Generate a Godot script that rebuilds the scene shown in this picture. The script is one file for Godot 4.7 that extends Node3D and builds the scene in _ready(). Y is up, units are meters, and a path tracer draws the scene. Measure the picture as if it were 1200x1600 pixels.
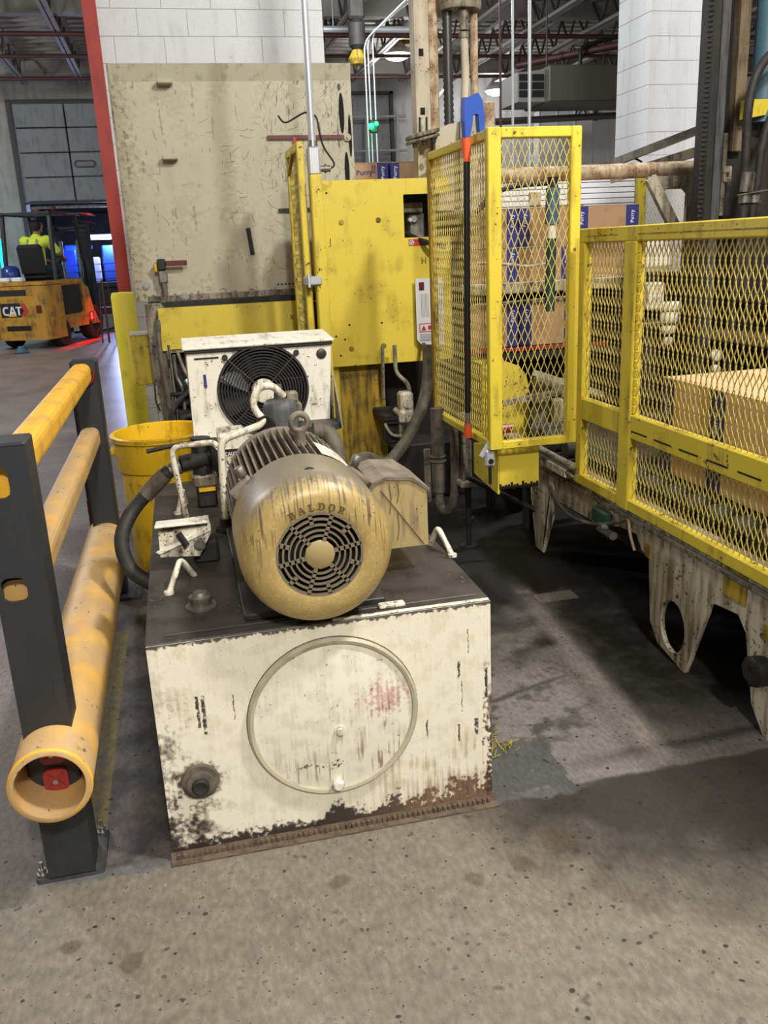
extends Node3D

# ---------------------------------------------------------------- mesh builder
class MB:
	var V := PackedVector3Array()
	var N := PackedVector3Array()
	var U := PackedVector2Array()

	func tri(a: Vector3, b: Vector3, c: Vector3, na := Vector3.ZERO, nb := Vector3.ZERO, nc := Vector3.ZERO, ua := Vector2.ZERO, ub := Vector2.ZERO, uc := Vector2.ZERO) -> void:
		var n := (b - a).cross(c - a)
		if n.length_squared() < 1e-16: return
		n = n.normalized()
		V.push_back(a); V.push_back(c); V.push_back(b)
		N.push_back(n if na == Vector3.ZERO else na)
		N.push_back(n if nc == Vector3.ZERO else nc)
		N.push_back(n if nb == Vector3.ZERO else nb)
		U.push_back(ua); U.push_back(uc); U.push_back(ub)

	func quad(a: Vector3, b: Vector3, c: Vector3, d: Vector3) -> void:   # counter-clockwise from outside
		var z := Vector3.ZERO
		tri(a, b, c, z, z, z, Vector2(0, 1), Vector2(1, 1), Vector2(1, 0))
		tri(a, c, d, z, z, z, Vector2(0, 1), Vector2(1, 0), Vector2(0, 0))

	func obox(x: Transform3D, s: Vector3, ch := 0.0) -> void:
		var h := s * 0.5
		var c: float = min(ch, min(h.x, min(h.y, h.z)) * 0.95)
		var ax := [Vector3(1, 0, 0), Vector3(0, 1, 0), Vector3(0, 0, 1)]
		for i in 3:
			var j := (i + 1) % 3
			var k := (i + 2) % 3
			for sg in [1.0, -1.0]:
				var o: Vector3 = ax[i] * h[i] * sg
				var u: Vector3 = ax[j] * (h[j] - c)
				var v: Vector3 = ax[k] * (h[k] - c) * sg
				quad(x * (o - u - v), x * (o + u - v), x * (o + u + v), x * (o - u + v))
		if c <= 0.0: return
		for i in 3:                                   # edges along axis i
			var j := (i + 1) % 3
			var k := (i + 2) % 3
			for sj in [1.0, -1.0]:
				for sk in [1.0, -1.0]:
					var l: Vector3 = ax[i] * (h[i] - c)
					var p: Vector3 = ax[j] * h[j] * sj + ax[k] * (h[k] - c) * sk
					var q: Vector3 = ax[j] * (h[j] - c) * sj + ax[k] * h[k] * sk
					if sj * sk > 0: quad(x * (p - l), x * (p + l), x * (q + l), x * (q - l))
					else: quad(x * (q - l), x * (q + l), x * (p + l), x * (p - l))
		for sx in [1.0, -1.0]:
			for sy in [1.0, -1.0]:
				for sz in [1.0, -1.0]:
					var p := x * Vector3(h.x * sx, (h.y - c) * sy, (h.z - c) * sz)
					var q := x * Vector3((h.x - c) * sx, h.y * sy, (h.z - c) * sz)
					var r := x * Vector3((h.x - c) * sx, (h.y - c) * sy, h.z * sz)
					if sx * sy * sz > 0: tri(p, q, r)
					else: tri(p, r, q)

	func box(c: Vector3, s: Vector3, ch := 0.0) -> void:
		obox(Transform3D(Basis(), c), s, ch)

	func span(a: Vector3, b: Vector3, ch := 0.0) -> void:      # box between two corners
		box((a + b) * 0.5, (b - a).abs(), ch)

	static func frame(d: Vector3, up := Vector3.UP) -> Basis:  # y along d, z towards up
		var y := d.normalized()
		if absf(y.dot(up.normalized())) > 0.98: up = Vector3(0, 0, 1) if absf(y.z) < 0.9 else Vector3(1, 0, 0)
		var xx := y.cross(up).normalized()
		return Basis(xx, y, xx.cross(y).normalized())

	func bar(a: Vector3, b: Vector3, w: float, t: float, up := Vector3.UP, ch := 0.0) -> void:   # w across, t along up
		obox(Transform3D(frame(b - a, up), (a + b) * 0.5), Vector3(w, a.distance_to(b), t), ch)

	func tube(p: Array, r, seg := 10, caps := true) -> void:
		var n := p.size()
		var B := frame(p[1] - p[0])
		var px := B.x
		var rings := []
		var nor := []
		var vv := 0.0
		var vs := []
		for i in n:
			var d: Vector3
			if i == 0: d = p[1] - p[0]
			elif i == n - 1: d = p[n - 1] - p[n - 2]
			else: d = (p[i + 1] - p[i]).normalized() + (p[i] - p[i - 1]).normalized()
			d = d.normalized()
			px = (px - d * px.dot(d)).normalized()
			var py := d.cross(px)
			var rr: float = r[i] if r is Array else r
			var ring := []
			var nn := []
			for k in seg:
				var a := TAU * k / seg
				var o := px * cos(a) + py * sin(a)
				nn.append(o); ring.append(p[i] + o * rr)
			rings.append(ring); nor.append(nn)
			if i > 0: vv += p[i].distance_to(p[i - 1])
			vs.append(vv)
		for i in n - 1:
			for k in seg:
				var l := (k + 1) % seg
				var u0 := float(k) / seg
				var u1 := float(k + 1) / seg
				tri(rings[i][k], rings[i][l], rings[i + 1][l], nor[i][k], nor[i][l], nor[i + 1][l], Vector2(u0, vs[i]), Vector2(u1, vs[i]), Vector2(u1, vs[i + 1]))
				tri(rings[i][k], rings[i + 1][l], rings[i + 1][k], nor[i][k], nor[i + 1][l], nor[i + 1][k], Vector2(u0, vs[i]), Vector2(u1, vs[i + 1]), Vector2(u0, vs[i + 1]))
		if caps:
			for k in range(1, seg - 1):
				tri(rings[0][0], rings[0][k + 1], rings[0][k])
				tri(rings[n - 1][0], rings[n - 1][k], rings[n - 1][k + 1])

	# profile: Vector2(radius, height along local y) from bottom outside to top; rotated about local y
	func lathe(pr: Array, x: Transform3D, seg := 32, a0 := 0.0, a1 := TAU, sharp := 0.7) -> void:
		var m := pr.size()
		var fn := []
		for i in m - 1:
			var d: Vector2 = (pr[i + 1] - pr[i])
			fn.append(Vector2(d.y, -d.x).normalized())
		var tot := 0.0
		var L := [0.0]
		for i in m - 1:
			tot += pr[i].distance_to(pr[i + 1]); L.append(tot)
		for i in m - 1:
			var n0: Vector2 = fn[i]
			var n1: Vector2 = fn[i]
			if i > 0 and fn[i].dot(fn[i - 1]) > sharp: n0 = (fn[i] + fn[i - 1]).normalized()
			if i < m - 2 and fn[i].dot(fn[i + 1]) > sharp: n1 = (fn[i] + fn[i + 1]).normalized()
			for k in seg:
				var t0: float = a0 + (a1 - a0) * k / seg
				var t1: float = a0 + (a1 - a0) * (k + 1) / seg
				var d0 := Vector3(cos(t0), 0, -sin(t0))
				var d1 := Vector3(cos(t1), 0, -sin(t1))
				var up := Vector3.UP
				var a: Vector3 = x * (d0 * pr[i].x + up * pr[i].y)
				var b: Vector3 = x * (d1 * pr[i].x + up * pr[i].y)
				var c: Vector3 = x * (d1 * pr[i + 1].x + up * pr[i + 1].y)
				var d: Vector3 = x * (d0 * pr[i + 1].x + up * pr[i + 1].y)
				var na: Vector3 = x.basis * (d0 * n0.x + up * n0.y)
				var nb: Vector3 = x.basis * (d1 * n0.x + up * n0.y)
				var nc: Vector3 = x.basis * (d1 * n1.x + up * n1.y)
				var nd: Vector3 = x.basis * (d0 * n1.x + up * n1.y)
				var ua := Vector2(float(k) / seg, L[i] / tot)
				var ub := Vector2(float(k + 1) / seg, L[i] / tot)
				var uc := Vector2(float(k + 1) / seg, L[i + 1] / tot)
				var ud := Vector2(float(k) / seg, L[i + 1] / tot)
				tri(a, b, c, na, nb, nc, ua, ub, uc)
				tri(a, c, d, na, nc, nd, ua, uc, ud)

	func ball(c: Vector3, r: float, seg := 16, sy := 1.0) -> void:
		var pr := []
		for i in seg / 2 + 1:
			var t := -PI / 2 + PI * i / (seg / 2)
			pr.append(Vector2(maxf(r * cos(t), 1e-5), r * sin(t) * sy))
		lathe(pr, Transform3D(Basis(), c), seg)

	func disc(c: Vector3, axis: Vector3, r: float, h: float, seg := 24, ch := 0.0) -> void:   # solid cylinder starting at c along axis
		var x := Transform3D(frame(axis), c)
		lathe([Vector2(1e-5, 0), Vector2(r - ch, 0), Vector2(r, ch), Vector2(r, h - ch), Vector2(r - ch, h), Vector2(1e-5, h)] if ch > 0 else [Vector2(1e-5, 0), Vector2(r, 0), Vector2(r, h), Vector2(1e-5, h)], x, seg)

	func ring(c: Vector3, axis: Vector3, r0: float, r1: float, h: float, seg := 32, a0 := 0.0, a1 := TAU) -> void:   # flat washer
		lathe([Vector2(r0, 0), Vector2(r1, 0), Vector2(r1, h), Vector2(r0, h), Vector2(r0, 0)], Transform3D(frame(axis), c), seg, a0, a1)

	func torus(c: Vector3, axis: Vector3, R: float, r: float, seg := 24, sd := 8, a0 := 0.0, a1 := TAU) -> void:
		var pr := []
		for i in sd + 1:
			var t := TAU * i / sd
			pr.append(Vector2(R + r * cos(t), r * sin(t)))
		lathe(pr, Transform3D(frame(axis), c), seg, a0, a1)

	# polygon (xy, any winding) with optional holes, extruded 0..d along local z
	func prism(poly: PackedVector2Array, d: float, x: Transform3D, holes := [], uvr := Rect2()) -> void:
		var P := poly.duplicate()
		if Geometry2D.is_polygon_clockwise(P): P.reverse()
		var all := P.duplicate()
		var rings := [P]
		for h in holes:
			var q: PackedVector2Array = h.duplicate()
			if not Geometry2D.is_polygon_clockwise(q): q.reverse()
			rings.append(q)
			var bi := 0
			var bj := 0
			var bd := 1e9
			for i in all.size():
				for j in q.size():
					var e := all[i].distance_squared_to(q[j])
					if e < bd: bd = e; bi = i; bj = j
			var out := PackedVector2Array()
			for i in bi + 1: out.push_back(all[i])
			for j in q.size() + 1: out.push_back(q[(bj + j) % q.size()])
			for i in range(bi, all.size()): out.push_back(all[i])
			all = out
		var T := Geometry2D.triangulate_polygon(all)
		var f := func(p: Vector2, z: float) -> Vector3: return x * Vector3(p.x, p.y, z)
		var uv := func(p: Vector2) -> Vector2:
			return Vector2((p.x - uvr.position.x) / uvr.size.x, 1.0 - (p.y - uvr.position.y) / uvr.size.y) if uvr.size.x > 0 else p
		var zz := Vector3.ZERO
		for i in range(0, T.size(), 3):
			var a := all[T[i]]
			var b := all[T[i + 1]]
			var c := all[T[i + 2]]
			if (b - a).cross(c - a) < 0: var tmp := b; b = c; c = tmp
			tri(f.call(a, d), f.call(b, d), f.call(c, d), zz, zz, zz, uv.call(a), uv.call(b), uv.call(c))
			tri(f.call(a, 0.0), f.call(c, 0.0), f.call(b, 0.0), zz, zz, zz, uv.call(a), uv.call(c), uv.call(b))
		for R in rings:
			var n: int = R.size()
			for i in n:
				var a: Vector2 = R[i]
				var b: Vector2 = R[(i + 1) % n]
				quad(f.call(a, 0.0), f.call(b, 0.0), f.call(b, d), f.call(a, d))

	# expanded metal between o, o+du*w, o+dv*h : diamonds sw wide (du) and lw long (dv)
	func diamonds(o: Vector3, du: Vector3, dv: Vector3, w: float, h: float, sw: float, lw: float, st := 0.004, th := 0.0025) -> void:
		var nr := du.cross(dv).normalized()
		var rows := int(ceil(h / (lw * 0.5)))
		var cols := int(ceil(w / (sw * 0.5)))
		for r in rows:
			for c in cols:
				var u0 := c * sw * 0.5
				var u1 := minf((c + 1) * sw * 0.5, w)
				var v0 := r * lw * 0.5
				var v1 := minf((r + 1) * lw * 0.5, h)
				var a := o + du * u0
				var b := o + du * u1
				var k := 0.0018 * (1 if c % 2 == 0 else -1)
				if (r + c) % 2 == 0: bar(a + dv * v0 + nr * k, b + dv * v1 + nr * k, st, th, nr)
				else: bar(a + dv * v1 + nr * k, b + dv * v0 + nr * k, st, th, nr)

	func mesh(off: Vector3, m: Material) -> ArrayMesh:
		var W := PackedVector3Array(V)
		if off != Vector3.ZERO:
			for i in W.size(): W[i] -= off
		var A := []
		A.resize(Mesh.ARRAY_MAX)
		A[Mesh.ARRAY_VERTEX] = W; A[Mesh.ARRAY_NORMAL] = N; A[Mesh.ARRAY_TEX_UV] = U
		var am := ArrayMesh.new()
		am.add_surface_from_arrays(Mesh.PRIMITIVE_TRIANGLES, A)
		am.surface_set_material(0, m)
		return am

# ---------------------------------------------------------------- naming and tagging
var base := {}          # node -> world point its geometry is measured from
var M := {}             # materials by name
var rng := RandomNumberGenerator.new()

func tag(n: Node3D, label: String, category: String, group := "") -> Node3D:
	n.set_meta("label", label); n.set_meta("category", category)
	if group != "": n.set_meta("group", group)
	return n

func thing(called: String, label: String, category: String, at: Vector3, group := "") -> Node3D:
	var o := Node3D.new()
	o.name = called
	add_child(o, true)
	o.position = at
	base[o] = at
	tag(o, label, category, group)
	return o

func local(called: String, label: String, category: String, group := "") -> Node3D:   # geometry given in the thing's own axes
	var o := thing(called, label, category, Vector3.ZERO, group)
	return o

func part(mb: MB, called: String, mat: Material, parent: Node3D, label := "") -> MeshInstance3D:
	var o := MeshInstance3D.new()
	o.name = called
	o.mesh = mb.mesh(base.get(parent, Vector3.ZERO), mat)
	o.cast_shadow = GeometryInstance3D.SHADOW_CASTING_SETTING_ON
	parent.add_child(o, true)
	base[o] = base.get(parent, Vector3.ZERO)
	if label != "": o.set_meta("label", label)
	return o

func solo(mb: MB, called: String, mat: Material, label: String, category: String, group := "") -> MeshInstance3D:
	var lo := Vector3(1e9, 1e9, 1e9)
	var hi := -lo
	for p in mb.V: lo = lo.min(p); hi = hi.max(p)
	var b := Vector3((lo.x + hi.x) * 0.5, lo.y, (lo.z + hi.z) * 0.5)
	var o := MeshInstance3D.new()
	o.name = called
	o.mesh = mb.mesh(b, mat)
	o.position = b
	add_child(o, true)
	base[o] = b
	if label != "": tag(o, label, category, group)
	return o

func struct(mb: MB, called: String, mat: Material) -> MeshInstance3D:
	var o := solo(mb, called, mat, "", "")
	o.set_meta("kind", "structure")
	return o

func stuff(o: Node3D) -> Node3D:
	o.set_meta("kind", "stuff")
	return o

func letters(t: String, size: float, depth: float, at: Vector3, mat: Material, called: String, parent: Node3D, basis := Basis(), font := "Droid Sans", bold := true, center := true) -> MeshInstance3D:
	var tm := TextMesh.new()
	var f := SystemFont.new()
	f.font_names = PackedStringArray([font])
	f.font_weight = 700 if bold else 400
	tm.font = f
	tm.text = t
	tm.font_size = 64
	tm.pixel_size = size / 46.0        # size = cap height
	tm.depth = depth
	tm.curve_step = 4.0
	tm.horizontal_alignment = HORIZONTAL_ALIGNMENT_CENTER if center else HORIZONTAL_ALIGNMENT_LEFT
	tm.material = mat
	var o := MeshInstance3D.new()
	o.name = called
	o.mesh = tm
	parent.add_child(o, true)
	o.transform = Transform3D(basis, at - base.get(parent, Vector3.ZERO))
	return o

func round_path(p: Array, rad: float, n := 5) -> Array:
	var out := [p[0]]
	for i in range(1, p.size() - 1):
		var a: Vector3 = p[i - 1] - p[i]
		var b: Vector3 = p[i + 1] - p[i]
		var r: float = min(rad, min(a.length(), b.length()) * 0.48)
		var s: Vector3 = p[i] + a.normalized() * r
		var e: Vector3 = p[i] + b.normalized() * r
		for k in n + 1:
			var t := float(k) / n
			out.append(s.lerp(p[i], t).lerp(p[i].lerp(e, t), t))
	out.append(p[p.size() - 1])
	return out

func smooth_path(p: Array, n := 6) -> Array:      # Catmull-Rom
	var out := []
	for i in p.size() - 1:
		var a: Vector3 = p[max(i - 1, 0)]
		var d: Vector3 = p[min(i + 2, p.size() - 1)]
		for k in n:
			out.append(p[i].cubic_interpolate(p[i + 1], a, d, float(k) / n))
	out.append(p[p.size() - 1])
	return out

func rrect(c: Vector2, s: Vector2, r: float, n := 3) -> PackedVector2Array:
	var out := PackedVector2Array()
	for q in 4:
		var sx := 1.0 if q == 0 or q == 3 else -1.0
		var sy := 1.0 if q < 2 else -1.0
		for k in n + 1:
			var a := PI / 2 * (q + float(k) / n)
			out.push_back(c + Vector2((s.x / 2 - r) * sx + r * cos(a), (s.y / 2 - r) * sy + r * sin(a)))
	return out

func oval(c: Vector2, rx: float, ry: float, n := 24) -> PackedVector2Array:
	var out := PackedVector2Array()
	for k in n: out.push_back(c + Vector2(rx * cos(TAU * k / n), ry * sin(TAU * k / n)))
	return out

func xf_x(x: float) -> Transform3D:   # plate in the plane x = const, polygon given as (z, y); thickness goes to +x
	return Transform3D(Basis(Vector3(0, 0, 1), Vector3(0, 1, 0), Vector3(-1, 0, 0)), Vector3(x, 0, 0))

# ---------------------------------------------------------------- textures and materials
func noise(w: int, h: int, freq: float, octaves: int, sd: int, sx := 1, sy := 1, kind := FastNoiseLite.TYPE_SIMPLEX_SMOOTH) -> PackedByteArray:
	var f := FastNoiseLite.new()
	f.noise_type = kind
	f.seed = sd
	f.frequency = freq
	f.fractal_octaves = octaves
	f.fractal_type = FastNoiseLite.FRACTAL_FBM if octaves > 1 else FastNoiseLite.FRACTAL_NONE
	var im := f.get_seamless_image(w / sx, h / sy)
	if sx != 1 or sy != 1: im.resize(w, h, Image.INTERPOLATE_CUBIC)
	im.convert(Image.FORMAT_L8)
	return im.get_data()

func tex(w: int, h: int, data: PackedByteArray, format := Image.FORMAT_RGB8) -> ImageTexture:
	return ImageTexture.create_from_image(Image.create_from_data(w, h, false, format, data))

# worn paint: base colour, dirt in blotches and in vertical runs, chips of another colour
func paint(sd: int, c: Color, dirt: Color, amount: float, chip: Color, chips: float, streaks := 0.6, n := 384) -> ImageTexture:
	var a := noise(n, n, 0.012, 4, sd)
	var s := noise(n, n, 0.05, 3, sd + 1, 1, 8)
	var g := noise(n, n, 0.09, 3, sd + 2)
	var e := noise(n, n, 0.25, 2, sd + 3)
	var out := PackedByteArray()
	out.resize(n * n * 3)
	var c0 := Vector3(c.r, c.g, c.b) * 255.0
	var c1 := Vector3(dirt.r, dirt.g, dirt.b) * 255.0
	var c2 := Vector3(chip.r, chip.g, chip.b) * 255.0
	var th := 255.0 * (1.0 - chips)
	var j := 0
	for i in n * n:
		var d := clampf((a[i] * (1.0 - streaks) + s[i] * streaks) / 255.0 * 2.2 - 1.55 + amount * 1.6 + (e[i] - 128) * 0.0016, 0.0, 1.0)
		var v := c0.lerp(c1, d) * (0.97 + e[i] * 0.00024)
		if g[i] + (a[i] - 128) * 0.35 > th: v = v.lerp(c2, clampf((g[i] + (a[i] - 128) * 0.35 - th) * 0.08, 0.0, 1.0))
		out[j] = clampi(int(v.x), 0, 255); out[j + 1] = clampi(int(v.y), 0, 255); out[j + 2] = clampi(int(v.z), 0, 255)
		j += 3
	return tex(n, n, out)

func mat(called: String, c: Color, rough := 0.6, metal := 0.0, t: Texture2D = null, per_m := 0.0) -> StandardMaterial3D:
	var m := StandardMaterial3D.new()
	m.resource_name = called
	m.albedo_color = c
	m.roughness = rough
	m.metallic = metal
	if t != null:
		m.albedo_texture = t
		if per_m > 0.0:
			m.uv1_triplanar = true
			m.uv1_scale = Vector3.ONE * per_m
			m.uv1_triplanar_sharpness = 6.0
	M[called] = m
	return m

func glow(called: String, c: Color, e: float) -> StandardMaterial3D:
	var m := mat(called, c, 0.5)
	m.emission_enabled = true
	m.emission = c
	m.emission_energy_multiplier = e
	return m

# ---------------------------------------------------------------- special pictures
func floor_picture() -> ImageTexture:      # x -1.6..3.4, z 0.2..-7.8
	var w := 900
	var h := 1440
	var a := noise(w, h, 0.006, 4, 11)
	var b := noise(w, h, 0.03, 4, 12)
	var c := noise(w, h, 0.09, 3, 13)
	var e := noise(w, h, 0.02, 3, 14, 6, 1)
	var out := PackedByteArray()
	out.resize(w * h * 3)
	var tan_c := Vector3(143, 137, 123)
	var grey := Vector3(112, 108, 106)
	var aisle := Vector3(136, 127, 124)
	var oil := Vector3(22, 20, 19)  # oil stains, and the shade painted under conveyor and cage
	var pale := Vector3(186, 178, 168)
	var yel := Vector3(160, 142, 66)
	var slate := Vector3(112, 114, 118)
	var j := 0
	for iy in h:
		var z := 0.2 - 8.0 * iy / h
		for ix in w:
			var x := -1.6 + 5.0 * ix / w
			var i := iy * w + ix
			var na := (a[i] - 128) / 128.0
			var nb := (b[i] - 128) / 128.0
			var nc := (c[i] - 128) / 128.0
			var v: Vector3
			var front := clampf((z + 2.045 + 0.012 * nb) * 60.0, 0.0, 1.0)
			if front < 1.0:
				v = grey
				if x < -0.2: v = v.lerp(aisle, clampf((-0.2 - x) * 4.0, 0.0, 1.0))
				# oil around the machines, with the shade beneath conveyor and cage painted in
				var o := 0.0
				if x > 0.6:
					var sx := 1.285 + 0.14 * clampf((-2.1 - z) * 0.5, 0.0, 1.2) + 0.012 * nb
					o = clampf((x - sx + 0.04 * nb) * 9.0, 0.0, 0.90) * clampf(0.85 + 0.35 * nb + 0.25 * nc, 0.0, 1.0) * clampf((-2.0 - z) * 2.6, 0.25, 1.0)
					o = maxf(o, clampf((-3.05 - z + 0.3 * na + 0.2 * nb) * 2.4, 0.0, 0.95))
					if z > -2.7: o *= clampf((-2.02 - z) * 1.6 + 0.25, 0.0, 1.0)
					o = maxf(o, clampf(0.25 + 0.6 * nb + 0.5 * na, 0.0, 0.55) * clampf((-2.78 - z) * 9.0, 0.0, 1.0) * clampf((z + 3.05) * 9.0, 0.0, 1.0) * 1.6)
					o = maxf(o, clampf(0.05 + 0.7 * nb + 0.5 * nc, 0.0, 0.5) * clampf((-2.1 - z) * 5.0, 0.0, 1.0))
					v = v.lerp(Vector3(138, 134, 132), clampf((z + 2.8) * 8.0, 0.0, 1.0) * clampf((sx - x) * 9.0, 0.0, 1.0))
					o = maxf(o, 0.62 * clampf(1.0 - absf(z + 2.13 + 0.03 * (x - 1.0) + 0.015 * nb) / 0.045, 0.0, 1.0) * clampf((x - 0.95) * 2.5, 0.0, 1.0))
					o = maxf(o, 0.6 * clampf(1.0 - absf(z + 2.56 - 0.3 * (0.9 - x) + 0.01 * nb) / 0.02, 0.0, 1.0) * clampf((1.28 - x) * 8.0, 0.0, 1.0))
					# stripe of light along the conveyor, painted into the floor colour
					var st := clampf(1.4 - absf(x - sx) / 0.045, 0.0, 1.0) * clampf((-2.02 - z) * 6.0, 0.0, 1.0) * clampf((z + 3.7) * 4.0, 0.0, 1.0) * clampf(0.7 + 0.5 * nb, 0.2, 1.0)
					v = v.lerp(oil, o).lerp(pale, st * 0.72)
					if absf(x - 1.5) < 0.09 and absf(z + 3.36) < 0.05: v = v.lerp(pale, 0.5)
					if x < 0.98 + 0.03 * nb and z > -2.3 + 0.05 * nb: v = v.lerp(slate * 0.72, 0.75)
				else:
					v = v.lerp(oil, clampf(0.15 + 0.5 * nb + 0.4 * na, 0.0, 0.45) * clampf((x + 0.6) * 4.0, 0.0, 1.0))
					if x > -0.405 and x < -0.345 and z > -3.6: v = v.lerp(yel, clampf(0.75 + 0.7 * nc + 0.5 * nb, 0.0, 0.8))
					if x < -0.5: v *= 1.0 + 0.06 * na + 0.05 * (e[i] - 128) / 128.0
				v = v.lerp(pale, clampf(0.8 * nc + 0.7 * nb - 0.25, 0.0, 0.5) * clampf(1.0 - (-2.03 - z) / 0.09, 0.0, 1.0))
			else: v = tan_c
			if front > 0.0:
				var t := tan_c * (1.0 + 0.05 * na + 0.05 * nb + 0.05 * nc)
				t = t.lerp(Vector3(146, 130, 116), clampf(nb * 1.2 - 0.35, 0.0, 0.4))
				t = t.lerp(oil, clampf((x - 0.72) * 1.25 + (-1.58 - z) * 1.9 + 0.25 * na + 0.28 * nb + 0.15 * nc - 0.18, 0.0, 0.68) * clampf((x - 0.55) * 5.0, 0.0, 1.0))
				t = t.lerp(oil, clampf(nc * 1.4 + nb * 0.6 - 0.85, 0.0, 0.5))
				for s in [Vector3(-0.257, -1.698, 0.034), Vector3(-0.404, -1.785, 0.024), Vector3(0.567, -1.736, 0.028), Vector3(0.70, -1.76, 0.03), Vector3(0.83, -1.82, 0.05), Vector3(0.25, -1.83, 0.03)]:
					var d := Vector2(x - s.x, z - s.y).length() + 0.012 * nc
					t = t.lerp(Vector3(96, 84, 66), clampf((s.z - d) * 60.0, 0.0, 0.55))
				# sealer spilled along the foot of the tank
				t = t.lerp(slate, clampf((-2.0 - z + 0.02 * nb + 0.012 * nc) * 50.0, 0.0, 0.85) * clampf((x + 0.6) * 5.0, 0.0, 1.0) * clampf((1.1 - x) * 5.0, 0.0, 1.0))
				v = v.lerp(t, front)
			v *= 1.0 + 0.05 * nc
			out[j] = clampi(int(v.x), 0, 255); out[j + 1] = clampi(int(v.y), 0, 255); out[j + 2] = clampi(int(v.z), 0, 255)
			j += 3
	return tex(w, h, out)

func aggregate_picture() -> ImageTexture:      # one metre of worn concrete, multiplied over the floor
	var n := 1024
	var a := noise(n, n, 0.35, 2, 21)
	var b := noise(n, n, 0.05, 3, 22, 1, 2)
	var o := PackedByteArray()
	o.resize(n * n)
	for i in n * n: o[i] = clampi(int(212 + (a[i] - 128) * 0.28 + (b[i] - 128) * 0.2), 0, 255)
	rng.seed = 5
	for k in 1500:
		var big := rng.randf() < 0.22
		var rx := rng.randf_range(2.5, 7.0) if big else rng.randf_range(0.8, 2.6)
		var ry := rx * rng.randf_range(0.5, 1.0)
		var t := rng.randf() * PI
		var cx := rng.randi() % n
		var cy := rng.randi() % n
		if b[cy * n + cx] < 118 and rng.randf() < 0.8: continue
		var val := rng.randi_range(80, 165)
		if rng.randf() < 0.12: val = 245
		var R := int(rx) + 2
		for dy in range(-R, R + 1):
			for dx in range(-R, R + 1):
				var u := (dx * cos(t) + dy * sin(t)) / rx
				var v := (-dx * sin(t) + dy * cos(t)) / ry
				if u * u + v * v + 0.5 * u * v * sin(k) < 1.0: o[((cy + dy + n) % n) * n + (cx + dx + n) % n] = val
	return tex(n, n, o, Image.FORMAT_L8)

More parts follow.
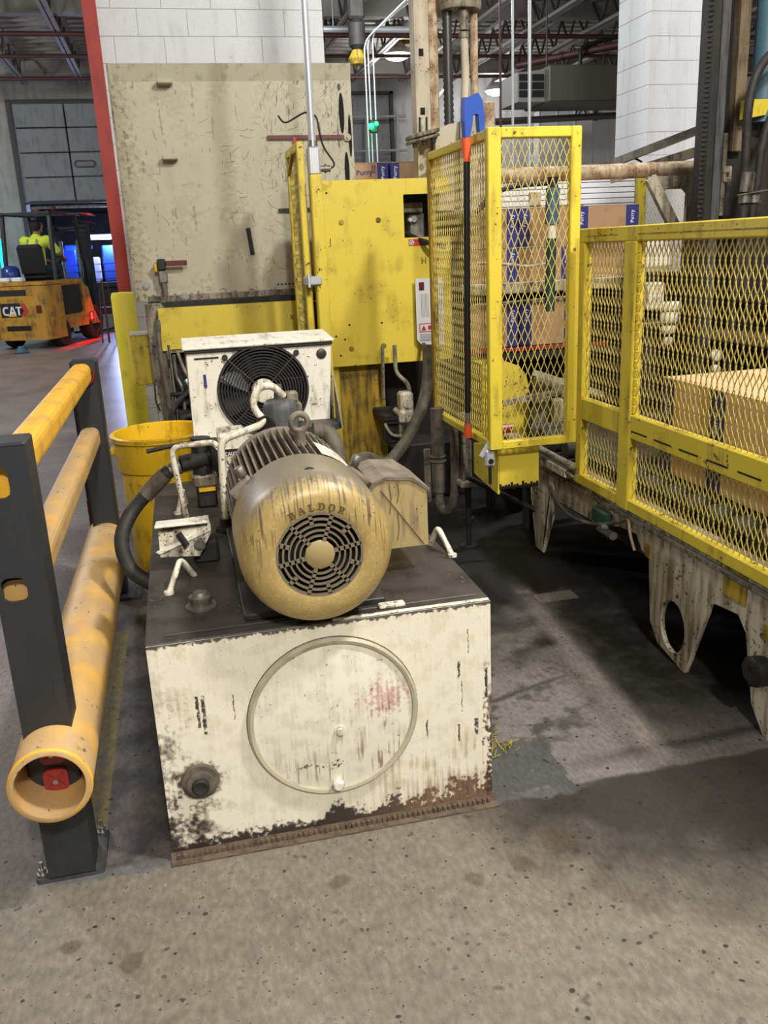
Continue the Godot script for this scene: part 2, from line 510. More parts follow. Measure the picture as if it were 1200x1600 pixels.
func tank_picture() -> ImageTexture:       # 0.884 x 0.595 m
	var w := 884
	var h := 596
	var b := noise(w, h, 0.012, 4, 31)
	var c := noise(w, h, 0.05, 4, 32)
	var s := noise(w, h, 0.06, 3, 33, 1, 12)
	var e := noise(w, h, 0.2, 2, 34)
	var o := PackedByteArray()
	o.resize(w * h * 3)
	var cream := Vector3(238, 232, 212)
	var dark := Vector3(44, 38, 34)
	var rust := Vector3(92, 64, 48)
	var drips := [Vector4(0.105, 0.44, 0.085, 0.0045), Vector4(0.119, 0.44, 0.10, 0.005), Vector4(0.195, 0.43, 0.06, 0.002), Vector4(0.793, 0.43, 0.05, 0.004), Vector4(0.87, 0.40, 0.09, 0.004), Vector4(0.70, 0.27, 0.05, 0.003), Vector4(0.80, 0.37, 0.09, 0.002), Vector4(0.82, 0.52, 0.07, 0.002), Vector4(0.79, 0.24, 0.05, 0.003), Vector4(0.84, 0.25, 0.04, 0.006)]
	var j := 0
	for iy in h:
		var y := 0.595 * (1.0 - float(iy) / h)
		for ix in w:
			var x := 0.884 * ix / w
			var i := iy * w + ix
			var nb := (b[i] - 128) / 128.0
			var nc := (c[i] - 128) / 128.0
			var ns := (s[i] - 128) / 128.0
			var v := cream * (1.0 + 0.02 * nb)
			v = v.lerp(Vector3(196, 188, 160), clampf(0.1 + 0.45 * nb + 0.16 * ns, 0.0, 0.35))
			# grime along the left side, the right side and the foot
			var l := clampf((0.06 - x) * 7.0 + 0.5 * nb + 0.45 * nc + 0.3 * ns - 0.12, 0.0, 0.75) * clampf((0.5 - y) * 5.0, 0.15, 1.0)
			v = v.lerp(dark, l)
			var bd := sqrt((x - 0.09) * (x - 0.09) + (y - 0.205) * (y - 0.205))
			v = v.lerp(dark, clampf((0.062 - bd) * 30.0 + 0.5 * nc, 0.0, 0.85))
			v = v.lerp(dark, clampf((0.19 - y) * 6.0 + 0.55 * nc + 0.6 * nb - 0.3, 0.0, 0.85) * clampf((0.15 - x + 0.07 * nb) * 9.0, 0.0, 1.0))
			var foot := 0.035 + 0.02 * nb + 0.018 * nc + 0.075 * clampf((x - 0.42) * 2.2, 0.0, 1.0) * clampf(0.45 + 0.35 * ns + 0.5 * nb + 0.4 * nc, 0.0, 1.0)
			if x > 0.4 and x < 0.5: foot += 0.03 * clampf(1.0 - absf(x - 0.45) / 0.05, 0.0, 1.0)
			v = v.lerp(dark if x < 0.62 else dark.lerp(rust, 0.45), clampf((foot - y) * 55.0 + 0.25 * nc, 0.0, 0.94))
			v = v.lerp(Vector3(150, 122, 96), clampf((0.17 - y) * 4.5 + 0.5 * ns + 0.3 * nb - 0.1, 0.0, 0.6) * clampf((x - 0.45) * 4.0, 0.0, 1.0))
			v = v.lerp(rust * 0.8, clampf((x - 0.868 + 0.02 * nc + 0.012 * ns) * 120.0, 0.0, 0.9) * clampf((0.40 - y + 0.1 * nb) * 8.0, 0.0, 1.0))
			v = v.lerp(dark, clampf((0.009 * (1.0 + nc) - (0.595 - y)) * 200.0, 0.0, 0.75))
			for d in drips:
				if absf(x - d.x) < 0.012 and y < d.y + 0.005 and y > d.y - d.z - 0.02:
					var k := clampf((d.w - absf(x - d.x + 0.003 * nc)) * 600.0, 0.0, 1.0) * clampf((y - d.y + d.z + 0.02 * nc) * 120.0, 0.0, 1.0)
					v = v.lerp(dark, k * clampf(0.8 + nc, 0.0, 0.92))
			if e[i] > 214 and nc > 0.25: v = v.lerp(dark, 0.5)
			o[j] = clampi(int(v.x), 0, 255); o[j + 1] = clampi(int(v.y), 0, 255); o[j + 2] = clampi(int(v.z), 0, 255)
			j += 3
	return tex(w, h, o)

func lid_picture() -> ImageTexture:        # 0.45 m square
	var n := 448
	var b := noise(n, n, 0.015, 4, 41)
	var c := noise(n, n, 0.06, 3, 42)
	var s := noise(n, n, 0.08, 2, 43, 1, 14)
	var o := PackedByteArray()
	o.resize(n * n * 3)
	var j := 0
	for iy in n:
		for ix in n:
			var i := iy * n + ix
			var x := float(ix) / n
			var y := 1.0 - float(iy) / n
			var nb := (b[i] - 128) / 128.0
			var nc := (c[i] - 128) / 128.0
			var ns := (s[i] - 128) / 128.0
			var v := Vector3(234, 229, 211)
			v = v.lerp(Vector3(200, 193, 174), clampf(0.15 + 0.7 * nb + 0.3 * ns, 0.0, 0.4))
			v = v.lerp(Vector3(196, 138, 142), clampf((0.17 - Vector2((x - 0.80), (y - 0.58) * 1.2).length()) * 6.0 + 0.8 * nc + 0.6 * ns - 0.25, 0.0, 0.62))
			v = v.lerp(Vector3(120, 92, 92), clampf(1.8 * ns + nb - 0.75, 0.0, 0.55) * clampf(1.0 - absf(x - 0.76) * 3.2, 0.0, 1.0) * clampf((0.72 - y) * 5.0, 0.0, 1.0))
			v = v.lerp(Vector3(120, 104, 82), clampf(1.5 * ns - 0.55, 0.0, 0.5) * clampf((0.45 - y) * 4.0, 0.0, 1.0))
			v = v.lerp(Vector3(52, 44, 36), clampf((0.06 - Vector2((x - 0.49), (y - 0.20) * 1.6).length()) * 25.0 + 2.0 * nc - 0.9, 0.0, 0.85))
			v = v.lerp(Vector3(70, 60, 50), clampf((0.05 - Vector2((x - 0.33) * 0.5, (y - 0.21) * 2.0).length()) * 25.0 + 2.2 * nc - 1.1, 0.0, 0.7))
			if c[i] > 214 and b[i] > 135: v = v.lerp(Vector3(80, 70, 60), 0.6)
			o[j] = clampi(int(v.x), 0, 255); o[j + 1] = clampi(int(v.y), 0, 255); o[j + 2] = clampi(int(v.z), 0, 255)
			j += 3
	return tex(n, n, o)

func cover_picture() -> ImageTexture:      # 1.44 x 1.34 m of scratched beige sheet
	var w := 864
	var h := 804
	var b := noise(w, h, 0.006, 4, 51)
	var c := noise(w, h, 0.04, 4, 52)
	var s := noise(w, h, 0.04, 3, 53, 1, 10)
	var o := PackedByteArray()
	o.resize(w * h * 3)
	var j := 0
	for iy in h:
		var y := 1.0 - float(iy) / h
		for ix in w:
			var x := float(ix) / w
			var i := iy * w + ix
			var nb := (b[i] - 128) / 128.0
			var nc := (c[i] - 128) / 128.0
			var ns := (s[i] - 128) / 128.0
			var v := Vector3(186, 180, 156) * (1.0 + 0.05 * nb)
			v = v.lerp(Vector3(148, 136, 106), clampf((0.085 - x) * 9.0 + 0.4 * nc, 0.0, 0.65))
			v = v.lerp(Vector3(76, 66, 48), clampf((0.05 - x) * 6.0 + 1.3 * nc - 0.55, 0.0, 0.7))
			v = v.lerp(Vector3(140, 132, 110), clampf(0.5 * nb + 0.25 * nc, 0.0, 0.35))
			v = v.lerp(Vector3(92, 82, 62), clampf(2.2 * ns + 0.8 * nc - 1.2, 0.0, 0.5) * clampf(0.9 - x, 0.2, 1.0))
			v = v.lerp(Vector3(58, 50, 38), clampf(2.4 * ns + 0.6 * nc - 1.25, 0.0, 0.75) * clampf((x - 0.55) * 2.5 + (y - 0.6) * 0.8, 0.0, 1.0))
			v = v.lerp(Vector3(70, 60, 46), clampf((0.035 - y) * 30.0 + nc - 0.3, 0.0, 0.6))
			o[j] = clampi(int(v.x), 0, 255); o[j + 1] = clampi(int(v.y), 0, 255); o[j + 2] = clampi(int(v.z), 0, 255)
			j += 3
	# scratches
	rng.seed = 77
	for k in 420:
		var x := (0.42 + 0.55 * rng.randf()) * w if k < 370 else rng.randf_range(0.12, 0.9) * w
		var y := rng.randf_range(0.25, 0.93) * h if k < 370 else rng.randf_range(0.1, 0.95) * h
		if k < 220: y = rng.randf_range(0.02, 0.5) * h; x = rng.randf_range(0.6, 0.99) * w
		var a := rng.randf_range(-0.5, 0.6) if k >= 220 else rng.randf_range(1.35, 1.9)
		if rng.randf() < 0.25: a = PI / 2 + rng.randf_range(-0.3, 0.3)
		var L := int(rng.randf_range(8, 46))
		var da := rng.randf_range(-0.03, 0.03)
		var wt := rng.randf_range(0.1, 0.5) if rng.randf() < 0.7 else 0.75
		for q in L:
			x += cos(a); y += sin(a); a += da
			var px := int(x)
			var py := int(y)
			if px < 0 or py < 0 or px >= w - 1 or py >= h: continue
			for d in 2:
				var p := (py * w + px + d) * 3
				for ch in 3: o[p + ch] = int(lerpf(o[p + ch], [52, 44, 34][ch], wt * (1.0 - 0.5 * d)))
	return tex(w, h, o)

func motor_picture() -> ImageTexture:      # u round the axis, v from the back edge over the rim to the grille
	var w := 768
	var h := 384
	var b := noise(w, h, 0.02, 4, 61)
	var c := noise(w, h, 0.07, 3, 62)
	var s := noise(w, h, 0.06, 2, 63, 1, 8)
	var o := PackedByteArray()
	o.resize(w * h * 3)
	var j := 0
	for iy in h:
		var t := float(iy) / h
		for ix in w:
			var i := iy * w + ix
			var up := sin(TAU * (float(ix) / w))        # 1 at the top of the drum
			var nb := (b[i] - 128) / 128.0
			var nc := (c[i] - 128) / 128.0
			var rr := 1.0
			if t > 0.575: rr = 0.695 + 0.305 * cos(minf((t - 0.575) / 0.295, 1.0) * PI / 2)
			if t > 0.87: rr = 0.695 - 0.145 * minf((t - 0.87) / 0.08, 1.0)
			var px := int((0.5 + 0.49 * rr * cos(TAU * ix / w)) * (w - 1))
			var py := int((0.5 - 0.49 * rr * up) * (h - 1))
			var ns := (s[py * w + px] - 128) / 128.0
			var v := Vector3(176, 153, 96) * (1.0 + 0.05 * nb)
			v = v.lerp(Vector3(214, 190, 120), clampf(0.9 * nc + 0.4 * nb - 0.1, 0.0, 0.5))
			# dust settled on what faces up, washed down in runs
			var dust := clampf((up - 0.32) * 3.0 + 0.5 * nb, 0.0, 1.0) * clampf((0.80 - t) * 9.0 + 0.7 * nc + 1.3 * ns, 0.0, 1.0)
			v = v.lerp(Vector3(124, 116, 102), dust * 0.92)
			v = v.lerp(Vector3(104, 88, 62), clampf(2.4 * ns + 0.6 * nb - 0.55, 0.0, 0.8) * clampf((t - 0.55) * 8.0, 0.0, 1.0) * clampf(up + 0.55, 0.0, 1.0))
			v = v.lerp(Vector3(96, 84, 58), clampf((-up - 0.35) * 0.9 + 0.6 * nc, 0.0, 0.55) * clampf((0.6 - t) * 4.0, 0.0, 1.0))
			v = v.lerp(Vector3(70, 62, 46), clampf(1.7 * nc + nb - 1.1, 0.0, 0.6))
			o[j] = clampi(int(v.x), 0, 255); o[j + 1] = clampi(int(v.y), 0, 255); o[j + 2] = clampi(int(v.z), 0, 255)
			j += 3
	return tex(w, h, o)

func C(r: int, g: int, b: int) -> Color: return Color8(r, g, b)

func make_materials() -> void:
	var W := Color.WHITE
	mat("yellow", W, 0.45, 0.0, paint(100, C(216, 194, 62), C(140, 120, 46), 0.2, C(80, 66, 40), 0.15, 0.55), 0.9)
	mat("yellow_sheet", W, 0.42, 0.0, paint(101, C(218, 196, 68), C(176, 154, 52), 0.2, C(96, 80, 44), 0.10, 0.3), 0.9)
	mat("yellow_worn", W, 0.6, 0.0, paint(102, C(176, 146, 36), C(78, 60, 24), 0.45, C(60, 48, 28), 0.15, 0.6), 1.2)
	mat("yellow_mesh", C(196, 178, 92), 0.5)
	mat("barrier_yellow", W, 0.5, 0.0, paint(103, C(244, 184, 52), C(186, 148, 82), 0.35, C(120, 92, 52), 0.06, 0.2), 1.2)
	mat("barrier_tube", W, 0.55, 0.0, paint(104, C(222, 172, 80), C(190, 158, 112), 0.78, C(84, 66, 46), 0.10, 0.2), 1.0)
	mat("bin_yellow", W, 0.42, 0.0, paint(105, C(238, 194, 36), C(150, 120, 34), 0.16, C(90, 70, 30), 0.12, 0.5), 1.6)
	mat("bollard", W, 0.5, 0.0, paint(106, C(230, 210, 58), C(170, 150, 60), 0.14, C(90, 76, 40), 0.06, 0.4), 0.8)
	mat("post_black", W, 0.5, 0.0, paint(107, C(40, 43, 47), C(52, 52, 52), 0.3, C(96, 94, 90), 0.06, 0.3), 1.5)
	mat("plate_grey", W, 0.5, 0.3, paint(108, C(78, 80, 80), C(52, 52, 52), 0.4, C(120, 118, 112), 0.1, 0.2), 2.0)
	mat("white_dirty", W, 0.55, 0.0, paint(109, C(226, 220, 200), C(112, 102, 84), 0.34, C(58, 50, 42), 0.26, 0.55), 1.7)
	mat("white_clean", W, 0.5, 0.0, paint(110, C(232, 228, 214), C(168, 160, 140), 0.25, C(70, 62, 52), 0.16, 0.5), 1.7)
	mat("frame_cream", W, 0.6, 0.0, paint(111, C(188, 180, 157), C(112, 101, 80), 0.44, C(66, 57, 43), 0.22, 0.75), 1.1)
	mat("machine_grey", W, 0.6, 0.0, paint(112, C(150, 143, 124), C(74, 66, 52), 0.45, C(54, 46, 36), 0.26, 0.6), 1.3)
	mat("post_beige", W, 0.6, 0.0, paint(113, C(188, 178, 156), C(146, 132, 108), 0.3, C(110, 84, 54), 0.14, 0.5), 1.0)
	mat("rusty_cream", W, 0.75, 0.0, paint(114, C(190, 174, 146), C(134, 104, 74), 0.55, C(104, 76, 52), 0.26, 0.35), 1.6)
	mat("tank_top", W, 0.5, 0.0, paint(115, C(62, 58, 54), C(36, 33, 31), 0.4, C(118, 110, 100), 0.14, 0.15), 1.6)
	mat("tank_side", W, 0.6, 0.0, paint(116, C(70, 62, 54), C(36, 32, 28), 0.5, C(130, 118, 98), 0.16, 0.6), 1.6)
	mat("sooty", W, 0.7, 0.0, paint(117, C(40, 37, 34), C(22, 20, 18), 0.5, C(74, 68, 58), 0.14, 0.5), 1.6)
	mat("motor_body", W, 0.7, 0.0, paint(118, C(126, 116, 100), C(84, 76, 64), 0.4, C(60, 54, 46), 0.14, 0.3), 2.0)
	mat("gold", W, 0.5, 0.0, paint(119, C(168, 150, 104), C(122, 108, 82), 0.42, C(84, 74, 56), 0.12, 0.75), 2.2)
	mat("gold_dark", C(88, 74, 46), 0.6)
	mat("pump_grey", W, 0.55, 0.0, paint(120, C(86, 90, 92), C(56, 56, 54), 0.45, C(116, 112, 104), 0.14, 0.5), 2.5)
	mat("black_rubber", W, 0.65, 0.0, paint(121, C(36, 34, 33), C(60, 56, 50), 0.4, C(84, 78, 68), 0.1, 0.2), 2.5)
	mat("hose_grey", W, 0.65, 0.0, paint(122, C(100, 94, 80), C(62, 56, 46), 0.45, C(50, 44, 36), 0.14, 0.3), 2.5)
	mat("black", C(20, 20, 21), 0.5)
	mat("dark_void", C(14, 13, 12), 0.9)
	mat("fan_black", C(54, 52, 52), 0.4)
	mat("rail_orange", C(168, 92, 36), 0.5)
	mat("steel", C(170, 170, 166), 0.35, 0.9)
	mat("steel_dull", W, 0.5, 0.6, paint(123, C(132, 128, 120), C(78, 72, 64), 0.4, C(60, 52, 44), 0.14, 0.3), 2.5)
	mat("beige_flat", W, 0.55, 0.0, paint(137, C(180, 174, 150), C(138, 128, 102), 0.2, C(84, 74, 54), 0.12, 0.3), 1.6)
	mat("galvanised", C(186, 190, 192), 0.42, 0.4)
	mat("rust_strip", W, 0.8, 0.0, paint(124, C(104, 88, 72), C(60, 50, 42), 0.4, C(140, 122, 98), 0.16, 0.2), 4.0)
	mat("red_plastic", C(146, 44, 40), 0.5)
	mat("dark_red", C(92, 22, 20), 0.5)
	mat("red_paint", W, 0.5, 0.0, paint(125, C(176, 54, 44), C(146, 44, 36), 0.3, C(120, 60, 50), 0.05, 0.4), 0.6)
	mat("blue_grip", C(50, 84, 168), 0.4)
	mat("orange_grip", C(224, 92, 46), 0.5)
	mat("cardboard", W, 0.8, 0.0, paint(126, C(176, 142, 108), C(152, 122, 90), 0.3, C(150, 120, 84), 0.06, 0.2), 1.5)
	mat("cardboard_pale", W, 0.8, 0.0, paint(127, C(226, 190, 148), C(200, 166, 124), 0.25, C(180, 146, 104), 0.05, 0.2), 1.5)
	mat("box_blue", C(46, 48, 122), 0.6)
	mat("print_blue", C(52, 52, 110), 0.7)
	mat("print_white", C(226, 228, 232), 0.7)
	mat("print_red", C(186, 52, 46), 0.7)
	mat("print_black", C(26, 24, 24), 0.7)
	mat("print_grey", C(120, 120, 122), 0.7)
	mat("label_yellow", C(232, 176, 36), 0.6)
	mat("wall_white", W, 0.7, 0.0, paint(128, C(232, 232, 232), C(208, 206, 203), 0.15, C(170, 166, 160), 0.02, 0.6), 0.5)
	mat("wall_grey", W, 0.8, 0.0, paint(129, C(164, 162, 157), C(136, 132, 127), 0.35, C(110, 104, 98), 0.05, 0.5), 0.4)
	mat("deck", W, 0.8, 0.0, paint(130, C(178, 170, 160), C(146, 138, 130), 0.35, C(120, 112, 104), 0.05, 0.2), 0.3)
	mat("joist", C(138, 134, 126), 0.6)
	mat("joist_dark", C(70, 66, 62), 0.7)
	mat("pipe_red", C(70, 34, 31), 0.55)
	mat("door_grey", W, 0.6, 0.0, paint(131, C(128, 128, 130), C(104, 104, 106), 0.3, C(90, 90, 90), 0.05, 0.5), 0.5)
	mat("hvac", C(86, 82, 74), 0.6)  # darkened, the shade on the casing side is put into this colour
	mat("gold_flat", C(158, 140, 94), 0.55)
	mat("grille_grey", C(116, 106, 86), 0.6)
	mat("drip", C(128, 112, 78), 0.6)
	mat("aisle", W, 0.32, 0.0, paint(132, C(138, 128, 125), C(112, 103, 101), 0.4, C(140, 132, 128), 0.06, 0.0), 0.25)
	mat("forklift_yellow", W, 0.5, 0.0, paint(133, C(188, 140, 48), C(104, 80, 42), 0.36, C(70, 52, 34), 0.14, 0.4), 0.8)
	mat("tyre", C(34, 32, 32), 0.85)
	mat("hivis", C(214, 232, 70), 0.8)
	mat("grey_tape", C(150, 154, 150), 0.6)
	mat("skin", C(150, 102, 78), 0.6)
	mat("hair", C(26, 22, 20), 0.8)
	mat("trousers", C(40, 44, 60), 0.85)
	mat("blue_plastic", C(34, 62, 130), 0.25)
	mat("grey_wrap", C(150, 150, 165), 0.25)
	mat("mast_dark", W, 0.6, 0.0, paint(134, C(48, 44, 39), C(28, 26, 24), 0.45, C(92, 80, 62), 0.14, 0.7), 1.0)
	mat("mast_steel", W, 0.5, 0.3, paint(135, C(92, 94, 96), C(52, 52, 52), 0.3, C(60, 54, 48), 0.12, 0.8), 1.0)
	mat("mast_tan", W, 0.7, 0.0, paint(136, C(118, 104, 80), C(72, 62, 48), 0.45, C(60, 48, 34), 0.2, 0.7), 1.0)
	mat("teal", C(66, 98, 112), 0.5)
	mat("green_cable", C(30, 64, 52), 0.5)
	mat("pane", Color(0.59, 0.63, 0.78, 0.12), 0.08)
	M["pane"].transparency = BaseMaterial3D.TRANSPARENCY_ALPHA
	mat("weed", C(158, 150, 60), 0.8)
	glow("lamp_glow", C(255, 246, 250), 14.0)
	glow("green_glow", C(40, 255, 120), 5.0)
	glow("blue_glow", C(20, 70, 255), 2.4)
	glow("cyan_glow", C(40, 220, 240), 1.6)
	glow("white_glow", C(200, 210, 255), 1.6)
	mat("tank_front", W, 0.5, 0.0, tank_picture())
	mat("tank_lid", W, 0.45, 0.0, lid_picture())
	mat("cover_sheet", W, 0.55, 0.0, cover_picture())
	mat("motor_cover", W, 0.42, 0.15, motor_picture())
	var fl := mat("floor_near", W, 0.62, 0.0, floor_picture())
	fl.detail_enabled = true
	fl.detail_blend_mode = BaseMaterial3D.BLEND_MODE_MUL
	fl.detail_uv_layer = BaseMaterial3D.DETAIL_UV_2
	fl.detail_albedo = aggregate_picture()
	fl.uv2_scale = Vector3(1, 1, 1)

# ---------------------------------------------------------------- lamps
func high_bay(at: Vector3, energy: float, colour: Color, label: String) -> void:
	var t := thing("high_bay_lamp", label, "lamp", at, "high bay lamps")
	var r := MB.new()
	r.lathe([Vector2(0.235, 0.0), Vector2(0.25, 0.0), Vector2(0.23, 0.06), Vector2(0.12, 0.17), Vector2(0.07, 0.26), Vector2(1e-4, 0.26)], Transform3D(Basis(), at), 28)
	part(r, "reflector", M.galvanised, t)
	var g := MB.new()
	g.lathe([Vector2(1e-4, -0.10), Vector2(0.10, -0.09), Vector2(0.19, -0.055), Vector2(0.235, 0.0), Vector2(0.235, 0.03), Vector2(1e-4, 0.03)], Transform3D(Basis(), at), 28)
	part(g, "lens", M.lamp_glow, t)
	var s := MB.new()
	s.tube([at + Vector3(0, 0.26, 0), Vector3(at.x, 5.16, at.z)], 0.012, 6)
	part(s, "hanger", M.joist_dark, t)
	var l := OmniLight3D.new()
	l.name = "lamp_light"
	l.light_energy = energy
	l.light_color = colour
	l.omni_range = 60.0
	l.omni_attenuation = 2.0
	l.light_size = 0.2
	l.shadow_enabled = true
	l.position = Vector3(0, -0.22, 0)
	t.add_child(l)

func _ready() -> void:
	# camera
	var cam := Camera3D.new()
	cam.name = "camera"
	cam.transform = Transform3D(Basis(Vector3(0.9727, -0.04416, 0.22783), Vector3(0.10736, 0.956, -0.27303), Vector3(-0.20575, 0.29003, 0.93464)).orthonormalized(), Vector3(0, 1.52, 0))
	cam.fov = 60.6
	cam.near = 0.05
	cam.far = 100.0
	add_child(cam)
	cam.current = true
	# sky and exposure
	var we := WorldEnvironment.new()
	var env := Environment.new()
	env.background_mode = Environment.BG_COLOR
	env.background_color = Color(0.02, 0.02, 0.02)
	env.ambient_light_source = Environment.AMBIENT_SOURCE_DISABLED
	env.tonemap_mode = Environment.TONE_MAPPER_LINEAR
	env.tonemap_exposure = 0.36
	env.sdfgi_enabled = true
	env.ssao_enabled = true
	env.ssil_enabled = true
	we.environment = env
	add_child(we)
	make_materials()
	# lamps that light the hall
	var warm := Color(1.0, 0.985, 0.96)
	var cool := Color(0.97, 0.985, 1.0)
	high_bay(Vector3(2.2, 4.6, -0.9), 50.0, warm, "high bay lamp above the aisle to the right of the camera")
	high_bay(Vector3(0.3, 4.6, 2.6), 62.0, warm, "high bay lamp behind the camera")
	high_bay(Vector3(-3.8, 4.6, -8.0), 34.0, cool, "high bay lamp above the left aisle")
	high_bay(Vector3(-5.5, 4.6, -15.0), 34.0, cool, "high bay lamp above the far end of the left aisle")
	high_bay(Vector3(3.4, 4.6, -5.4), 17.0, cool, "unseen high bay lamp added above the conveyor to light the pillar fronts")  # lamp added to brighten the fronts of the pillars
	high_bay(Vector3(2.4, 4.6, -11.0), 17.0, cool, "high bay lamp behind the white block pillars")
	high_bay(Vector3(4.27, 4.74, -16.6), 9.0, cool, "lit round lamp under a yellow bracket beside the beige machine post")
	high_bay(Vector3(7.22, 4.62, -19.6), 8.0, cool, "lit round lamp left of the hanging air unit")
	build_room()
	build_far()
	build_forklift()
	build_machine()
	build_conveyor()
	build_barrier()
	build_power_unit()

# ---------------------------------------------------------------- the hall
func build_room() -> void:
	# floor: near patch with its own picture, the rest polished aisle concrete
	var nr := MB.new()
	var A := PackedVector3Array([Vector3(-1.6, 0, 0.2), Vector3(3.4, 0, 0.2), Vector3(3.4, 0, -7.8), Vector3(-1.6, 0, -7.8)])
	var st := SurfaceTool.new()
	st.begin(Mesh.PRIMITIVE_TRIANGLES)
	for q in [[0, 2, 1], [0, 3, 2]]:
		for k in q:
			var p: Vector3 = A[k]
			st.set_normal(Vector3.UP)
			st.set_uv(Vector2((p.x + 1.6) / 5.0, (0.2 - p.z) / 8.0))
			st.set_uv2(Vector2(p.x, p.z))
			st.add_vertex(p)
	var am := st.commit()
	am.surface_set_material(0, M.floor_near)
	for r in [[-12, -1.6, 8, -22], [3.4, 14, 8, -22], [-1.6, 3.4, 8, 0.2], [-1.6, 3.4, -7.8, -22]]:
		nr.quad(Vector3(r[0], 0, r[2]), Vector3(r[1], 0, r[2]), Vector3(r[1], 0, r[3]), Vector3(r[0], 0, r[3]))
	nr.span(Vector3(-12, -0.3, 8), Vector3(14, -0.002, -22))
	var A2 := []
	A2.resize(Mesh.ARRAY_MAX)
	A2[Mesh.ARRAY_VERTEX] = nr.V; A2[Mesh.ARRAY_NORMAL] = nr.N; A2[Mesh.ARRAY_TEX_UV] = nr.U
	am.add_surface_from_arrays(Mesh.PRIMITIVE_TRIANGLES, A2)
	am.surface_set_material(1, M.aisle)
	var fo := MeshInstance3D.new()
	fo.name = "floor"
	fo.mesh = am
	fo.set_meta("kind", "structure")
	add_child(fo)
	# shell
	var m := MB.new()
	m.span(Vector3(-12, 5.18, 8), Vector3(14, 5.4, -22))
	for i in 70: m.span(Vector3(-12, 5.13, -21.9 + i * 0.3), Vector3(14, 5.19, -21.78 + i * 0.3))
	struct(m, "ceiling", M.deck)
	m = MB.new(); m.span(Vector3(-12.3, -0.3, 8), Vector3(-12, 5.4, -22)); struct(m, "wall_left", M.wall_grey)
	m = MB.new(); m.span(Vector3(14, -0.3, 8), Vector3(14.3, 5.4, -22)); struct(m, "wall_right", M.wall_white)
	m = MB.new(); m.span(Vector3(-12.3, -0.3, 8), Vector3(14.3, 5.4, 8.3)); struct(m, "wall_front", M.wall_grey)
	# far wall round the dock opening (x -2.9..0.3, up to 4.72)
	m = MB.new()
	m.span(Vector3(-12.3, -0.3, -22), Vector3(-2.92, 5.4, -21))
	m.span(Vector3(-2.92, 4.72, -22), Vector3(0.3, 5.4, -21))
	m.span(Vector3(0.3, -0.3, -22), Vector3(14.3, 5.4, -21))
	struct(m, "wall_back", M.wall_grey)
	# sectional dock door, half raised
	m = MB.new()
	m.span(Vector3(-2.95, 4.66, -20.98), Vector3(0.3, 4.74, -20.90)); m.span(Vector3(-2.97, 0, -20.98), Vector3(-2.88, 4.74, -20.88)); m.span(Vector3(0.24, 0, -20.98), Vector3(0.33, 4.74, -20.88))
	var d := struct(m, "door_1", M.joist_dark)
	for r in 4:
		for k in 3:
			m = MB.new()
			var y1 := 4.68 - r * 0.485
			m.span(Vector3(-2.87 + k * 1.04, y1 - 0.465, -21.02), Vector3(-2.87 + k * 1.04 + 1.01, y1, -20.95), 0.012)
			part(m, "door_panel", M.door_grey, d)
	m = MB.new(); m.span(Vector3(-2.88, 2.70, -21.0), Vector3(0.25, 2.75, -20.96)); part(m, "door_seal", M.black, d)
	m = MB.new(); m.prism(rrect(Vector2(-1.56, 3.48), Vector2(0.44, 0.15), 0.07), 0.03, Transform3D(Basis(), Vector3(0, 0, -20.95)), [rrect(Vector2(-1.56, 3.48), Vector2(0.38, 0.09), 0.045)])
	part(m, "window_frame", M.joist_dark, d)
	m = MB.new(); m.prism(rrect(Vector2(-1.56, 3.48), Vector2(0.38, 0.09), 0.045), 0.01, Transform3D(Basis(), Vector3(0, 0, -20.945)))
	part(m, "window_pane", M.print_grey, d)
	# second dock door behind the boxes, with its brace frame
	m = MB.new(); m.span(Vector3(3.9, 4.78, -21), Vector3(5.25, 4.84, -20.9)); m.span(Vector3(5.17, 0, -21), Vector3(5.25, 4.84, -20.9))
	d = struct(m, "door_2", M.joist_dark)
	for r in 8:
		m = MB.new(); m.span(Vector3(3.7, 4.76 - (r + 1) * 0.59 + 0.02, -20.99), Vector3(5.16, 4.76 - r * 0.59, -20.93), 0.012); part(m, "door_panel", M.door_grey, d)
	# block pillar with a red corner, behind the beige cover
	blocks("wall_pillar_left", Vector3(-0.46, 0, -8.2), 1.93, 0.42, 5.15)
	m = MB.new(); m.span(Vector3(-0.475, 0, -8.188), Vector3(-0.365, 5.1, -8.176)); m.span(Vector3(-0.475, 0, -8.6), Vector3(-0.463, 5.1, -8.176))
	struct(m, "trim_1", M.red_paint)
	blocks("wall_pillar_right", Vector3(4.47, 0, -8.1), 0.98, 0.62, 5.15)
	# a white partition and the hanging air unit
	m = MB.new(); m.span(Vector3(5.86, 0, -14.2), Vector3(9.6, 3.44, -14.0)); struct(m, "wall_partition", M.wall_white)
	m = MB.new()
	for k in 12: m.span(Vector3(5.86 + k * 0.3, 0.0, -14.0), Vector3(5.875 + k * 0.3, 3.44, -13.985))
	struct(m, "trim_2", M.wall_white)

func blocks(called: String, o: Vector3, w: float, d: float, h: float) -> void:
	var m := MB.new()
	m.span(o + Vector3(0.012, 0, -0.012), o + Vector3(w - 0.012, h, -d + 0.012))
	var root := struct(m, called, M.wall_white)
	var y := 0.0
	var k := 0
	while y < h - 0.05:
		var x := 0.0
		var first := 0.4 if k % 2 == 0 else 0.2
		var n := 0
		while x < w - 0.001:
			var l: float = min(first if n == 0 else 0.4, w - x)
			if w - x - l < 0.08: l = w - x
			m = MB.new()
			var bw := Vector3(l - 0.003, 0.2, d)
			m.box(o + Vector3(x + l / 2, y + 0.1, -d / 2), bw, 0.003)
			part(m, "block", M.wall_white, root)
			x += l; n += 1
		y += 0.203; k += 1

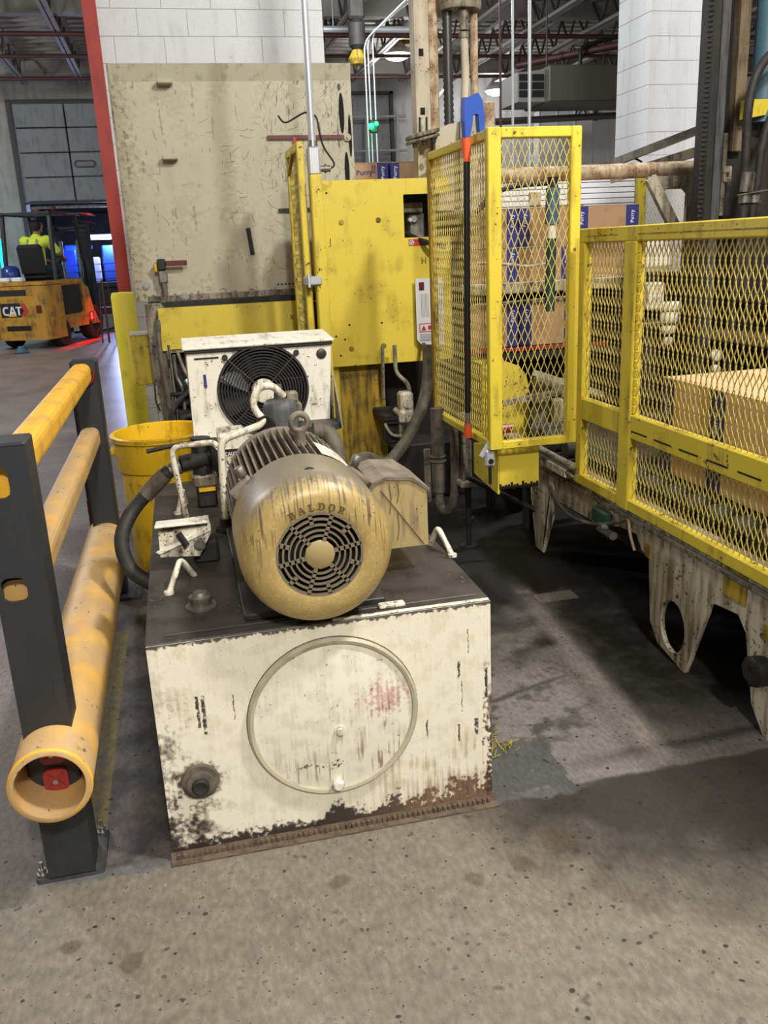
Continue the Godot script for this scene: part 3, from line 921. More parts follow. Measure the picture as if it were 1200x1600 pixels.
func joist(x: float, z0: float, z1: float, nth: String) -> void:
	var t := thing("roof_joist", "open web steel joist under the roof deck, " + nth + " from the left", "joist", Vector3(x, 4.68, (z0 + z1) / 2), "open web roof joists")
	var m := MB.new()
	for s in [-0.035, 0.035]: m.span(Vector3(x + s - 0.025, 4.68, z0), Vector3(x + s + 0.025, 4.725, z1))
	part(m, "bottom_chord", M.joist, t)
	m = MB.new(); m.span(Vector3(x - 0.06, 5.08, z0), Vector3(x + 0.06, 5.13, z1)); part(m, "top_chord", M.joist, t)
	m = MB.new()
	var n := int((z0 - z1) / 0.3)
	for k in n:
		var za := z0 - k * 0.3
		m.bar(Vector3(x, 4.71 if k % 2 == 0 else 5.09, za), Vector3(x, 5.09 if k % 2 == 0 else 4.71, za - 0.3), 0.03, 0.03, Vector3(1, 0, 0))
	stuff(part(m, "web", M.joist_dark, t))

func xpipe(called: String, y: float, z: float, r: float, x0: float, x1: float, mt: Material, label: String, cat: String, group := "", h0 := 0.0, h1 := 0.0) -> void:
	var m := MB.new()
	m.tube([Vector3(x0, y, z), Vector3(x1, y, z)], r, 8)
	if h1 > h0:
		for hx in [h0, h1]: m.tube([Vector3(hx, y, z), Vector3(hx, 5.14, z)], 0.008, 6)
	solo(m, called, mt, label, cat, group)

# ---------------------------------------------------------------- far away things
func build_far() -> void:
	var nth := ["first", "second", "third", "fourth", "fifth", "sixth", "seventh", "eighth", "ninth", "tenth", "eleventh", "twelfth", "thirteenth", "fourteenth"]
	for i in 14: joist(-3.32 + i * 1.03, -7.0, -18.9, nth[i])
	var m := MB.new()
	for z in [-14.5, -18.95]:
		m = MB.new()
		m.span(Vector3(-12, 4.84, z - 0.07), Vector3(14, 4.87, z + 0.07)); m.span(Vector3(-12, 5.1, z - 0.07), Vector3(14, 5.13, z + 0.07)); m.span(Vector3(-12, 4.85, z - 0.012), Vector3(14, 5.12, z + 0.012))
		solo(m, "roof_girder", M.joist, "long grey roof girder " + ("crossing above the hanging air unit" if z > -16 else "along the top of the far wall"), "girder", "roof girders")
	xpipe("sprinkler_pipe", 4.66, -14.8, 0.035, -12, 14, M.pipe_red, "dark red sprinkler pipe under the joists, nearest of three", "pipe")
	xpipe("sprinkler_pipe", 4.66, -16.3, 0.03, -12, 14, M.pipe_red, "dark red sprinkler pipe under the joists, middle of three", "pipe")
	xpipe("sprinkler_pipe", 4.66, -18.2, 0.03, -12, 14, M.pipe_red, "dark red sprinkler pipe under the joists, nearest to the far wall", "pipe")
	xpipe("strut_channel", 4.5, -13.68, 0.045, 2.45, 3.95, M.galvanised, "bright galvanised strut hanging level under the joists beside the white pillar", "strut", "", 2.6, 3.8)
	# dock opening: trailer interior lit blue
	m = MB.new()
	m.span(Vector3(-2.92, 0.9, -26.0), Vector3(0.3, 1.0, -21.9)); m.span(Vector3(-2.92, 0, -26.1), Vector3(0.3, 2.7, -26.0)); m.span(Vector3(-3.0, 0, -26), Vector3(-2.92, 4.8, -21.9)); m.span(Vector3(0.3, 0, -26), Vector3(0.4, 4.8, -21.9)); m.span(Vector3(-3, 2.7, -26), Vector3(0.4, 4.8, -22.0)); m.span(Vector3(-3, 0, -22.1), Vector3(0.4, 0.95, -22))
	solo(m, "dock_trailer", M.sooty, "dark trailer body backed up to the half raised dock door", "trailer")
	rng.seed = 9
	for k in 5:
		var x := -2.6 + k * 0.52
		m = MB.new()
		var hh := 0.55 + 0.3 * rng.randf()
		m.span(Vector3(x, 1.0, -22.9), Vector3(x + 0.46, 1.0 + hh, -22.4), 0.03)
		for q in 3: m.span(Vector3(x - 0.005, 1.08 + q * 0.17, -22.905), Vector3(x + 0.465, 1.11 + q * 0.17, -22.395))
		solo(m, "wrapped_load", M.blue_plastic if k % 2 == 0 else M.grey_wrap, ("blue" if k % 2 == 0 else "grey") + " wrapped pallet load inside the dark trailer, " + ["leftmost", "second from left", "middle", "second from right", "rightmost"][k] + " of five", "pallet load", "wrapped loads in the trailer")
	m = MB.new(); m.span(Vector3(-2.35, 1.74, -22.3), Vector3(-1.75, 1.86, -22.2), 0.02)
	solo(m, "strip_light", M.blue_glow, "glowing blue strip light at the mouth of the trailer", "light")
	area(Vector3(-2.0, 1.7, -22.1), Color(0.3, 0.42, 1.0), 3.0)
	m = MB.new(); m.span(Vector3(-1.95, 1.96, -22.4), Vector3(-0.9, 2.08, -22.32), 0.02)
	solo(m, "strip_light", M.white_glow, "pale white strip light above the blue one in the trailer", "light")
	area(Vector3(-1.3, 1.9, -22.25), Color(0.75, 0.8, 1.0), 12.0)
	# strip curtain hanging in the dock opening
	var cu := thing("strip_curtain", "clear plastic strip curtain hanging in the dock opening", "curtain", Vector3(-1.2, 0.95, -21.3))
	m = MB.new(); m.span(Vector3(-2.85, 2.62, -21.34), Vector3(0.2, 2.68, -21.28)); part(m, "rail", M.steel_dull, cu)
	for k in 8:
		m = MB.new(); m.span(Vector3(-1.0 + k * 0.15, 0.95, -21.31), Vector3(-1.0 + k * 0.15 + 0.14, 2.62, -21.306)); part(m, "strip", M.pane, cu)
	m = MB.new(); m.tube([Vector3(-3.26, 0.9, -19.6), Vector3(-3.31, 2.0, -19.6)], 0.05, 10)
	solo(m, "guide_light", M.cyan_glow, "cyan glowing tube light left of the forklift driver", "light")
	area(Vector3(-3.2, 1.5, -19.4), Color(0.2, 0.9, 1.0), 1.2)
	# kerb of the dock and the low red and white wall right of the forklift
	m = MB.new(); m.span(Vector3(-2.9, 0, -21.05), Vector3(0.3, 0.36, -20.6), 0.02); solo(m, "dock_kerb", M.wall_grey, "low pale kerb below the dock opening", "kerb")
	m = MB.new(); m.span(Vector3(-2.9, 0.36, -21.0), Vector3(0.3, 0.5, -20.65), 0.02); solo(m, "dock_bumper", M.dark_red, "dark red bumper bar lying on the dock kerb", "bumper")
	# bollard
	var b := thing("bollard", "fat yellow bollard in front of the red cornered pillar", "bollard", Vector3(-0.42, 0, -7.75))
	m = MB.new(); m.lathe([Vector2(0.095, 0), Vector2(0.095, 1.22), Vector2(0.085, 1.25), Vector2(1e-4, 1.255)], Transform3D(Basis(), Vector3(-0.42, 0, -7.75)), 28); part(m, "sleeve", M.bollard, b)
	m = MB.new(); m.ring(Vector3(-0.42, 0, -7.75), Vector3.UP, 0.095, 0.16, 0.012, 28); part(m, "base_plate", M.plate_grey, b)
	# copper coloured pole beside it
	m = MB.new()
	m.tube([Vector3(-1.30, 0, -17.6), Vector3(-1.30, 1.15, -17.7)], 0.02, 6); m.tube([Vector3(-1.42, 0, -17.6), Vector3(-1.36, 1.0, -17.7), Vector3(-1.2, 1.05, -17.7), Vector3(-1.16, 0, -17.6)], 0.015, 6)
	solo(m, "pipe_stand", M.pipe_red, "thin copper coloured pipe stand right of the forklift", "stand")
	# hanging air unit
	var hv := thing("air_unit", "grey box air unit hanging from the roof with dark louvres at its end", "air unit", Vector3(5.9, 3.28, -12.4))
	m = MB.new(); m.span(Vector3(5.17, 3.28, -12.9), Vector3(6.9, 3.73, -12.0), 0.015); part(m, "casing", M.hvac, hv)
	m = MB.new(); m.prism(PackedVector2Array([Vector2(4.78, 3.30), Vector2(5.17, 3.30), Vector2(5.17, 3.70), Vector2(4.78, 3.66)]), 0.7, Transform3D(Basis(), Vector3(0, 0, -12.85))); part(m, "outlet_duct", M.joist, hv)
	for k in 2:
		for q in 3:
			m = MB.new(); m.span(Vector3(4.80 + k * 0.19, 3.36 + q * 0.1, -12.15), Vector3(4.96 + k * 0.19, 3.44 + q * 0.1, -12.13)); part(m, "louvre", M.black, hv)
	for x in [5.3, 6.7]:
		m = MB.new(); m.tube([Vector3(x, 3.73, -12.4), Vector3(x, 5.15, -12.4)], 0.012, 6); part(m, "hanger", M.joist_dark, hv)
	m = MB.new(); m.tube(round_path([Vector3(5.75, 3.73, -12.3), Vector3(5.75, 4.0, -12.3), Vector3(7.6, 4.45, -12.3)], 0.1), 0.03, 8); part(m, "pipe", M.black, hv)
	m = MB.new(); m.bar(Vector3(4.6, 3.16, -13.0), Vector3(7.6, 3.3, -13.4), 0.5, 0.04); part(m, "drain_tray", M.joist_dark, hv)
	# big dark red main running up to the right
	m = MB.new(); m.tube([Vector3(5.1, 3.9, -13.0), Vector3(7.6, 4.1, -11.0)], 0.05, 8); solo(m, "sprinkler_main", M.pipe_red, "thick red pipe rising to the right above the air unit", "pipe")
	# clock-like ring and camera on the partition
	m = MB.new(); m.torus(Vector3(6.55, 3.37, -13.95), Vector3(0, 0, 1), 0.085, 0.012, 20, 6, PI * 0.9, PI * 2.2); solo(m, "cable_loop", M.black, "black loop of cable at the top of the white partition", "cable")
	m = MB.new(); m.span(Vector3(6.78, 3.28, -13.98), Vector3(6.83, 3.44, -13.92), 0.01); m.ball(Vector3(6.76, 3.34, -13.9), 0.035, 10); solo(m, "wall_camera", M.black, "small black camera at the top of the white partition", "camera")
	# vertical conduits in the middle of the hall
	for q in [[3.49, -9.0, 0.014, "galvanised", "thin bright conduit dropping from the roof, left of the pair behind the cage"], [3.667, -9.0, 0.018, "galvanised", "thin bright conduit dropping from the roof, right of the pair behind the cage"], [3.36, -9.0, 0.012, "pipe_red", "thin dark red pipe dropping from the roof left of the bright pair"]]:
		m = MB.new(); m.tube([Vector3(q[0], 1.2, q[1]), Vector3(q[0], 5.15, q[1])], q[2], 8)
		solo(m, "drop_conduit", M[q[3]], q[4], "conduit")
	var names := ["leftmost of the three over the printed boxes", "middle one of the three over the printed boxes", "rightmost of the three over the printed boxes"]
	for k in 3:
		m = MB.new()
		var x: float = [2.665, 2.71, 2.775][k]
		m.tube(round_path([Vector3(x, 1.5, -12.0), Vector3(x, 4.0 + 0.05 * k, -12.0), Vector3(x + 0.55, 4.45, -11.4), Vector3(x + 1.3, 4.9, -10.2)], 0.12), 0.010, 7)
		solo(m, "drop_conduit", M.galvanised, "bent grey conduit, " + names[k], "conduit")
	# dark unit heater with yellow cap, green lamp
	var un := thing("unit_heater", "dark hanging hoist unit with a yellow cap beside the white pillar", "hoist", Vector3(2.63, 3.7, -12.2))
	m = MB.new(); m.lathe([Vector2(0.05, 3.95), Vector2(0.11, 4.0), Vector2(0.11, 4.25), Vector2(0.05, 4.3)], Transform3D(Basis(), Vector3(2.63, 0, -12.25)), 12); m.span(Vector3(2.52, 4.3, -12.32), Vector3(2.74, 4.55, -12.18), 0.03); part(m, "body", M.sooty, un)
	m = MB.new(); m.lathe([Vector2(1e-4, 3.76), Vector2(0.09, 3.78), Vector2(0.12, 3.84), Vector2(0.06, 3.95)], Transform3D(Basis(), Vector3(2.62, 0, -12.25)), 12); part(m, "cap", M.yellow_worn, un)
	m = MB.new(); m.tube([Vector3(2.63, 4.5, -12.25), Vector3(2.63, 5.15, -12.25)], 0.015, 6); part(m, "hanger", M.joist_dark, un)
	var gl := thing("signal_lamp", "small green glowing signal lamp on the conduits above the boxes", "signal lamp", Vector3(2.71, 2.98, -11.9))
	m = MB.new(); m.ball(Vector3(2.69, 3.0, -11.92), 0.04, 12); m.ball(Vector3(2.76, 3.03, -11.92), 0.03, 12); part(m, "lens", M.green_glow, gl)
	m = MB.new(); m.span(Vector3(2.68, 2.93, -11.985), Vector3(2.79, 3.08, -11.95), 0.01); part(m, "housing", M.black, gl)
	var ol := OmniLight3D.new()
	ol.light_color = Color(0.2, 1.0, 0.5); ol.light_energy = 0.25; ol.light_size = 0.03; ol.omni_range = 60; ol.omni_attenuation = 2.0; ol.shadow_enabled = true
	ol.position = Vector3(2.72, 3.0, -11.8); add_child(ol)
	m = MB.new(); m.lathe([Vector2(0.2, 0.0), Vector2(0.24, 0.02), Vector2(0.2, 0.12), Vector2(0.05, 0.14)], Transform3D(Basis(), Vector3(4.32, 4.9, -16.4)), 18); solo(m, "lamp_bracket", M.yellow_worn, "yellow round bracket above the lit lamp beside the beige post", "bracket")
	# brace frame standing in front of the second dock door, and a white column
	var fr := thing("brace_stand", "grey tube frame of square bays in front of the far dock door", "frame", Vector3(4.75, 0, -20.4))
	for x in [4.12, 4.45, 5.15]:
		m = MB.new(); m.tube([Vector3(x - 0.12, 0, -20.4), Vector3(x + 0.05, 4.25, -20.4)], 0.03, 6); part(m, "upright", M.joist, fr)
	for y in [2.9, 3.55, 4.25]:
		m = MB.new(); m.tube([Vector3(3.9, y, -20.4), Vector3(5.4, y, -20.4)], 0.03, 6); part(m, "crossbar", M.joist, fr)
	m = MB.new(); m.tube([Vector3(5.45, 0, -20.3), Vector3(5.8, 4.6, -20.3)], 0.04, 8); solo(m, "lean_pole", M.steel_dull, "long grey pole leaning beside the far dock door", "pole")
	m = MB.new(); m.span(Vector3(5.82, 0, -20.5), Vector3(5.98, 5.15, -20.3)); solo(m, "steel_column", M.wall_white, "white steel column standing right of the far dock door", "column")
	m = MB.new(); m.bar(Vector3(5.9, 4.4, -20.4), Vector3(6.6, 5.1, -20.4), 0.08, 0.06); solo(m, "column_brace", M.wall_white, "white diagonal brace at the head of the far steel column", "brace")

func area(at: Vector3, c: Color, e: float) -> void:
	var l := OmniLight3D.new()
	l.light_color = c
	l.light_energy = e
	l.light_size = 0.08
	l.omni_range = 60.0
	l.omni_attenuation = 2.0
	l.shadow_enabled = true
	l.position = at
	add_child(l)

# ---------------------------------------------------------------- a smooth body from tapered capsules
func body(caps: Array, cell: float, k: float) -> MB:
	var lo := Vector3(1e9, 1e9, 1e9)
	var hi := -lo
	for c in caps:
		var r: float = maxf(c[2], c[3]) + k + cell * 2
		lo = lo.min(c[0].min(c[1]) - Vector3.ONE * r)
		hi = hi.max(c[0].max(c[1]) + Vector3.ONE * r)
	var n := Vector3i(((hi - lo) / cell).ceil()) + Vector3i.ONE
	var F := PackedFloat32Array()
	F.resize(n.x * n.y * n.z)
	F.fill(1.0)
	for c in caps:
		var a: Vector3 = c[0]
		var ab: Vector3 = c[1] - a
		var l2 := maxf(ab.length_squared(), 1e-9)
		var r: float = maxf(c[2], c[3]) + k + cell * 2
		var p0 := Vector3i(((c[0].min(c[1]) - Vector3.ONE * r - lo) / cell).floor()).clamp(Vector3i.ZERO, n - Vector3i.ONE)
		var p1 := Vector3i(((c[0].max(c[1]) + Vector3.ONE * r - lo) / cell).ceil()).clamp(Vector3i.ZERO, n - Vector3i.ONE)
		for z in range(p0.z, p1.z + 1):
			for y in range(p0.y, p1.y + 1):
				for x in range(p0.x, p1.x + 1):
					var p := lo + Vector3(x, y, z) * cell
					var t := clampf((p - a).dot(ab) / l2, 0.0, 1.0)
					var d: float = p.distance_to(a + ab * t) - lerpf(c[2], c[3], t)
					var i := (z * n.y + y) * n.x + x
					var h := maxf(k - absf(F[i] - d), 0.0) / k
					F[i] = minf(F[i], d) - h * h * k * 0.25
	var m := MB.new()
	var cellv := {}
	var o8 := [Vector3i(0, 0, 0), Vector3i(1, 0, 0), Vector3i(0, 1, 0), Vector3i(1, 1, 0), Vector3i(0, 0, 1), Vector3i(1, 0, 1), Vector3i(0, 1, 1), Vector3i(1, 1, 1)]
	var at := func(q: Vector3i) -> float: return F[(q.z * n.y + q.y) * n.x + q.x]
	for z in n.z - 1:
		for y in n.y - 1:
			for x in n.x - 1:
				var q := Vector3i(x, y, z)
				var v := []
				var neg := 0
				for o in o8:
					var f: float = F[((z + o.z) * n.y + y + o.y) * n.x + x + o.x]
					v.append(f)
					if f < 0: neg += 1
				if neg == 0 or neg == 8: continue
				var s := Vector3.ZERO
				var cnt := 0
				for e in [[0, 1], [2, 3], [4, 5], [6, 7], [0, 2], [1, 3], [4, 6], [5, 7], [0, 4], [1, 5], [2, 6], [3, 7]]:
					if (v[e[0]] < 0) != (v[e[1]] < 0):
						var t: float = v[e[0]] / (v[e[0]] - v[e[1]])
						s += Vector3(o8[e[0]]).lerp(Vector3(o8[e[1]]), t); cnt += 1
				var g := Vector3(v[1] + v[3] + v[5] + v[7] - v[0] - v[2] - v[4] - v[6], v[2] + v[3] + v[6] + v[7] - v[0] - v[1] - v[4] - v[5], v[4] + v[5] + v[6] + v[7] - v[0] - v[1] - v[2] - v[3]).normalized()
				cellv[q] = [lo + (Vector3(q) + s / cnt) * cell, g]
	var ax := [Vector3i(1, 0, 0), Vector3i(0, 1, 0), Vector3i(0, 0, 1)]
	for q in cellv:
		for i in 3:
			var f0: float = at.call(q)
			var f1: float = at.call(q + ax[i])
			if (f0 < 0) == (f1 < 0): continue
			var u: Vector3i = ax[(i + 1) % 3]
			var w: Vector3i = ax[(i + 2) % 3]
			var cc := [q - u - w, q - w, q, q - u]
			var ok := true
			for e in cc:
				if not cellv.has(e): ok = false
			if not ok: continue
			if f0 >= 0: cc.reverse()
			var A: Array = cellv[cc[0]]
			var B: Array = cellv[cc[1]]
			var C_: Array = cellv[cc[2]]
			var D: Array = cellv[cc[3]]
			m.tri(A[0], B[0], C_[0], A[1], B[1], C_[1])
			m.tri(A[0], C_[0], D[0], A[1], C_[1], D[1])
	return m

func wheel(t: Node3D, at: Vector3, r: float, w: float) -> void:
	var m := MB.new()
	m.lathe([Vector2(r * 0.6, -w / 2), Vector2(r * 0.93, -w / 2), Vector2(r, -w / 2 + 0.03), Vector2(r, w / 2 - 0.03), Vector2(r * 0.93, w / 2), Vector2(r * 0.6, w / 2), Vector2(r * 0.55, w / 2 - 0.04), Vector2(1e-4, w / 2 - 0.04)], Transform3D(Basis(Vector3(0, 1, 0), Vector3(1, 0, 0), Vector3(0, 0, -1)), at), 24)
	var p := part(m, "wheel", M.tyre, t)
	m = MB.new()
	m.lathe([Vector2(r * 0.58, w / 2 - 0.03), Vector2(r * 0.5, w / 2 - 0.02), Vector2(r * 0.3, w / 2 - 0.05), Vector2(r * 0.12, w / 2 - 0.01), Vector2(1e-4, w / 2 - 0.01)], Transform3D(Basis(Vector3(0, 1, 0), Vector3(1, 0, 0), Vector3(0, 0, -1)), at), 18)
	part(m, "hub", M.sooty, p)

func build_forklift() -> void:
	var T := Transform3D(Basis(Vector3.UP, deg_to_rad(-21.0)), Vector3(-2.36, 0, -18.35))
	var t := local("forklift", "yellow forklift with a dark overhead guard seen from behind at the dock", "forklift")
	var m := MB.new()
	var Y: Material = M.forklift_yellow
	# counterweight: rounded plan, stepped profile
	m.prism(rrect(Vector2(0, 0.80), Vector2(1.16, 0.78), 0.2, 5), 0.95, Transform3D(Basis(Vector3(1, 0, 0), Vector3(0, 0, 1), Vector3(0, -1, 0)), Vector3(0, 1.12, 0)))
	var cw := part(m, "counterweight", Y, t)
	m = MB.new(); m.prism(rrect(Vector2(0, 0.78), Vector2(1.2, 0.84), 0.2, 5), 0.06, Transform3D(Basis(Vector3(1, 0, 0), Vector3(0, 0, 1), Vector3(0, -1, 0)), Vector3(0, 1.19, 0))); part(m, "rear_deck", Y, t)
	m = MB.new(); m.span(Vector3(-0.25, 0.34, 1.185), Vector3(0.22, 0.43, 1.2), 0.01); part(m, "tow_slot", M.black, cw)
	m = MB.new(); m.span(Vector3(0.36, 0.64, 1.15), Vector3(0.46, 0.78, 1.197), 0.01); part(m, "tail_lamp", M.dark_red, cw)
	m = MB.new(); m.span(Vector3(-0.30, 0.955, 1.185), Vector3(0.22, 1.06, 1.195)); part(m, "grille_plate", M.sooty, cw)
	letters("CAT", 0.15, 0.008, Vector3(-0.10, 0.69, 1.195), M.print_white, "lettering", cw)
	m = MB.new(); m.prism(PackedVector2Array([Vector2(0.06, 0.60), Vector2(0.15, 0.60), Vector2(0.21, 0.70), Vector2(0.15, 0.82), Vector2(0.06, 0.82), Vector2(0.13, 0.70)]), 0.006, Transform3D(Basis(), Vector3(0, 0, 1.19))); part(m, "emblem_red", M.print_red, cw)
	m = MB.new(); m.prism(PackedVector2Array([Vector2(-0.32, 0.58), Vector2(0.06, 0.58), Vector2(0.13, 0.70), Vector2(0.06, 0.83), Vector2(-0.32, 0.83)]), 0.003, Transform3D(Basis(), Vector3(0, 0, 1.189))); part(m, "emblem_black", M.print_black, cw)
	m = MB.new(); m.prism(PackedVector2Array([Vector2(-0.19, 0.60), Vector2(-0.02, 0.60), Vector2(-0.105, 0.69)]), 0.005, Transform3D(Basis(), Vector3(0, 0, 1.193))); part(m, "emblem_triangle", M.label_yellow, cw)
	m = MB.new(); m.prism(PackedVector2Array([Vector2(-0.45, 0.30), Vector2(0.95, 0.30), Vector2(0.75, 0.62), Vector2(0.35, 0.62), Vector2(0.2, 0.55), Vector2(0.0, 0.55), Vector2(-0.45, 0.55)]), 1.04, Transform3D(Basis(Vector3(0, 0, -1), Vector3(0, 1, 0), Vector3(1, 0, 0)), Vector3(-0.52, 0, 0))); part(m, "chassis", Y, t)
	m = MB.new(); m.span(Vector3(-0.5, 0.5, -0.3), Vector3(0.515, 1.1, 0.45), 0.02); part(m, "battery_door", M.sooty, t)
	m = MB.new(); m.prism(PackedVector2Array([Vector2(0.35, 0.5), Vector2(0.75, 0.5), Vector2(0.6, 1.0), Vector2(0.35, 1.12)]), 1.06, Transform3D(Basis(Vector3(0, 0, -1), Vector3(0, 1, 0), Vector3(1, 0, 0)), Vector3(-0.53, 0, 0))); part(m, "cowl", Y, t)
	m = MB.new(); m.span(Vector3(-0.54, 1.08, -0.35), Vector3(0.56, 1.19, 0.6), 0.03); part(m, "seat_deck", Y, t)
	letters("8", 0.13, 0.006, Vector3(0.53, 0.45, -0.60), M.print_white, "number", t, Basis(Vector3.UP, PI / 2))
	m = MB.new(); m.span(Vector3(0.525, 0.36, -0.72), Vector3(0.53, 0.54, -0.5)); part(m, "number_plate", M.print_red, t)
	for s in [-1, 1]:
		wheel(t, Vector3(0.40 * s, 0.33, -0.78), 0.33, 0.24)
		wheel(t, Vector3(0.46 * s, 0.25, 0.62), 0.25, 0.2)
		for z in [0.55, -0.75]:
			m = MB.new(); m.bar(Vector3(0.49 * s, 1.1, z), Vector3(0.46 * s, 2.36, z * 0.75), 0.07, 0.07, Vector3(0, 0, 1), 0.01); part(m, "guard_post", M.black, t)
		m = MB.new(); m.bar(Vector3(0.46 * s, 2.38, 0.48), Vector3(0.46 * s, 2.38, -0.72), 0.07, 0.06); part(m, "guard_rail", M.black, t)
		m = MB.new(); m.span(Vector3(0.32 * s - 0.08, 0.1, -1.28), Vector3(0.32 * s + 0.08, 2.2, -1.08)); part(m, "mast_rail", M.black, t)
		m = MB.new(); m.span(Vector3(0.20 * s - 0.05, 0.06, -2.2), Vector3(0.20 * s + 0.05, 0.1, -1.3)); part(m, "fork", M.sooty, t)
		m = MB.new(); m.tube([Vector3(0.18 * s, 0.3, -1.12), Vector3(0.18 * s, 1.9, -1.12)], 0.035, 10); part(m, "lift_cylinder", M.steel_dull, t)
	for k in 7:
		m = MB.new(); m.span(Vector3(-0.44, 2.37, 0.45 - k * 0.19), Vector3(0.44, 2.40, 0.49 - k * 0.19)); part(m, "guard_slat", M.black, t)
	m = MB.new(); m.span(Vector3(-0.35, 1.1, -1.28), Vector3(0.35, 1.18, -1.15)); m.span(Vector3(-0.35, 2.1, -1.28), Vector3(0.35, 2.18, -1.15)); m.span(Vector3(-0.4, 0.3, -1.36), Vector3(0.4, 0.42, -1.29)); m.span(Vector3(-0.4, 0.75, -1.36), Vector3(0.4, 0.85, -1.29)); part(m, "carriage", M.black, t)
	m = MB.new(); m.span(Vector3(-0.26, 1.19, -0.1), Vector3(0.26, 1.32, 0.4), 0.05); m.obox(Transform3D(Basis(Vector3(1, 0, 0), 0.15), Vector3(0, 1.56, 0.42)), Vector3(0.5, 0.56, 0.12), 0.05); part(m, "seat", M.black, t)
	m = MB.new(); m.tube([Vector3(0, 1.0, -0.62), Vector3(0, 1.5, -0.42)], 0.03, 8); m.torus(Vector3(0, 1.52, -0.40), Vector3(0, 0.8, 0.5), 0.15, 0.015, 20, 6); part(m, "steering_wheel", M.black, t)
	m = MB.new(); m.ball(Vector3(0.30, 2.47, -0.1), 0.05, 10); m.span(Vector3(0.05, 2.41, 0.1), Vector3(0.15, 2.46, 0.2)); part(m, "beacon", M.dark_red, t)
	t.transform = T
	# the slit housing that throws a red line on the floor
	var L := Vector3(-1.46, 2.32, -18.35)
	var A := Vector3(-2.23, 0, -15.9)
	var B := Vector3(-1.33, 0, -20.1)
	var nrm := (A - L).cross(B - L).normalized()
	var aim := ((A - L).normalized() + (B - L).normalized()).normalized()
	var side := aim.cross(nrm).normalized()
	var hs := thing("line_projector", "small dark housing on the forklift roof that throws a red line", "projector", L - aim * 0.03)
	m = MB.new()
	for s in [-1, 1]: m.obox(Transform3D(Basis(side, nrm, side.cross(nrm)), L + aim * 0.12 + nrm * (0.0615 * s)), Vector3(0.36, 0.12, 0.004))
	part(m, "slit_plate", M.black, hs)
	m = MB.new(); m.obox(Transform3D(Basis(side, nrm, side.cross(nrm)), L - aim * 0.03), Vector3(0.36, 0.24, 0.01), 0.0); part(m, "back_plate", M.black, hs)
	m = MB.new(); m.bar(L - aim * 0.03, Vector3(-2.02, 2.38, -18.35), 0.03, 0.03); part(m, "bracket_arm", M.black, hs)
	var sp := SpotLight3D.new()
	sp.name = "projector_light"
	sp.light_color = Color(1.0, 0.06, 0.05)
	sp.light_energy = 380.0
	sp.spot_angle = 42.0
	sp.spot_range = 40.0
	sp.spot_attenuation = 2.0
	sp.light_size = 0.0005
	sp.shadow_enabled = true
	sp.look_at_from_position(L, L + aim, nrm)
	add_child(sp)
	# driver
	var pr := local("person", "seated forklift driver in a bright yellow shirt, seen from behind with one arm forward", "person")
	var hip := Vector3(0, 1.40, 0.22)
	var chest := Vector3(0.0, 1.80, 0.20)
	var neck := Vector3(0.02, 2.00, 0.17)
	var head := Vector3(0.04, 2.14, 0.12)
	var sr := Vector3(0.22, 1.90, 0.17)
	var sl := Vector3(-0.22, 1.90, 0.17)
	var er := Vector3(0.34, 1.66, -0.02)
	var hr := Vector3(0.26, 1.58, -0.28)
	var el := Vector3(-0.32, 1.66, 0.0)
	var hl := Vector3(-0.12, 1.56, -0.26)
	var sk := [[neck, head, 0.055, 0.06], [head, head + Vector3(0.01, 0.05, 0.0), 0.085, 0.092], [head + Vector3(0.0, -0.06, -0.05), head + Vector3(0, -0.05, -0.06), 0.05, 0.045], [head + Vector3(0, -0.01, -0.1), head + Vector3(0, -0.03, -0.11), 0.015, 0.016], [head + Vector3(0.09, 0, 0.01), head + Vector3(0.092, -0.02, 0.01), 0.018, 0.014], [head + Vector3(-0.09, 0, 0.01), head + Vector3(-0.092, -0.02, 0.01), 0.018, 0.014], [neck, chest, 0.06, 0.12], [chest, hip, 0.13, 0.13], [chest, sr, 0.08, 0.06], [chest, sl, 0.08, 0.06], [sr, er, 0.055, 0.045], [er, hr, 0.044, 0.032], [sl, el, 0.055, 0.045], [el, hl, 0.044, 0.032]]
	for s in [[hr, er], [hl, el]]:
		var f: Vector3 = (s[0] - s[1]).normalized()
		var ac := f.cross(Vector3.UP).normalized()
		sk.append([s[0], s[0] + f * 0.07, 0.036, 0.038])
		for k in 4:
			var r0: Vector3 = s[0] + f * 0.08 + ac * (0.03 - 0.02 * k)
			sk.append([r0, r0 + f * (0.05 - 0.006 * absf(k - 1.3)), 0.0105, 0.0095])
			sk.append([r0 + f * 0.05, r0 + f * 0.06 + Vector3(0, -0.035, 0), 0.0095, 0.0085])
		sk.append([s[0] + f * 0.03 + ac * 0.03, s[0] + f * 0.07 + ac * 0.06 - Vector3(0, 0.02, 0), 0.013, 0.011])
	for s in [-1, 1]:
		sk.append([hip + Vector3(0.09 * s, -0.02, 0), Vector3(0.13 * s, 1.42, -0.28), 0.09, 0.065])
		sk.append([Vector3(0.13 * s, 1.42, -0.28), Vector3(0.14 * s, 1.08, -0.36), 0.06, 0.045])
		sk.append([Vector3(0.14 * s, 1.06, -0.36), Vector3(0.14 * s, 1.03, -0.50), 0.045, 0.04])
	var bd := part(body(sk, 0.016, 0.03), "body", M.skin, pr)
	bd.name = "body"
	part(body([[hip + Vector3(0, -0.02, 0), chest, 0.15, 0.155], [chest, neck + Vector3(0, -0.04, 0.01), 0.14, 0.085], [chest + Vector3(0, 0.04, 0), sr, 0.12, 0.09], [chest + Vector3(0, 0.04, 0), sl, 0.12, 0.09], [sr, sr.lerp(er, 0.75), 0.085, 0.075], [sl, sl.lerp(el, 0.75), 0.085, 0.075]], 0.025, 0.04), "shirt", M.hivis, pr)
	m = MB.new()
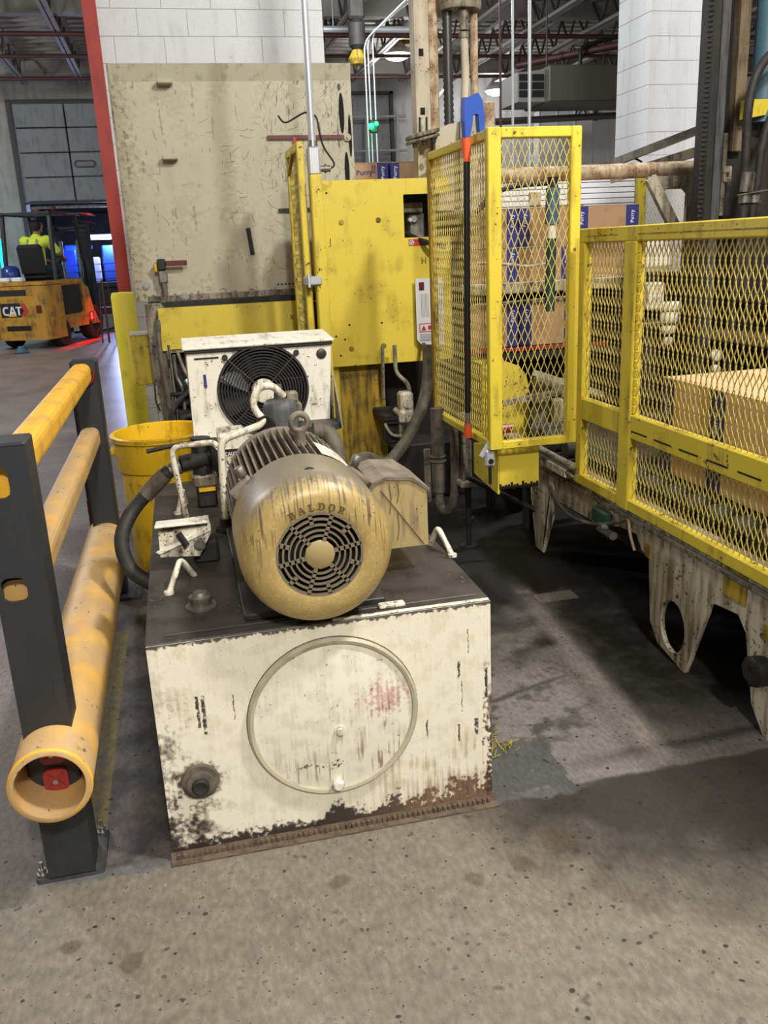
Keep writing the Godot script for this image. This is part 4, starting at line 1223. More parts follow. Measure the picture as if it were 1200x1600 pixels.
	for s in [-1, 1]: m.tube([Vector3(0.09 * s, 1.5, 0.375), Vector3(0.09 * s, 1.75, 0.37), Vector3(0.09 * s, 1.93, 0.31)], 0.016, 6)
	m.tube([Vector3(-0.15, 1.72, 0.34), Vector3(0, 1.72, 0.375), Vector3(0.15, 1.72, 0.34)], 0.016, 6)
	part(m, "reflective_tape", M.grey_tape, pr)
	var tr := []
	for s in [-1, 1]:
		tr.append([hip + Vector3(0.09 * s, -0.03, 0), Vector3(0.13 * s, 1.42, -0.28), 0.105, 0.08])
		tr.append([Vector3(0.13 * s, 1.42, -0.28), Vector3(0.14 * s, 1.12, -0.36), 0.078, 0.062])
	part(body(tr, 0.025, 0.04), "trousers", M.trousers, pr)
	part(body([[head + Vector3(0.0, 0.045, 0.02), head + Vector3(0.01, 0.06, -0.02), 0.098, 0.092], [head + Vector3(0, -0.01, 0.05), head + Vector3(0, 0.03, 0.05), 0.07, 0.08]], 0.016, 0.03), "hair", M.hair, pr)
	pr.transform = T
	# odds and ends on the rear deck and floor
	m = MB.new(); m.span(Vector3(-0.42, 1.19, 0.78), Vector3(-0.22, 1.27, 0.95), 0.02)
	var o := solo(m, "foam_box", M.print_white, "white box on the forklift's rear deck, left of two", "box", "white boxes on the forklift")
	var o2 := o.duplicate(); o2.name = "foam_box_001"; add_child(o2); tag(o2, "white box on the forklift's rear deck, right of two", "box", "white boxes on the forklift")
	o.transform = T * Transform3D(Basis(), o.position)
	o2.transform = T * Transform3D(Basis(), o2.position + Vector3(0.26, 0, 0.02))
	m = MB.new(); m.lathe([Vector2(0.16, 1.19), Vector2(0.17, 1.3), Vector2(0.16, 1.42), Vector2(0.1, 1.47), Vector2(1e-4, 1.48)], Transform3D(Basis(), Vector3(-0.40, 0, 0.52)), 18)
	o = solo(m, "blue_pail", M.blue_plastic, "blue pail standing on the forklift's rear deck beside the seat", "pail"); o.transform = T * Transform3D(Basis(), o.position)
	m = MB.new(); m.lathe([Vector2(0.12, 0), Vector2(0.13, 0.02), Vector2(0.08, 0.07), Vector2(0.05, 0.12), Vector2(1e-4, 0.13)], Transform3D(Basis(Vector3(1, 0, 0), Vector3(0, 1, 0), Vector3(0, 0, 0.7)), Vector3(-2.72, 0, -16.6)), 11)
	solo(m, "rag", M.teal, "crumpled teal rag on the floor behind the forklift", "rag")

# ---------------------------------------------------------------- machine behind the power unit
func bolt(m: MB, p: Vector3, ax: Vector3, r: float, h: float) -> void:
	var x := Transform3D(MB.frame(ax), p)
	m.lathe([Vector2(r * 1.5, 0), Vector2(r * 1.5, h * 0.3), Vector2(r, h * 0.3)], x, 14)
	m.lathe([Vector2(r, h * 0.3), Vector2(r, h), Vector2(1e-4, h)], x, 6, 0, TAU, 2.0)

func build_machine() -> void:
	var m := MB.new()
	# beige cover
	var c := thing("machine_cover", "large scratched beige sheet metal cover in front of the white pillar", "cover", Vector3(0.475, 1.255, -5.85))
	m.prism(PackedVector2Array([Vector2(-0.24, 1.255), Vector2(1.195, 1.255), Vector2(1.195, 2.60), Vector2(-0.24, 2.60)]), 0.05, Transform3D(Basis(), Vector3(0, 0, -5.87)), [], Rect2(-0.24, 1.255, 1.435, 1.345))
	part(m, "sheet", M.cover_sheet, c)
	m = MB.new(); m.prism(PackedVector2Array([Vector2(0, 0), Vector2(0.018, 0.095), Vector2(-0.05, 0.095), Vector2(-0.05, 0)]), 1.435, Transform3D(Basis(Vector3(0, 0, 1), Vector3(0, 1, 0), Vector3(-1, 0, 0)), Vector3(1.195, 2.505, -5.82))); part(m, "top_flange", M.beige_flat, c)
	m = MB.new(); m.span(Vector3(-0.245, 1.25, -5.87), Vector3(-0.235, 2.6, -5.80)); part(m, "left_edge", M.machine_grey, c)
	m = MB.new(); m.span(Vector3(-0.16, 1.245, -5.83), Vector3(1.19, 1.285, -5.805), 0.004); part(m, "bottom_flange", M.machine_grey, c)
	for p in [Vector2(0.076, 2.497), Vector2(0.062, 2.083)]:
		m = MB.new(); m.span(Vector3(p.x - 0.045, p.y - 0.012, -5.82), Vector3(p.x + 0.045, p.y + 0.012, -5.74), 0.004); part(m, "bracket", M.beige_flat, c)
	for q in [[1.128, 2.32, 0.19, 0.016], [1.145, 1.98, 0.19, 0.015], [1.175, 2.19, 0.2, 0.010], [1.12, 2.47, 0.03, 0.01]]:
		m = MB.new(); m.prism(oval(Vector2(q[0], q[1]), q[3], q[2] * 0.62, 18), 0.006, Transform3D(Basis(), Vector3(0, 0, -5.822))); part(m, "worn_slot", M.rust_strip if q[2] < 0.05 else M.dark_void, c)
	m = MB.new(); m.disc(Vector3(1.155, 2.18, -5.82), Vector3(0, 0, 1), 0.022, 0.02, 14); m.disc(Vector3(1.155, 2.18, -5.80), Vector3(0, 0, 1), 0.010, 0.012, 8); part(m, "pivot_bolt", M.post_beige, c)
	m = MB.new(); m.obox(Transform3D(Basis(Vector3(0, 0, 1), 0.1), Vector3(0.50, 1.585, -5.818)), Vector3(0.028, 0.165, 0.004)); part(m, "tape_strip", M.sooty, c)
	for k in 6:
		m = MB.new(); m.disc(Vector3(0.655 + k * 0.024, 1.315, -5.822), Vector3(0, 0, 1), 0.007, 0.004, 8); part(m, "vent_hole", M.black, c)
	for p in [Vector3(-0.165, 1.35, -5.82), Vector3(0.06, 1.275, -5.805)]:
		m = MB.new(); bolt(m, p, Vector3(0, 0, 1), 0.018, 0.025); part(m, "bolt", M.steel, c)
	m = MB.new(); m.bar(Vector3(0.655, 2.188, -5.80), Vector3(1.13, 2.183, -5.80), 0.022, 0.012, Vector3(0, 0, 1)); part(m, "long_bar", M.dark_red, c, "dark red bar across the cover")
	m = MB.new(); m.bar(Vector3(0.69, 1.765, -5.80), Vector3(1.1, 1.765, -5.80), 0.018, 0.012, Vector3(0, 0, 1)); part(m, "short_bar", M.black, c)
	# limit switch at the lower left of the cover with its grey conduit
	var ls := thing("limit_switch", "limit switch with a dark red arm at the lower left of the beige cover", "switch", Vector3(-0.06, 1.38, -5.74))
	m = MB.new(); m.span(Vector3(-0.085, 1.44, -5.80), Vector3(-0.035, 1.505, -5.72), 0.006); part(m, "head", M.black, ls)
	m = MB.new(); m.span(Vector3(-0.035, 1.462, -5.76), Vector3(0.095, 1.492, -5.74), 0.003); part(m, "arm", M.dark_red, ls)
	m = MB.new(); m.span(Vector3(-0.085, 1.36, -5.80), Vector3(-0.03, 1.44, -5.73), 0.008); part(m, "switch_body", M.steel_dull, ls)
	m = MB.new(); m.span(Vector3(-0.105, 1.43, -5.80), Vector3(-0.085, 1.48, -5.74), 0.004); part(m, "yellow_cap", M.label_yellow, ls)
	m = MB.new(); m.tube(smooth_path([Vector3(-0.06, 1.37, -5.75), Vector3(-0.06, 1.28, -5.72), Vector3(-0.11, 1.16, -5.62), Vector3(-0.125, 1.0, -5.58), Vector3(-0.115, 0.8, -5.57), Vector3(-0.10, 0.55, -5.57)]), 0.017, 10)
	solo(m, "flexible_conduit", M.hose_grey, "grey conduit running down the machine frame from the limit switch", "conduit")
	# lower yellow panel and the frame behind it
	var yp := thing("lower_panel", "low wide yellow panel under the beige cover with a small letter K", "panel", Vector3(0.31, 0.97, -5.6))
	m = MB.new(); m.prism(PackedVector2Array([Vector2(-0.11, 0.965), Vector2(0.74, 0.965), Vector2(0.74, 1.22), Vector2(-0.11, 1.22)]), 0.02, Transform3D(Basis(), Vector3(0, 0, -5.62))); part(m, "sheet", M.yellow_sheet, yp)
	letters("K", 0.028, 0.002, Vector3(0.70, 1.12, -5.598), M.gold_dark, "letter", yp)
	m = MB.new(); bolt(m, Vector3(0.70, 0.99, -5.6), Vector3(0, 0, 1), 0.014, 0.012); part(m, "bolt", M.steel_dull, yp)
	var fr := thing("press_stand", "soot stained grey press stand carrying hydraulic pipes left of the fan cooler", "machine frame", Vector3(0.4, 0, -5.9))
	m = MB.new(); m.span(Vector3(-0.185, 0, -5.78), Vector3(-0.085, 1.25, -5.64), 0.006); part(m, "upright", M.machine_grey, fr)
	m = MB.new(); m.span(Vector3(-0.17, 1.21, -5.80), Vector3(1.16, 1.25, -5.66), 0.004); part(m, "cross_beam", M.sooty, fr)
	m = MB.new(); m.span(Vector3(-0.08, 0, -6.4), Vector3(1.15, 1.2, -5.72)); part(m, "base_body", M.sooty, fr)
	m = MB.new(); m.span(Vector3(-0.06, 0.35, -5.72), Vector3(0.06, 0.60, -5.55), 0.01); m.span(Vector3(-0.03, 0.62, -5.72), Vector3(0.05, 0.72, -5.58), 0.01); part(m, "valve_block", M.sooty, fr)
	m = MB.new(); m.span(Vector3(-0.06, 0.95, -5.72), Vector3(0.3, 0.97, -5.6)); part(m, "ledge", M.machine_grey, fr)
	m = MB.new()
	m.tube(round_path([Vector3(-0.045, 0.94, -5.6), Vector3(-0.045, 0.80, -5.6), Vector3(-0.015, 0.74, -5.58), Vector3(-0.015, 0.4, -5.58)], 0.03), 0.012, 8)
	part(m, "pipe", M.steel_dull, fr)
	m = MB.new(); m.tube(round_path([Vector3(-0.02, 0.95, -5.6), Vector3(0.0, 0.86, -5.58), Vector3(0.03, 0.80, -5.56), Vector3(0.03, 0.5, -5.56)], 0.03), 0.011, 8); part(m, "pipe", M.machine_grey, fr)
	m = MB.new(); m.tube(round_path([Vector3(-0.12, 0.70, -5.58), Vector3(-0.05, 0.70, -5.56), Vector3(0.05, 0.71, -5.56)], 0.02), 0.013, 8); part(m, "pipe", M.sooty, fr)
	m = MB.new(); m.tube(round_path([Vector3(-0.07, 1.0, -5.6), Vector3(-0.06, 0.4, -5.57)], 0.02), 0.009, 8); part(m, "pipe", M.steel_dull, fr)
	m = MB.new(); m.tube(smooth_path([Vector3(0.05, 0.74, -5.52), Vector3(-0.03, 0.68, -5.5), Vector3(-0.09, 0.60, -5.5), Vector3(-0.09, 0.48, -5.5)]), 0.016, 9); part(m, "hose", M.black_rubber, fr)
	m = MB.new(); m.tube(smooth_path([Vector3(0.06, 0.57, -5.5), Vector3(-0.02, 0.565, -5.5), Vector3(-0.05, 0.5, -5.5), Vector3(-0.05, 0.4, -5.5)]), 0.018, 9); part(m, "hose", M.black_rubber, fr)
	m = MB.new(); m.tube(round_path([Vector3(-0.165, 0.60, -5.6), Vector3(-0.185, 0.66, -5.58), Vector3(-0.18, 0.77, -5.58), Vector3(-0.172, 0.8, -5.6)], 0.02), 0.005, 6); part(m, "wire_loop", M.black, fr)
	m = MB.new(); m.tube([Vector3(0.01, 0.79, -5.52), Vector3(0.045, 0.74, -5.5)], 0.014, 8); m.tube([Vector3(0.035, 0.66, -5.5), Vector3(0.045, 0.615, -5.5)], 0.012, 8); part(m, "fitting", M.galvanised, fr)
	# small yellow box at the left
	var yb := thing("yellow_box", "small yellow steel box on the machine frame beside the bollard", "box", Vector3(-0.24, 0.71, -6.12))
	m = MB.new(); m.span(Vector3(-0.315, 0.712, -6.28), Vector3(-0.18, 1.035, -6.0), 0.006); part(m, "casing", M.yellow, yb)
	m = MB.new(); m.span(Vector3(-0.318, 1.035, -6.285), Vector3(-0.178, 1.042, -5.995)); part(m, "dusty_lid", M.post_beige, yb)
	m = MB.new(); m.span(Vector3(-0.18, 0.8, -6.2), Vector3(-0.08, 0.85, -6.1)); part(m, "arm", M.machine_grey, yb)
	# mesh gate with its post
	var g := thing("mesh_gate", "narrow yellow gate of expanded metal seen edge on beside the beige cover", "gate", Vector3(0.70, 0, -4.98))
	m = MB.new(); m.span(Vector3(0.685, 0.3, -5.25), Vector3(0.72, 2.05, -5.205), 0.004); part(m, "stile", M.yellow, g)
	m = MB.new(); m.span(Vector3(0.685, 0.3, -4.82), Vector3(0.72, 2.05, -4.785), 0.004); part(m, "stile", M.yellow, g)
	m = MB.new(); m.span(Vector3(0.685, 2.01, -5.205), Vector3(0.72, 2.05, -4.82), 0.004); part(m, "top_rail", M.yellow, g)
	m = MB.new(); m.span(Vector3(0.685, 0.3, -5.205), Vector3(0.72, 0.34, -4.82), 0.004); part(m, "bottom_rail", M.yellow, g)
	m = MB.new(); m.bar(Vector3(0.70, 1.93, -5.21), Vector3(0.70, 2.03, -5.0), 0.03, 0.03); part(m, "brace", M.yellow_worn, g)
	m = MB.new(); m.diamonds(Vector3(0.702, 0.34, -5.205), Vector3(0, 0, 1), Vector3(0, 1, 0), 0.385, 1.67, 0.0297, 0.0735, 0.003); stuff(part(m, "expanded_mesh", M.yellow_mesh, g))
	m = MB.new(); m.span(Vector3(0.735, 0, -4.80), Vector3(0.797, 1.885, -4.72), 0.005); part(m, "post", M.yellow, g)
	m = MB.new(); m.span(Vector3(0.675, 1.34, -4.80), Vector3(0.76, 1.385, -4.70), 0.006); m.tube([Vector3(0.69, 1.40, -4.70), Vector3(0.69, 1.33, -4.69)], 0.008, 6); part(m, "latch", M.galvanised, g, "galvanised gate latch")
	m = MB.new(); m.span(Vector3(0.70, 2.03, -5.05), Vector3(0.722, 2.10, -5.02), 0.003); part(m, "red_bracket", M.red_plastic, g)
	# junction box and conduit above the gate post
	var jb := thing("junction_box", "grey junction box with a conduit rising above the yellow gate post", "junction box", Vector3(0.765, 1.885, -4.76))
	m = MB.new(); m.span(Vector3(0.735, 1.885, -4.80), Vector3(0.795, 2.02, -4.74), 0.008); part(m, "box", M.galvanised, jb)
	m = MB.new(); m.tube([Vector3(0.765, 2.02, -4.77), Vector3(0.78, 5.1, -4.77)], 0.019, 12); part(m, "conduit", M.galvanised, jb)
	m = MB.new(); m.tube([Vector3(0.766, 2.02, -4.77), Vector3(0.767, 2.05, -4.77)], 0.026, 12); part(m, "coupling", M.steel, jb)
	m = MB.new(); m.tube([Vector3(0.795, 1.915, -4.77), Vector3(0.85, 1.915, -4.77)], 0.016, 10); m.tube([Vector3(0.82, 1.915, -4.77), Vector3(0.83, 1.915, -4.77)], 0.022, 8); part(m, "gland", M.steel_dull, jb)
	m = MB.new(); m.tube(smooth_path([Vector3(0.85, 1.915, -4.77), Vector3(0.872, 1.94, -4.77), Vector3(0.82, 2.02, -4.76), Vector3(0.80, 2.10, -4.75), Vector3(0.79, 2.16, -4.76), Vector3(0.74, 2.185, -4.8), Vector3(0.66, 2.16, -4.95), Vector3(0.63, 2.20, -5.0)]), 0.005, 7); part(m, "cable", M.black, jb)
	# big yellow cover with a cut out
	var y := thing("yellow_cover", "tall yellow sheet cover with a small letter J and a cut out", "cover", Vector3(1.15, 0.865, -5.1))
	m = MB.new(); m.prism(PackedVector2Array([Vector2(0.83, 0.868), Vector2(1.56, 0.868), Vector2(1.56, 1.56), Vector2(1.292, 1.56), Vector2(1.292, 1.79), Vector2(1.56, 1.79), Vector2(1.56, 1.873), Vector2(0.83, 1.873)]), 0.012, Transform3D(Basis(), Vector3(0, 0, -5.012))); part(m, "front_sheet", M.yellow_sheet, y)
	m = MB.new(); m.span(Vector3(0.83, 0.87, -5.3), Vector3(0.838, 1.873, -5.012)); m.span(Vector3(0.83, 1.865, -5.3), Vector3(1.56, 1.873, -5.012)); part(m, "side_sheet", M.yellow, y)
	for p in [Vector2(0.935, 1.655), Vector2(1.145, 1.66), Vector2(0.955, 0.965), Vector2(1.145, 0.97)]:
		m = MB.new(); bolt(m, Vector3(p.x, p.y, -5.0), Vector3(0, 0, 1), 0.010, 0.010); part(m, "bolt", M.yellow_worn, y)
	for p in [Vector2(0.862, 1.81), Vector2(0.95, 1.10), Vector2(1.14, 1.10), Vector2(0.92, 1.02), Vector2(0.87, 1.04), Vector2(0.89, 0.93)]:
		m = MB.new(); m.disc(Vector3(p.x, p.y, -5.001), Vector3(0, 0, 1), 0.006, 0.002, 10); part(m, "hole", M.dark_void, y)
	letters("J", 0.036, 0.002, Vector3(0.868, 1.555, -4.999), M.gold_dark, "letter", y, Basis(), "Droid Sans", false)
	letters("H", 0.036, 0.002, Vector3(1.40, 1.43, -4.999), M.gold_dark, "letter", y, Basis(), "Droid Sans", false)
	var wl := MB.new(); wl.span(Vector3(1.315, 1.515, -5.0), Vector3(1.42, 1.55, -4.997)); var wlo := part(wl, "warning_label", M.print_red, y)
	m = MB.new(); m.disc(Vector3(1.332, 1.5325, -4.997), Vector3(0, 0, 1), 0.014, 0.001, 16); part(m, "symbol", M.print_white, wlo)
	m = MB.new(); m.ring(Vector3(1.332, 1.5325, -4.996), Vector3(0, 0, 1), 0.008, 0.011, 0.001, 16); m.obox(Transform3D(Basis(Vector3(0, 0, 1), 0.8), Vector3(1.332, 1.5325, -4.995)), Vector3(0.003, 0.018, 0.001)); part(m, "symbol", M.print_black, wlo)
	# what shows in the cut out
	var iv := thing("valve_assembly", "grey valve assembly with a black hose inside the cut out of the yellow cover", "valve", Vector3(1.4, 1.5, -5.3))
	m = MB.new(); m.span(Vector3(1.28, 1.5, -5.45), Vector3(1.6, 1.82, -5.40)); part(m, "back_plate", M.dark_void, iv)
	m = MB.new(); m.span(Vector3(1.30, 1.70, -5.38), Vector3(1.46, 1.755, -5.2), 0.006); part(m, "block", M.machine_grey, iv)
	m = MB.new(); m.span(Vector3(1.385, 1.55, -5.38), Vector3(1.48, 1.70, -5.25), 0.01); part(m, "manifold", M.steel_dull, iv)
	m = MB.new(); m.disc(Vector3(1.41, 1.665, -5.25), Vector3(0, 0, 1), 0.018, 0.03, 12); m.disc(Vector3(1.375, 1.66, -5.22), Vector3(0, 0, 1), 0.012, 0.05, 10); part(m, "fitting", M.galvanised, iv)
	m = MB.new(); m.tube(smooth_path([Vector3(1.33, 1.64, -5.3), Vector3(1.335, 1.60, -5.2), Vector3(1.36, 1.56, -5.05), Vector3(1.42, 1.525, -4.95), Vector3(1.50, 1.50, -4.9)]), 0.014, 9); part(m, "hose", M.black_rubber, iv)
	# white notice
	var sg := thing("notice_plate", "white notice plate with a red warning box hanging beside the cage", "sign", Vector3(1.40, 0.97, -4.96))
	m = MB.new(); m.prism(PackedVector2Array([Vector2(1.335, 0.995), Vector2(1.36, 0.965), Vector2(1.5, 0.95), Vector2(1.5, 1.335), Vector2(1.335, 1.335)]), 0.008, Transform3D(Basis(), Vector3(0, 0, -4.965))); part(m, "plate", M.print_white, sg)
	m = MB.new(); m.span(Vector3(1.35, 1.035, -4.957), Vector3(1.48, 1.085, -4.955)); var rb := part(m, "warning_box", M.print_red, sg)
	m = MB.new(); m.span(Vector3(1.354, 1.04, -4.955), Vector3(1.476, 1.08, -4.954)); part(m, "box_field", M.print_white, rb)
	m = MB.new(); m.prism(PackedVector2Array([Vector2(1.36, 1.045), Vector2(1.39, 1.045), Vector2(1.375, 1.075)]), 0.002, Transform3D(Basis(), Vector3(0, 0, -4.954))); m.span(Vector3(1.40, 1.048, -4.954), Vector3(1.47, 1.072, -4.953)); part(m, "mark", M.print_red, rb)
	m = MB.new(); m.span(Vector3(1.355, 1.27, -4.957), Vector3(1.385, 1.315, -4.955)); part(m, "picture", M.dark_red, sg)
	m = MB.new()
	for k in 5: m.span(Vector3(1.352, 1.02 - k * 0.009, -4.957), Vector3(1.47, 1.024 - k * 0.009, -4.956))
	for k in 6: m.span(Vector3(1.365 + k * 0.008, 1.12, -4.957), Vector3(1.367 + k * 0.008, 1.25, -4.956))
	stuff(part(m, "text_lines", M.print_grey, sg))
	m = MB.new(); m.tube(smooth_path([Vector3(1.37, 0.97, -4.95), Vector3(1.36, 0.92, -4.9), Vector3(1.33, 0.8, -4.8), Vector3(1.28, 0.6, -4.7)]), 0.012, 8); solo(m, "cable", M.hose_grey, "thin grey cable dropping from the notice plate", "cable")
	# yellow column under the cover
	var yc := thing("yellow_column", "worn dark yellow sheet column under the tall yellow cover", "column", Vector3(1.0, 0, -5.2))
	m = MB.new(); m.span(Vector3(0.885, 0, -5.4), Vector3(1.165, 0.87, -5.1), 0.004); part(m, "column_sheet", M.yellow_worn, yc)
	m = MB.new(); m.span(Vector3(0.85, 0, -5.4), Vector3(0.886, 0.87, -5.06), 0.004); part(m, "edge_strip", M.yellow, yc)
	# dark machine body behind everything
	var mb := thing("press", "dark sooty press in shadow behind the yellow covers", "machine", Vector3(1.6, 0, -5.9))
	m = MB.new(); m.span(Vector3(1.17, 0, -6.4), Vector3(1.75, 1.82, -5.5)); part(m, "body", M.sooty, mb)
	m = MB.new(); m.span(Vector3(1.0, 1.78, -6.5), Vector3(1.85, 1.84, -5.46)); part(m, "top_plate", M.machine_grey, mb)
	m = MB.new(); m.span(Vector3(1.18, 0.0, -5.5), Vector3(1.7, 0.35, -5.1), 0.01); part(m, "plinth", M.sooty, mb)
	# pipes and valve in the dark gap
	var hv := thing("hydraulic_valve", "off white hydraulic valve with bent pipes in the dark gap beside the yellow column", "valve", Vector3(1.2, 0.35, -4.85))
	m = MB.new(); m.span(Vector3(1.185, 0.60, -4.90), Vector3(1.26, 0.72, -4.80), 0.012); m.span(Vector3(1.17, 0.55, -4.88), Vector3(1.25, 0.62, -4.78), 0.01); m.disc(Vector3(1.225, 0.66, -4.80), Vector3(0, 0, 1), 0.028, 0.02, 14); part(m, "body", M.white_dirty, hv)
	m = MB.new(); m.tube(round_path([Vector3(1.185, 0.98, -4.9), Vector3(1.185, 0.82, -4.9), Vector3(1.25, 0.76, -4.86), Vector3(1.26, 0.56, -4.84)], 0.04), 0.012, 9); part(m, "pipe", M.machine_grey, hv)
	m = MB.new(); m.tube(round_path([Vector3(1.125, 0.98, -4.95), Vector3(1.115, 0.66, -4.93)], 0.04), 0.010, 9); part(m, "pipe", M.machine_grey, hv)
	m = MB.new(); m.span(Vector3(1.08, 0.555, -5.1), Vector3(1.21, 0.60, -4.82), 0.01); m.span(Vector3(1.10, 0.42, -4.95), Vector3(1.2, 0.52, -4.85), 0.01); part(m, "bracket", M.sooty, hv)
	m = MB.new(); m.tube(round_path([Vector3(1.09, 0.55, -4.82), Vector3(1.12, 0.48, -4.80), Vector3(1.2, 0.47, -4.80), Vector3(1.25, 0.56, -4.82)], 0.04), 0.009, 8); part(m, "pipe", M.frame_cream, hv)
	m = MB.new(); m.tube([Vector3(1.15, 0.63, -4.83), Vector3(1.21, 0.56, -4.79)], 0.016, 8); m.tube([Vector3(1.19, 0.40, -4.86), Vector3(1.19, 0.56, -4.84)], 0.014, 8); part(m, "fitting", M.frame_cream, hv)
	m = MB.new(); m.tube(smooth_path([Vector3(1.31, 1.0, -4.62), Vector3(1.295, 0.85, -4.6), Vector3(1.25, 0.68, -4.58), Vector3(1.13, 0.51, -4.5), Vector3(0.99, 0.43, -4.35), Vector3(0.92, 0.47, -4.2), Vector3(0.80, 0.545, -4.05), Vector3(0.70, 0.50, -3.9), Vector3(0.60, 0.40, -3.75)]), 0.033, 12)
	solo(m, "thick_hose", M.hose_grey, "thick dusty grey hose looping down behind the motor's terminal box", "hose")
	# standing pipes under the cage
	var sp := thing("standing_pipes", "dusty pipes and channels standing under the side of the cage", "pipes", Vector3(1.28, 0, -4.2))
	m = MB.new(); m.tube([Vector3(1.235, 0.72, -4.25), Vector3(1.235, 0.45, -4.25), Vector3(1.235, 0.28, -4.25)], 0.034, 14); part(m, "pipe", M.hose_grey, sp)
	for yv in [0.47, 0.445]:
		m = MB.new(); m.torus(Vector3(1.235, yv, -4.25), Vector3.UP, 0.036, 0.007, 16, 6); part(m, "clamp", M.hose_grey, sp)
	m = MB.new(); m.tube(smooth_path([Vector3(1.235, 0.30, -4.25), Vector3(1.24, 0.2, -4.24), Vector3(1.27, 0.19, -4.2), Vector3(1.295, 0.3, -4.16), Vector3(1.295, 0.66, -4.15)]), 0.024, 10); part(m, "hose", M.hose_grey, sp)
	m = MB.new(); m.tube([Vector3(1.19, 0.5, -4.3), Vector3(1.19, 0.22, -4.3)], 0.018, 8); part(m, "pipe", M.machine_grey, sp)
	m = MB.new(); m.span(Vector3(1.32, 0.36, -4.2), Vector3(1.37, 0.70, -4.1), 0.005); part(m, "channel", M.machine_grey, sp)
	m = MB.new(); m.span(Vector3(1.295, 0.34, -4.2), Vector3(1.39, 0.37, -4.05), 0.005); part(m, "bracket", M.machine_grey, sp)
	m = MB.new(); m.tube([Vector3(1.355, 0.34, -4.13), Vector3(1.355, 0.15, -4.13)], 0.017, 10); m.disc(Vector3(1.355, 0.13, -4.13), Vector3.UP, 0.032, 0.03, 6); m.tube([Vector3(1.355, 0.13, -4.13), Vector3(1.355, 0.0, -4.13)], 0.015, 8); m.disc(Vector3(1.355, 0.0, -4.13), Vector3.UP, 0.05, 0.012, 12); part(m, "jack_screw", M.sooty, sp)
	m = MB.new(); m.bar(Vector3(1.28, 0.66, -4.1), Vector3(1.40, 0.55, -3.9), 0.02, 0.02); part(m, "brace", M.sooty, sp)
	# beige machine post, rusty column, chain and pipes
	var mp := thing("machine_post", "tall beige machine post with a rusty column bolted along its right side", "post", Vector3(1.5, 1.84, -5.25))
	m = MB.new(); m.prism(PackedVector2Array([Vector2(1.44, -5.3), Vector2(1.44, -5.2), Vector2(1.521, -5.2), Vector2(1.521, -5.3)]), 3.3, Transform3D(Basis(Vector3(1, 0, 0), Vector3(0, 0, 1), Vector3(0, -1, 0)), Vector3(0, 5.14, 0))); part(m, "post", M.post_beige, mp)
	m = MB.new(); m.span(Vector3(1.523, 1.84, -5.3), Vector3(1.583, 5.14, -5.22), 0.008); part(m, "rusty_column", M.rusty_cream, mp)
	for yv in [2.54, 2.24]:
		m = MB.new(); m.span(Vector3(1.462, yv - 0.018, -5.2), Vector3(1.488, yv + 0.018, -5.195)); part(m, "slot", M.dark_void, mp)
	m = MB.new(); m.obox(Transform3D(Basis(Vector3(0, 0, 1), 0.22), Vector3(1.45, 2.11, -5.13)), Vector3(0.17, 0.022, 0.14), 0.005); m.obox(Transform3D(Basis(Vector3(0, 0, 1), 0.22), Vector3(1.45, 2.085, -5.13)), Vector3(0.17, 0.016, 0.14), 0.005); part(m, "clamp_flange", M.machine_grey, mp)
	for k in 3:
		m = MB.new(); bolt(m, Vector3(1.39 + k * 0.055, 2.066 + k * 0.012, -5.08), Vector3(0, -1, 0), 0.014, 0.028); part(m, "bolt", M.sooty, mp)
	for k in 2:
		m = MB.new(); m.tube([Vector3(1.435 + k * 0.04, 2.1, -5.13), Vector3(1.437 + k * 0.04, 2.2, -5.13)], 0.006, 6); part(m, "stud", M.sooty, mp)
	m = MB.new()
	var cp := []
	var cr := []
	for k in 60:
		cp.append(Vector3(1.63, 2.16 + k * 0.0105, -5.2)); cr.append(0.024 if k % 3 == 0 else 0.029)
	m.tube(cp, cr, 14); solo(m, "ribbed_sleeve", M.fan_black, "dark ribbed sleeve hanging beside the rusty column", "sleeve")
	var pl := thing("hose_column", "pale ribbed hose and tan pipe rising to a round cap beside the machine post", "pipes", Vector3(1.72, 2.1, -5.1))
	m = MB.new(); m.tube(smooth_path([Vector3(1.66, 1.75, -5.05), Vector3(1.665, 2.0, -5.05), Vector3(1.69, 2.25, -5.1), Vector3(1.715, 2.42, -5.15), Vector3(1.71, 2.60, -5.15)]), 0.022, 12); part(m, "hose", M.post_beige, pl)
	m = MB.new(); m.disc(Vector3(1.71, 2.60, -5.15), Vector3.UP, 0.028, 0.03, 12); m.disc(Vector3(1.71, 2.64, -5.15), Vector3.UP, 0.026, 0.10, 12); part(m, "fitting", M.machine_grey, pl)
	m = MB.new(); m.tube([Vector3(1.785, 2.245, -5.2), Vector3(1.785, 2.76, -5.2)], 0.022, 12); part(m, "pipe", M.rusty_cream, pl)
	m = MB.new(); m.tube([Vector3(1.755, 2.245, -5.25), Vector3(1.755, 2.76, -5.25)], 0.014, 10); part(m, "pipe", M.machine_grey, pl)
	m = MB.new(); m.lathe([Vector2(1e-4, 2.745), Vector2(0.115, 2.745), Vector2(0.125, 2.765), Vector2(0.125, 2.83), Vector2(1e-4, 2.83)], Transform3D(Basis(), Vector3(1.70, 0, -5.2)), 28); part(m, "round_cap", M.machine_grey, pl)
	var ph := thing("head_plate", "beige stained machine plate with a sloping top above the cage", "plate", Vector3(1.65, 1.7, -5.1))
	m = MB.new(); m.prism(PackedVector2Array([Vector2(1.525, 1.7), Vector2(1.84, 1.7), Vector2(1.84, 2.24), Vector2(1.72, 2.225), Vector2(1.68, 2.175), Vector2(1.60, 2.16), Vector2(1.525, 2.13)]), 0.05, Transform3D(Basis(), Vector3(0, 0, -5.18))); part(m, "plate", M.post_beige, ph)
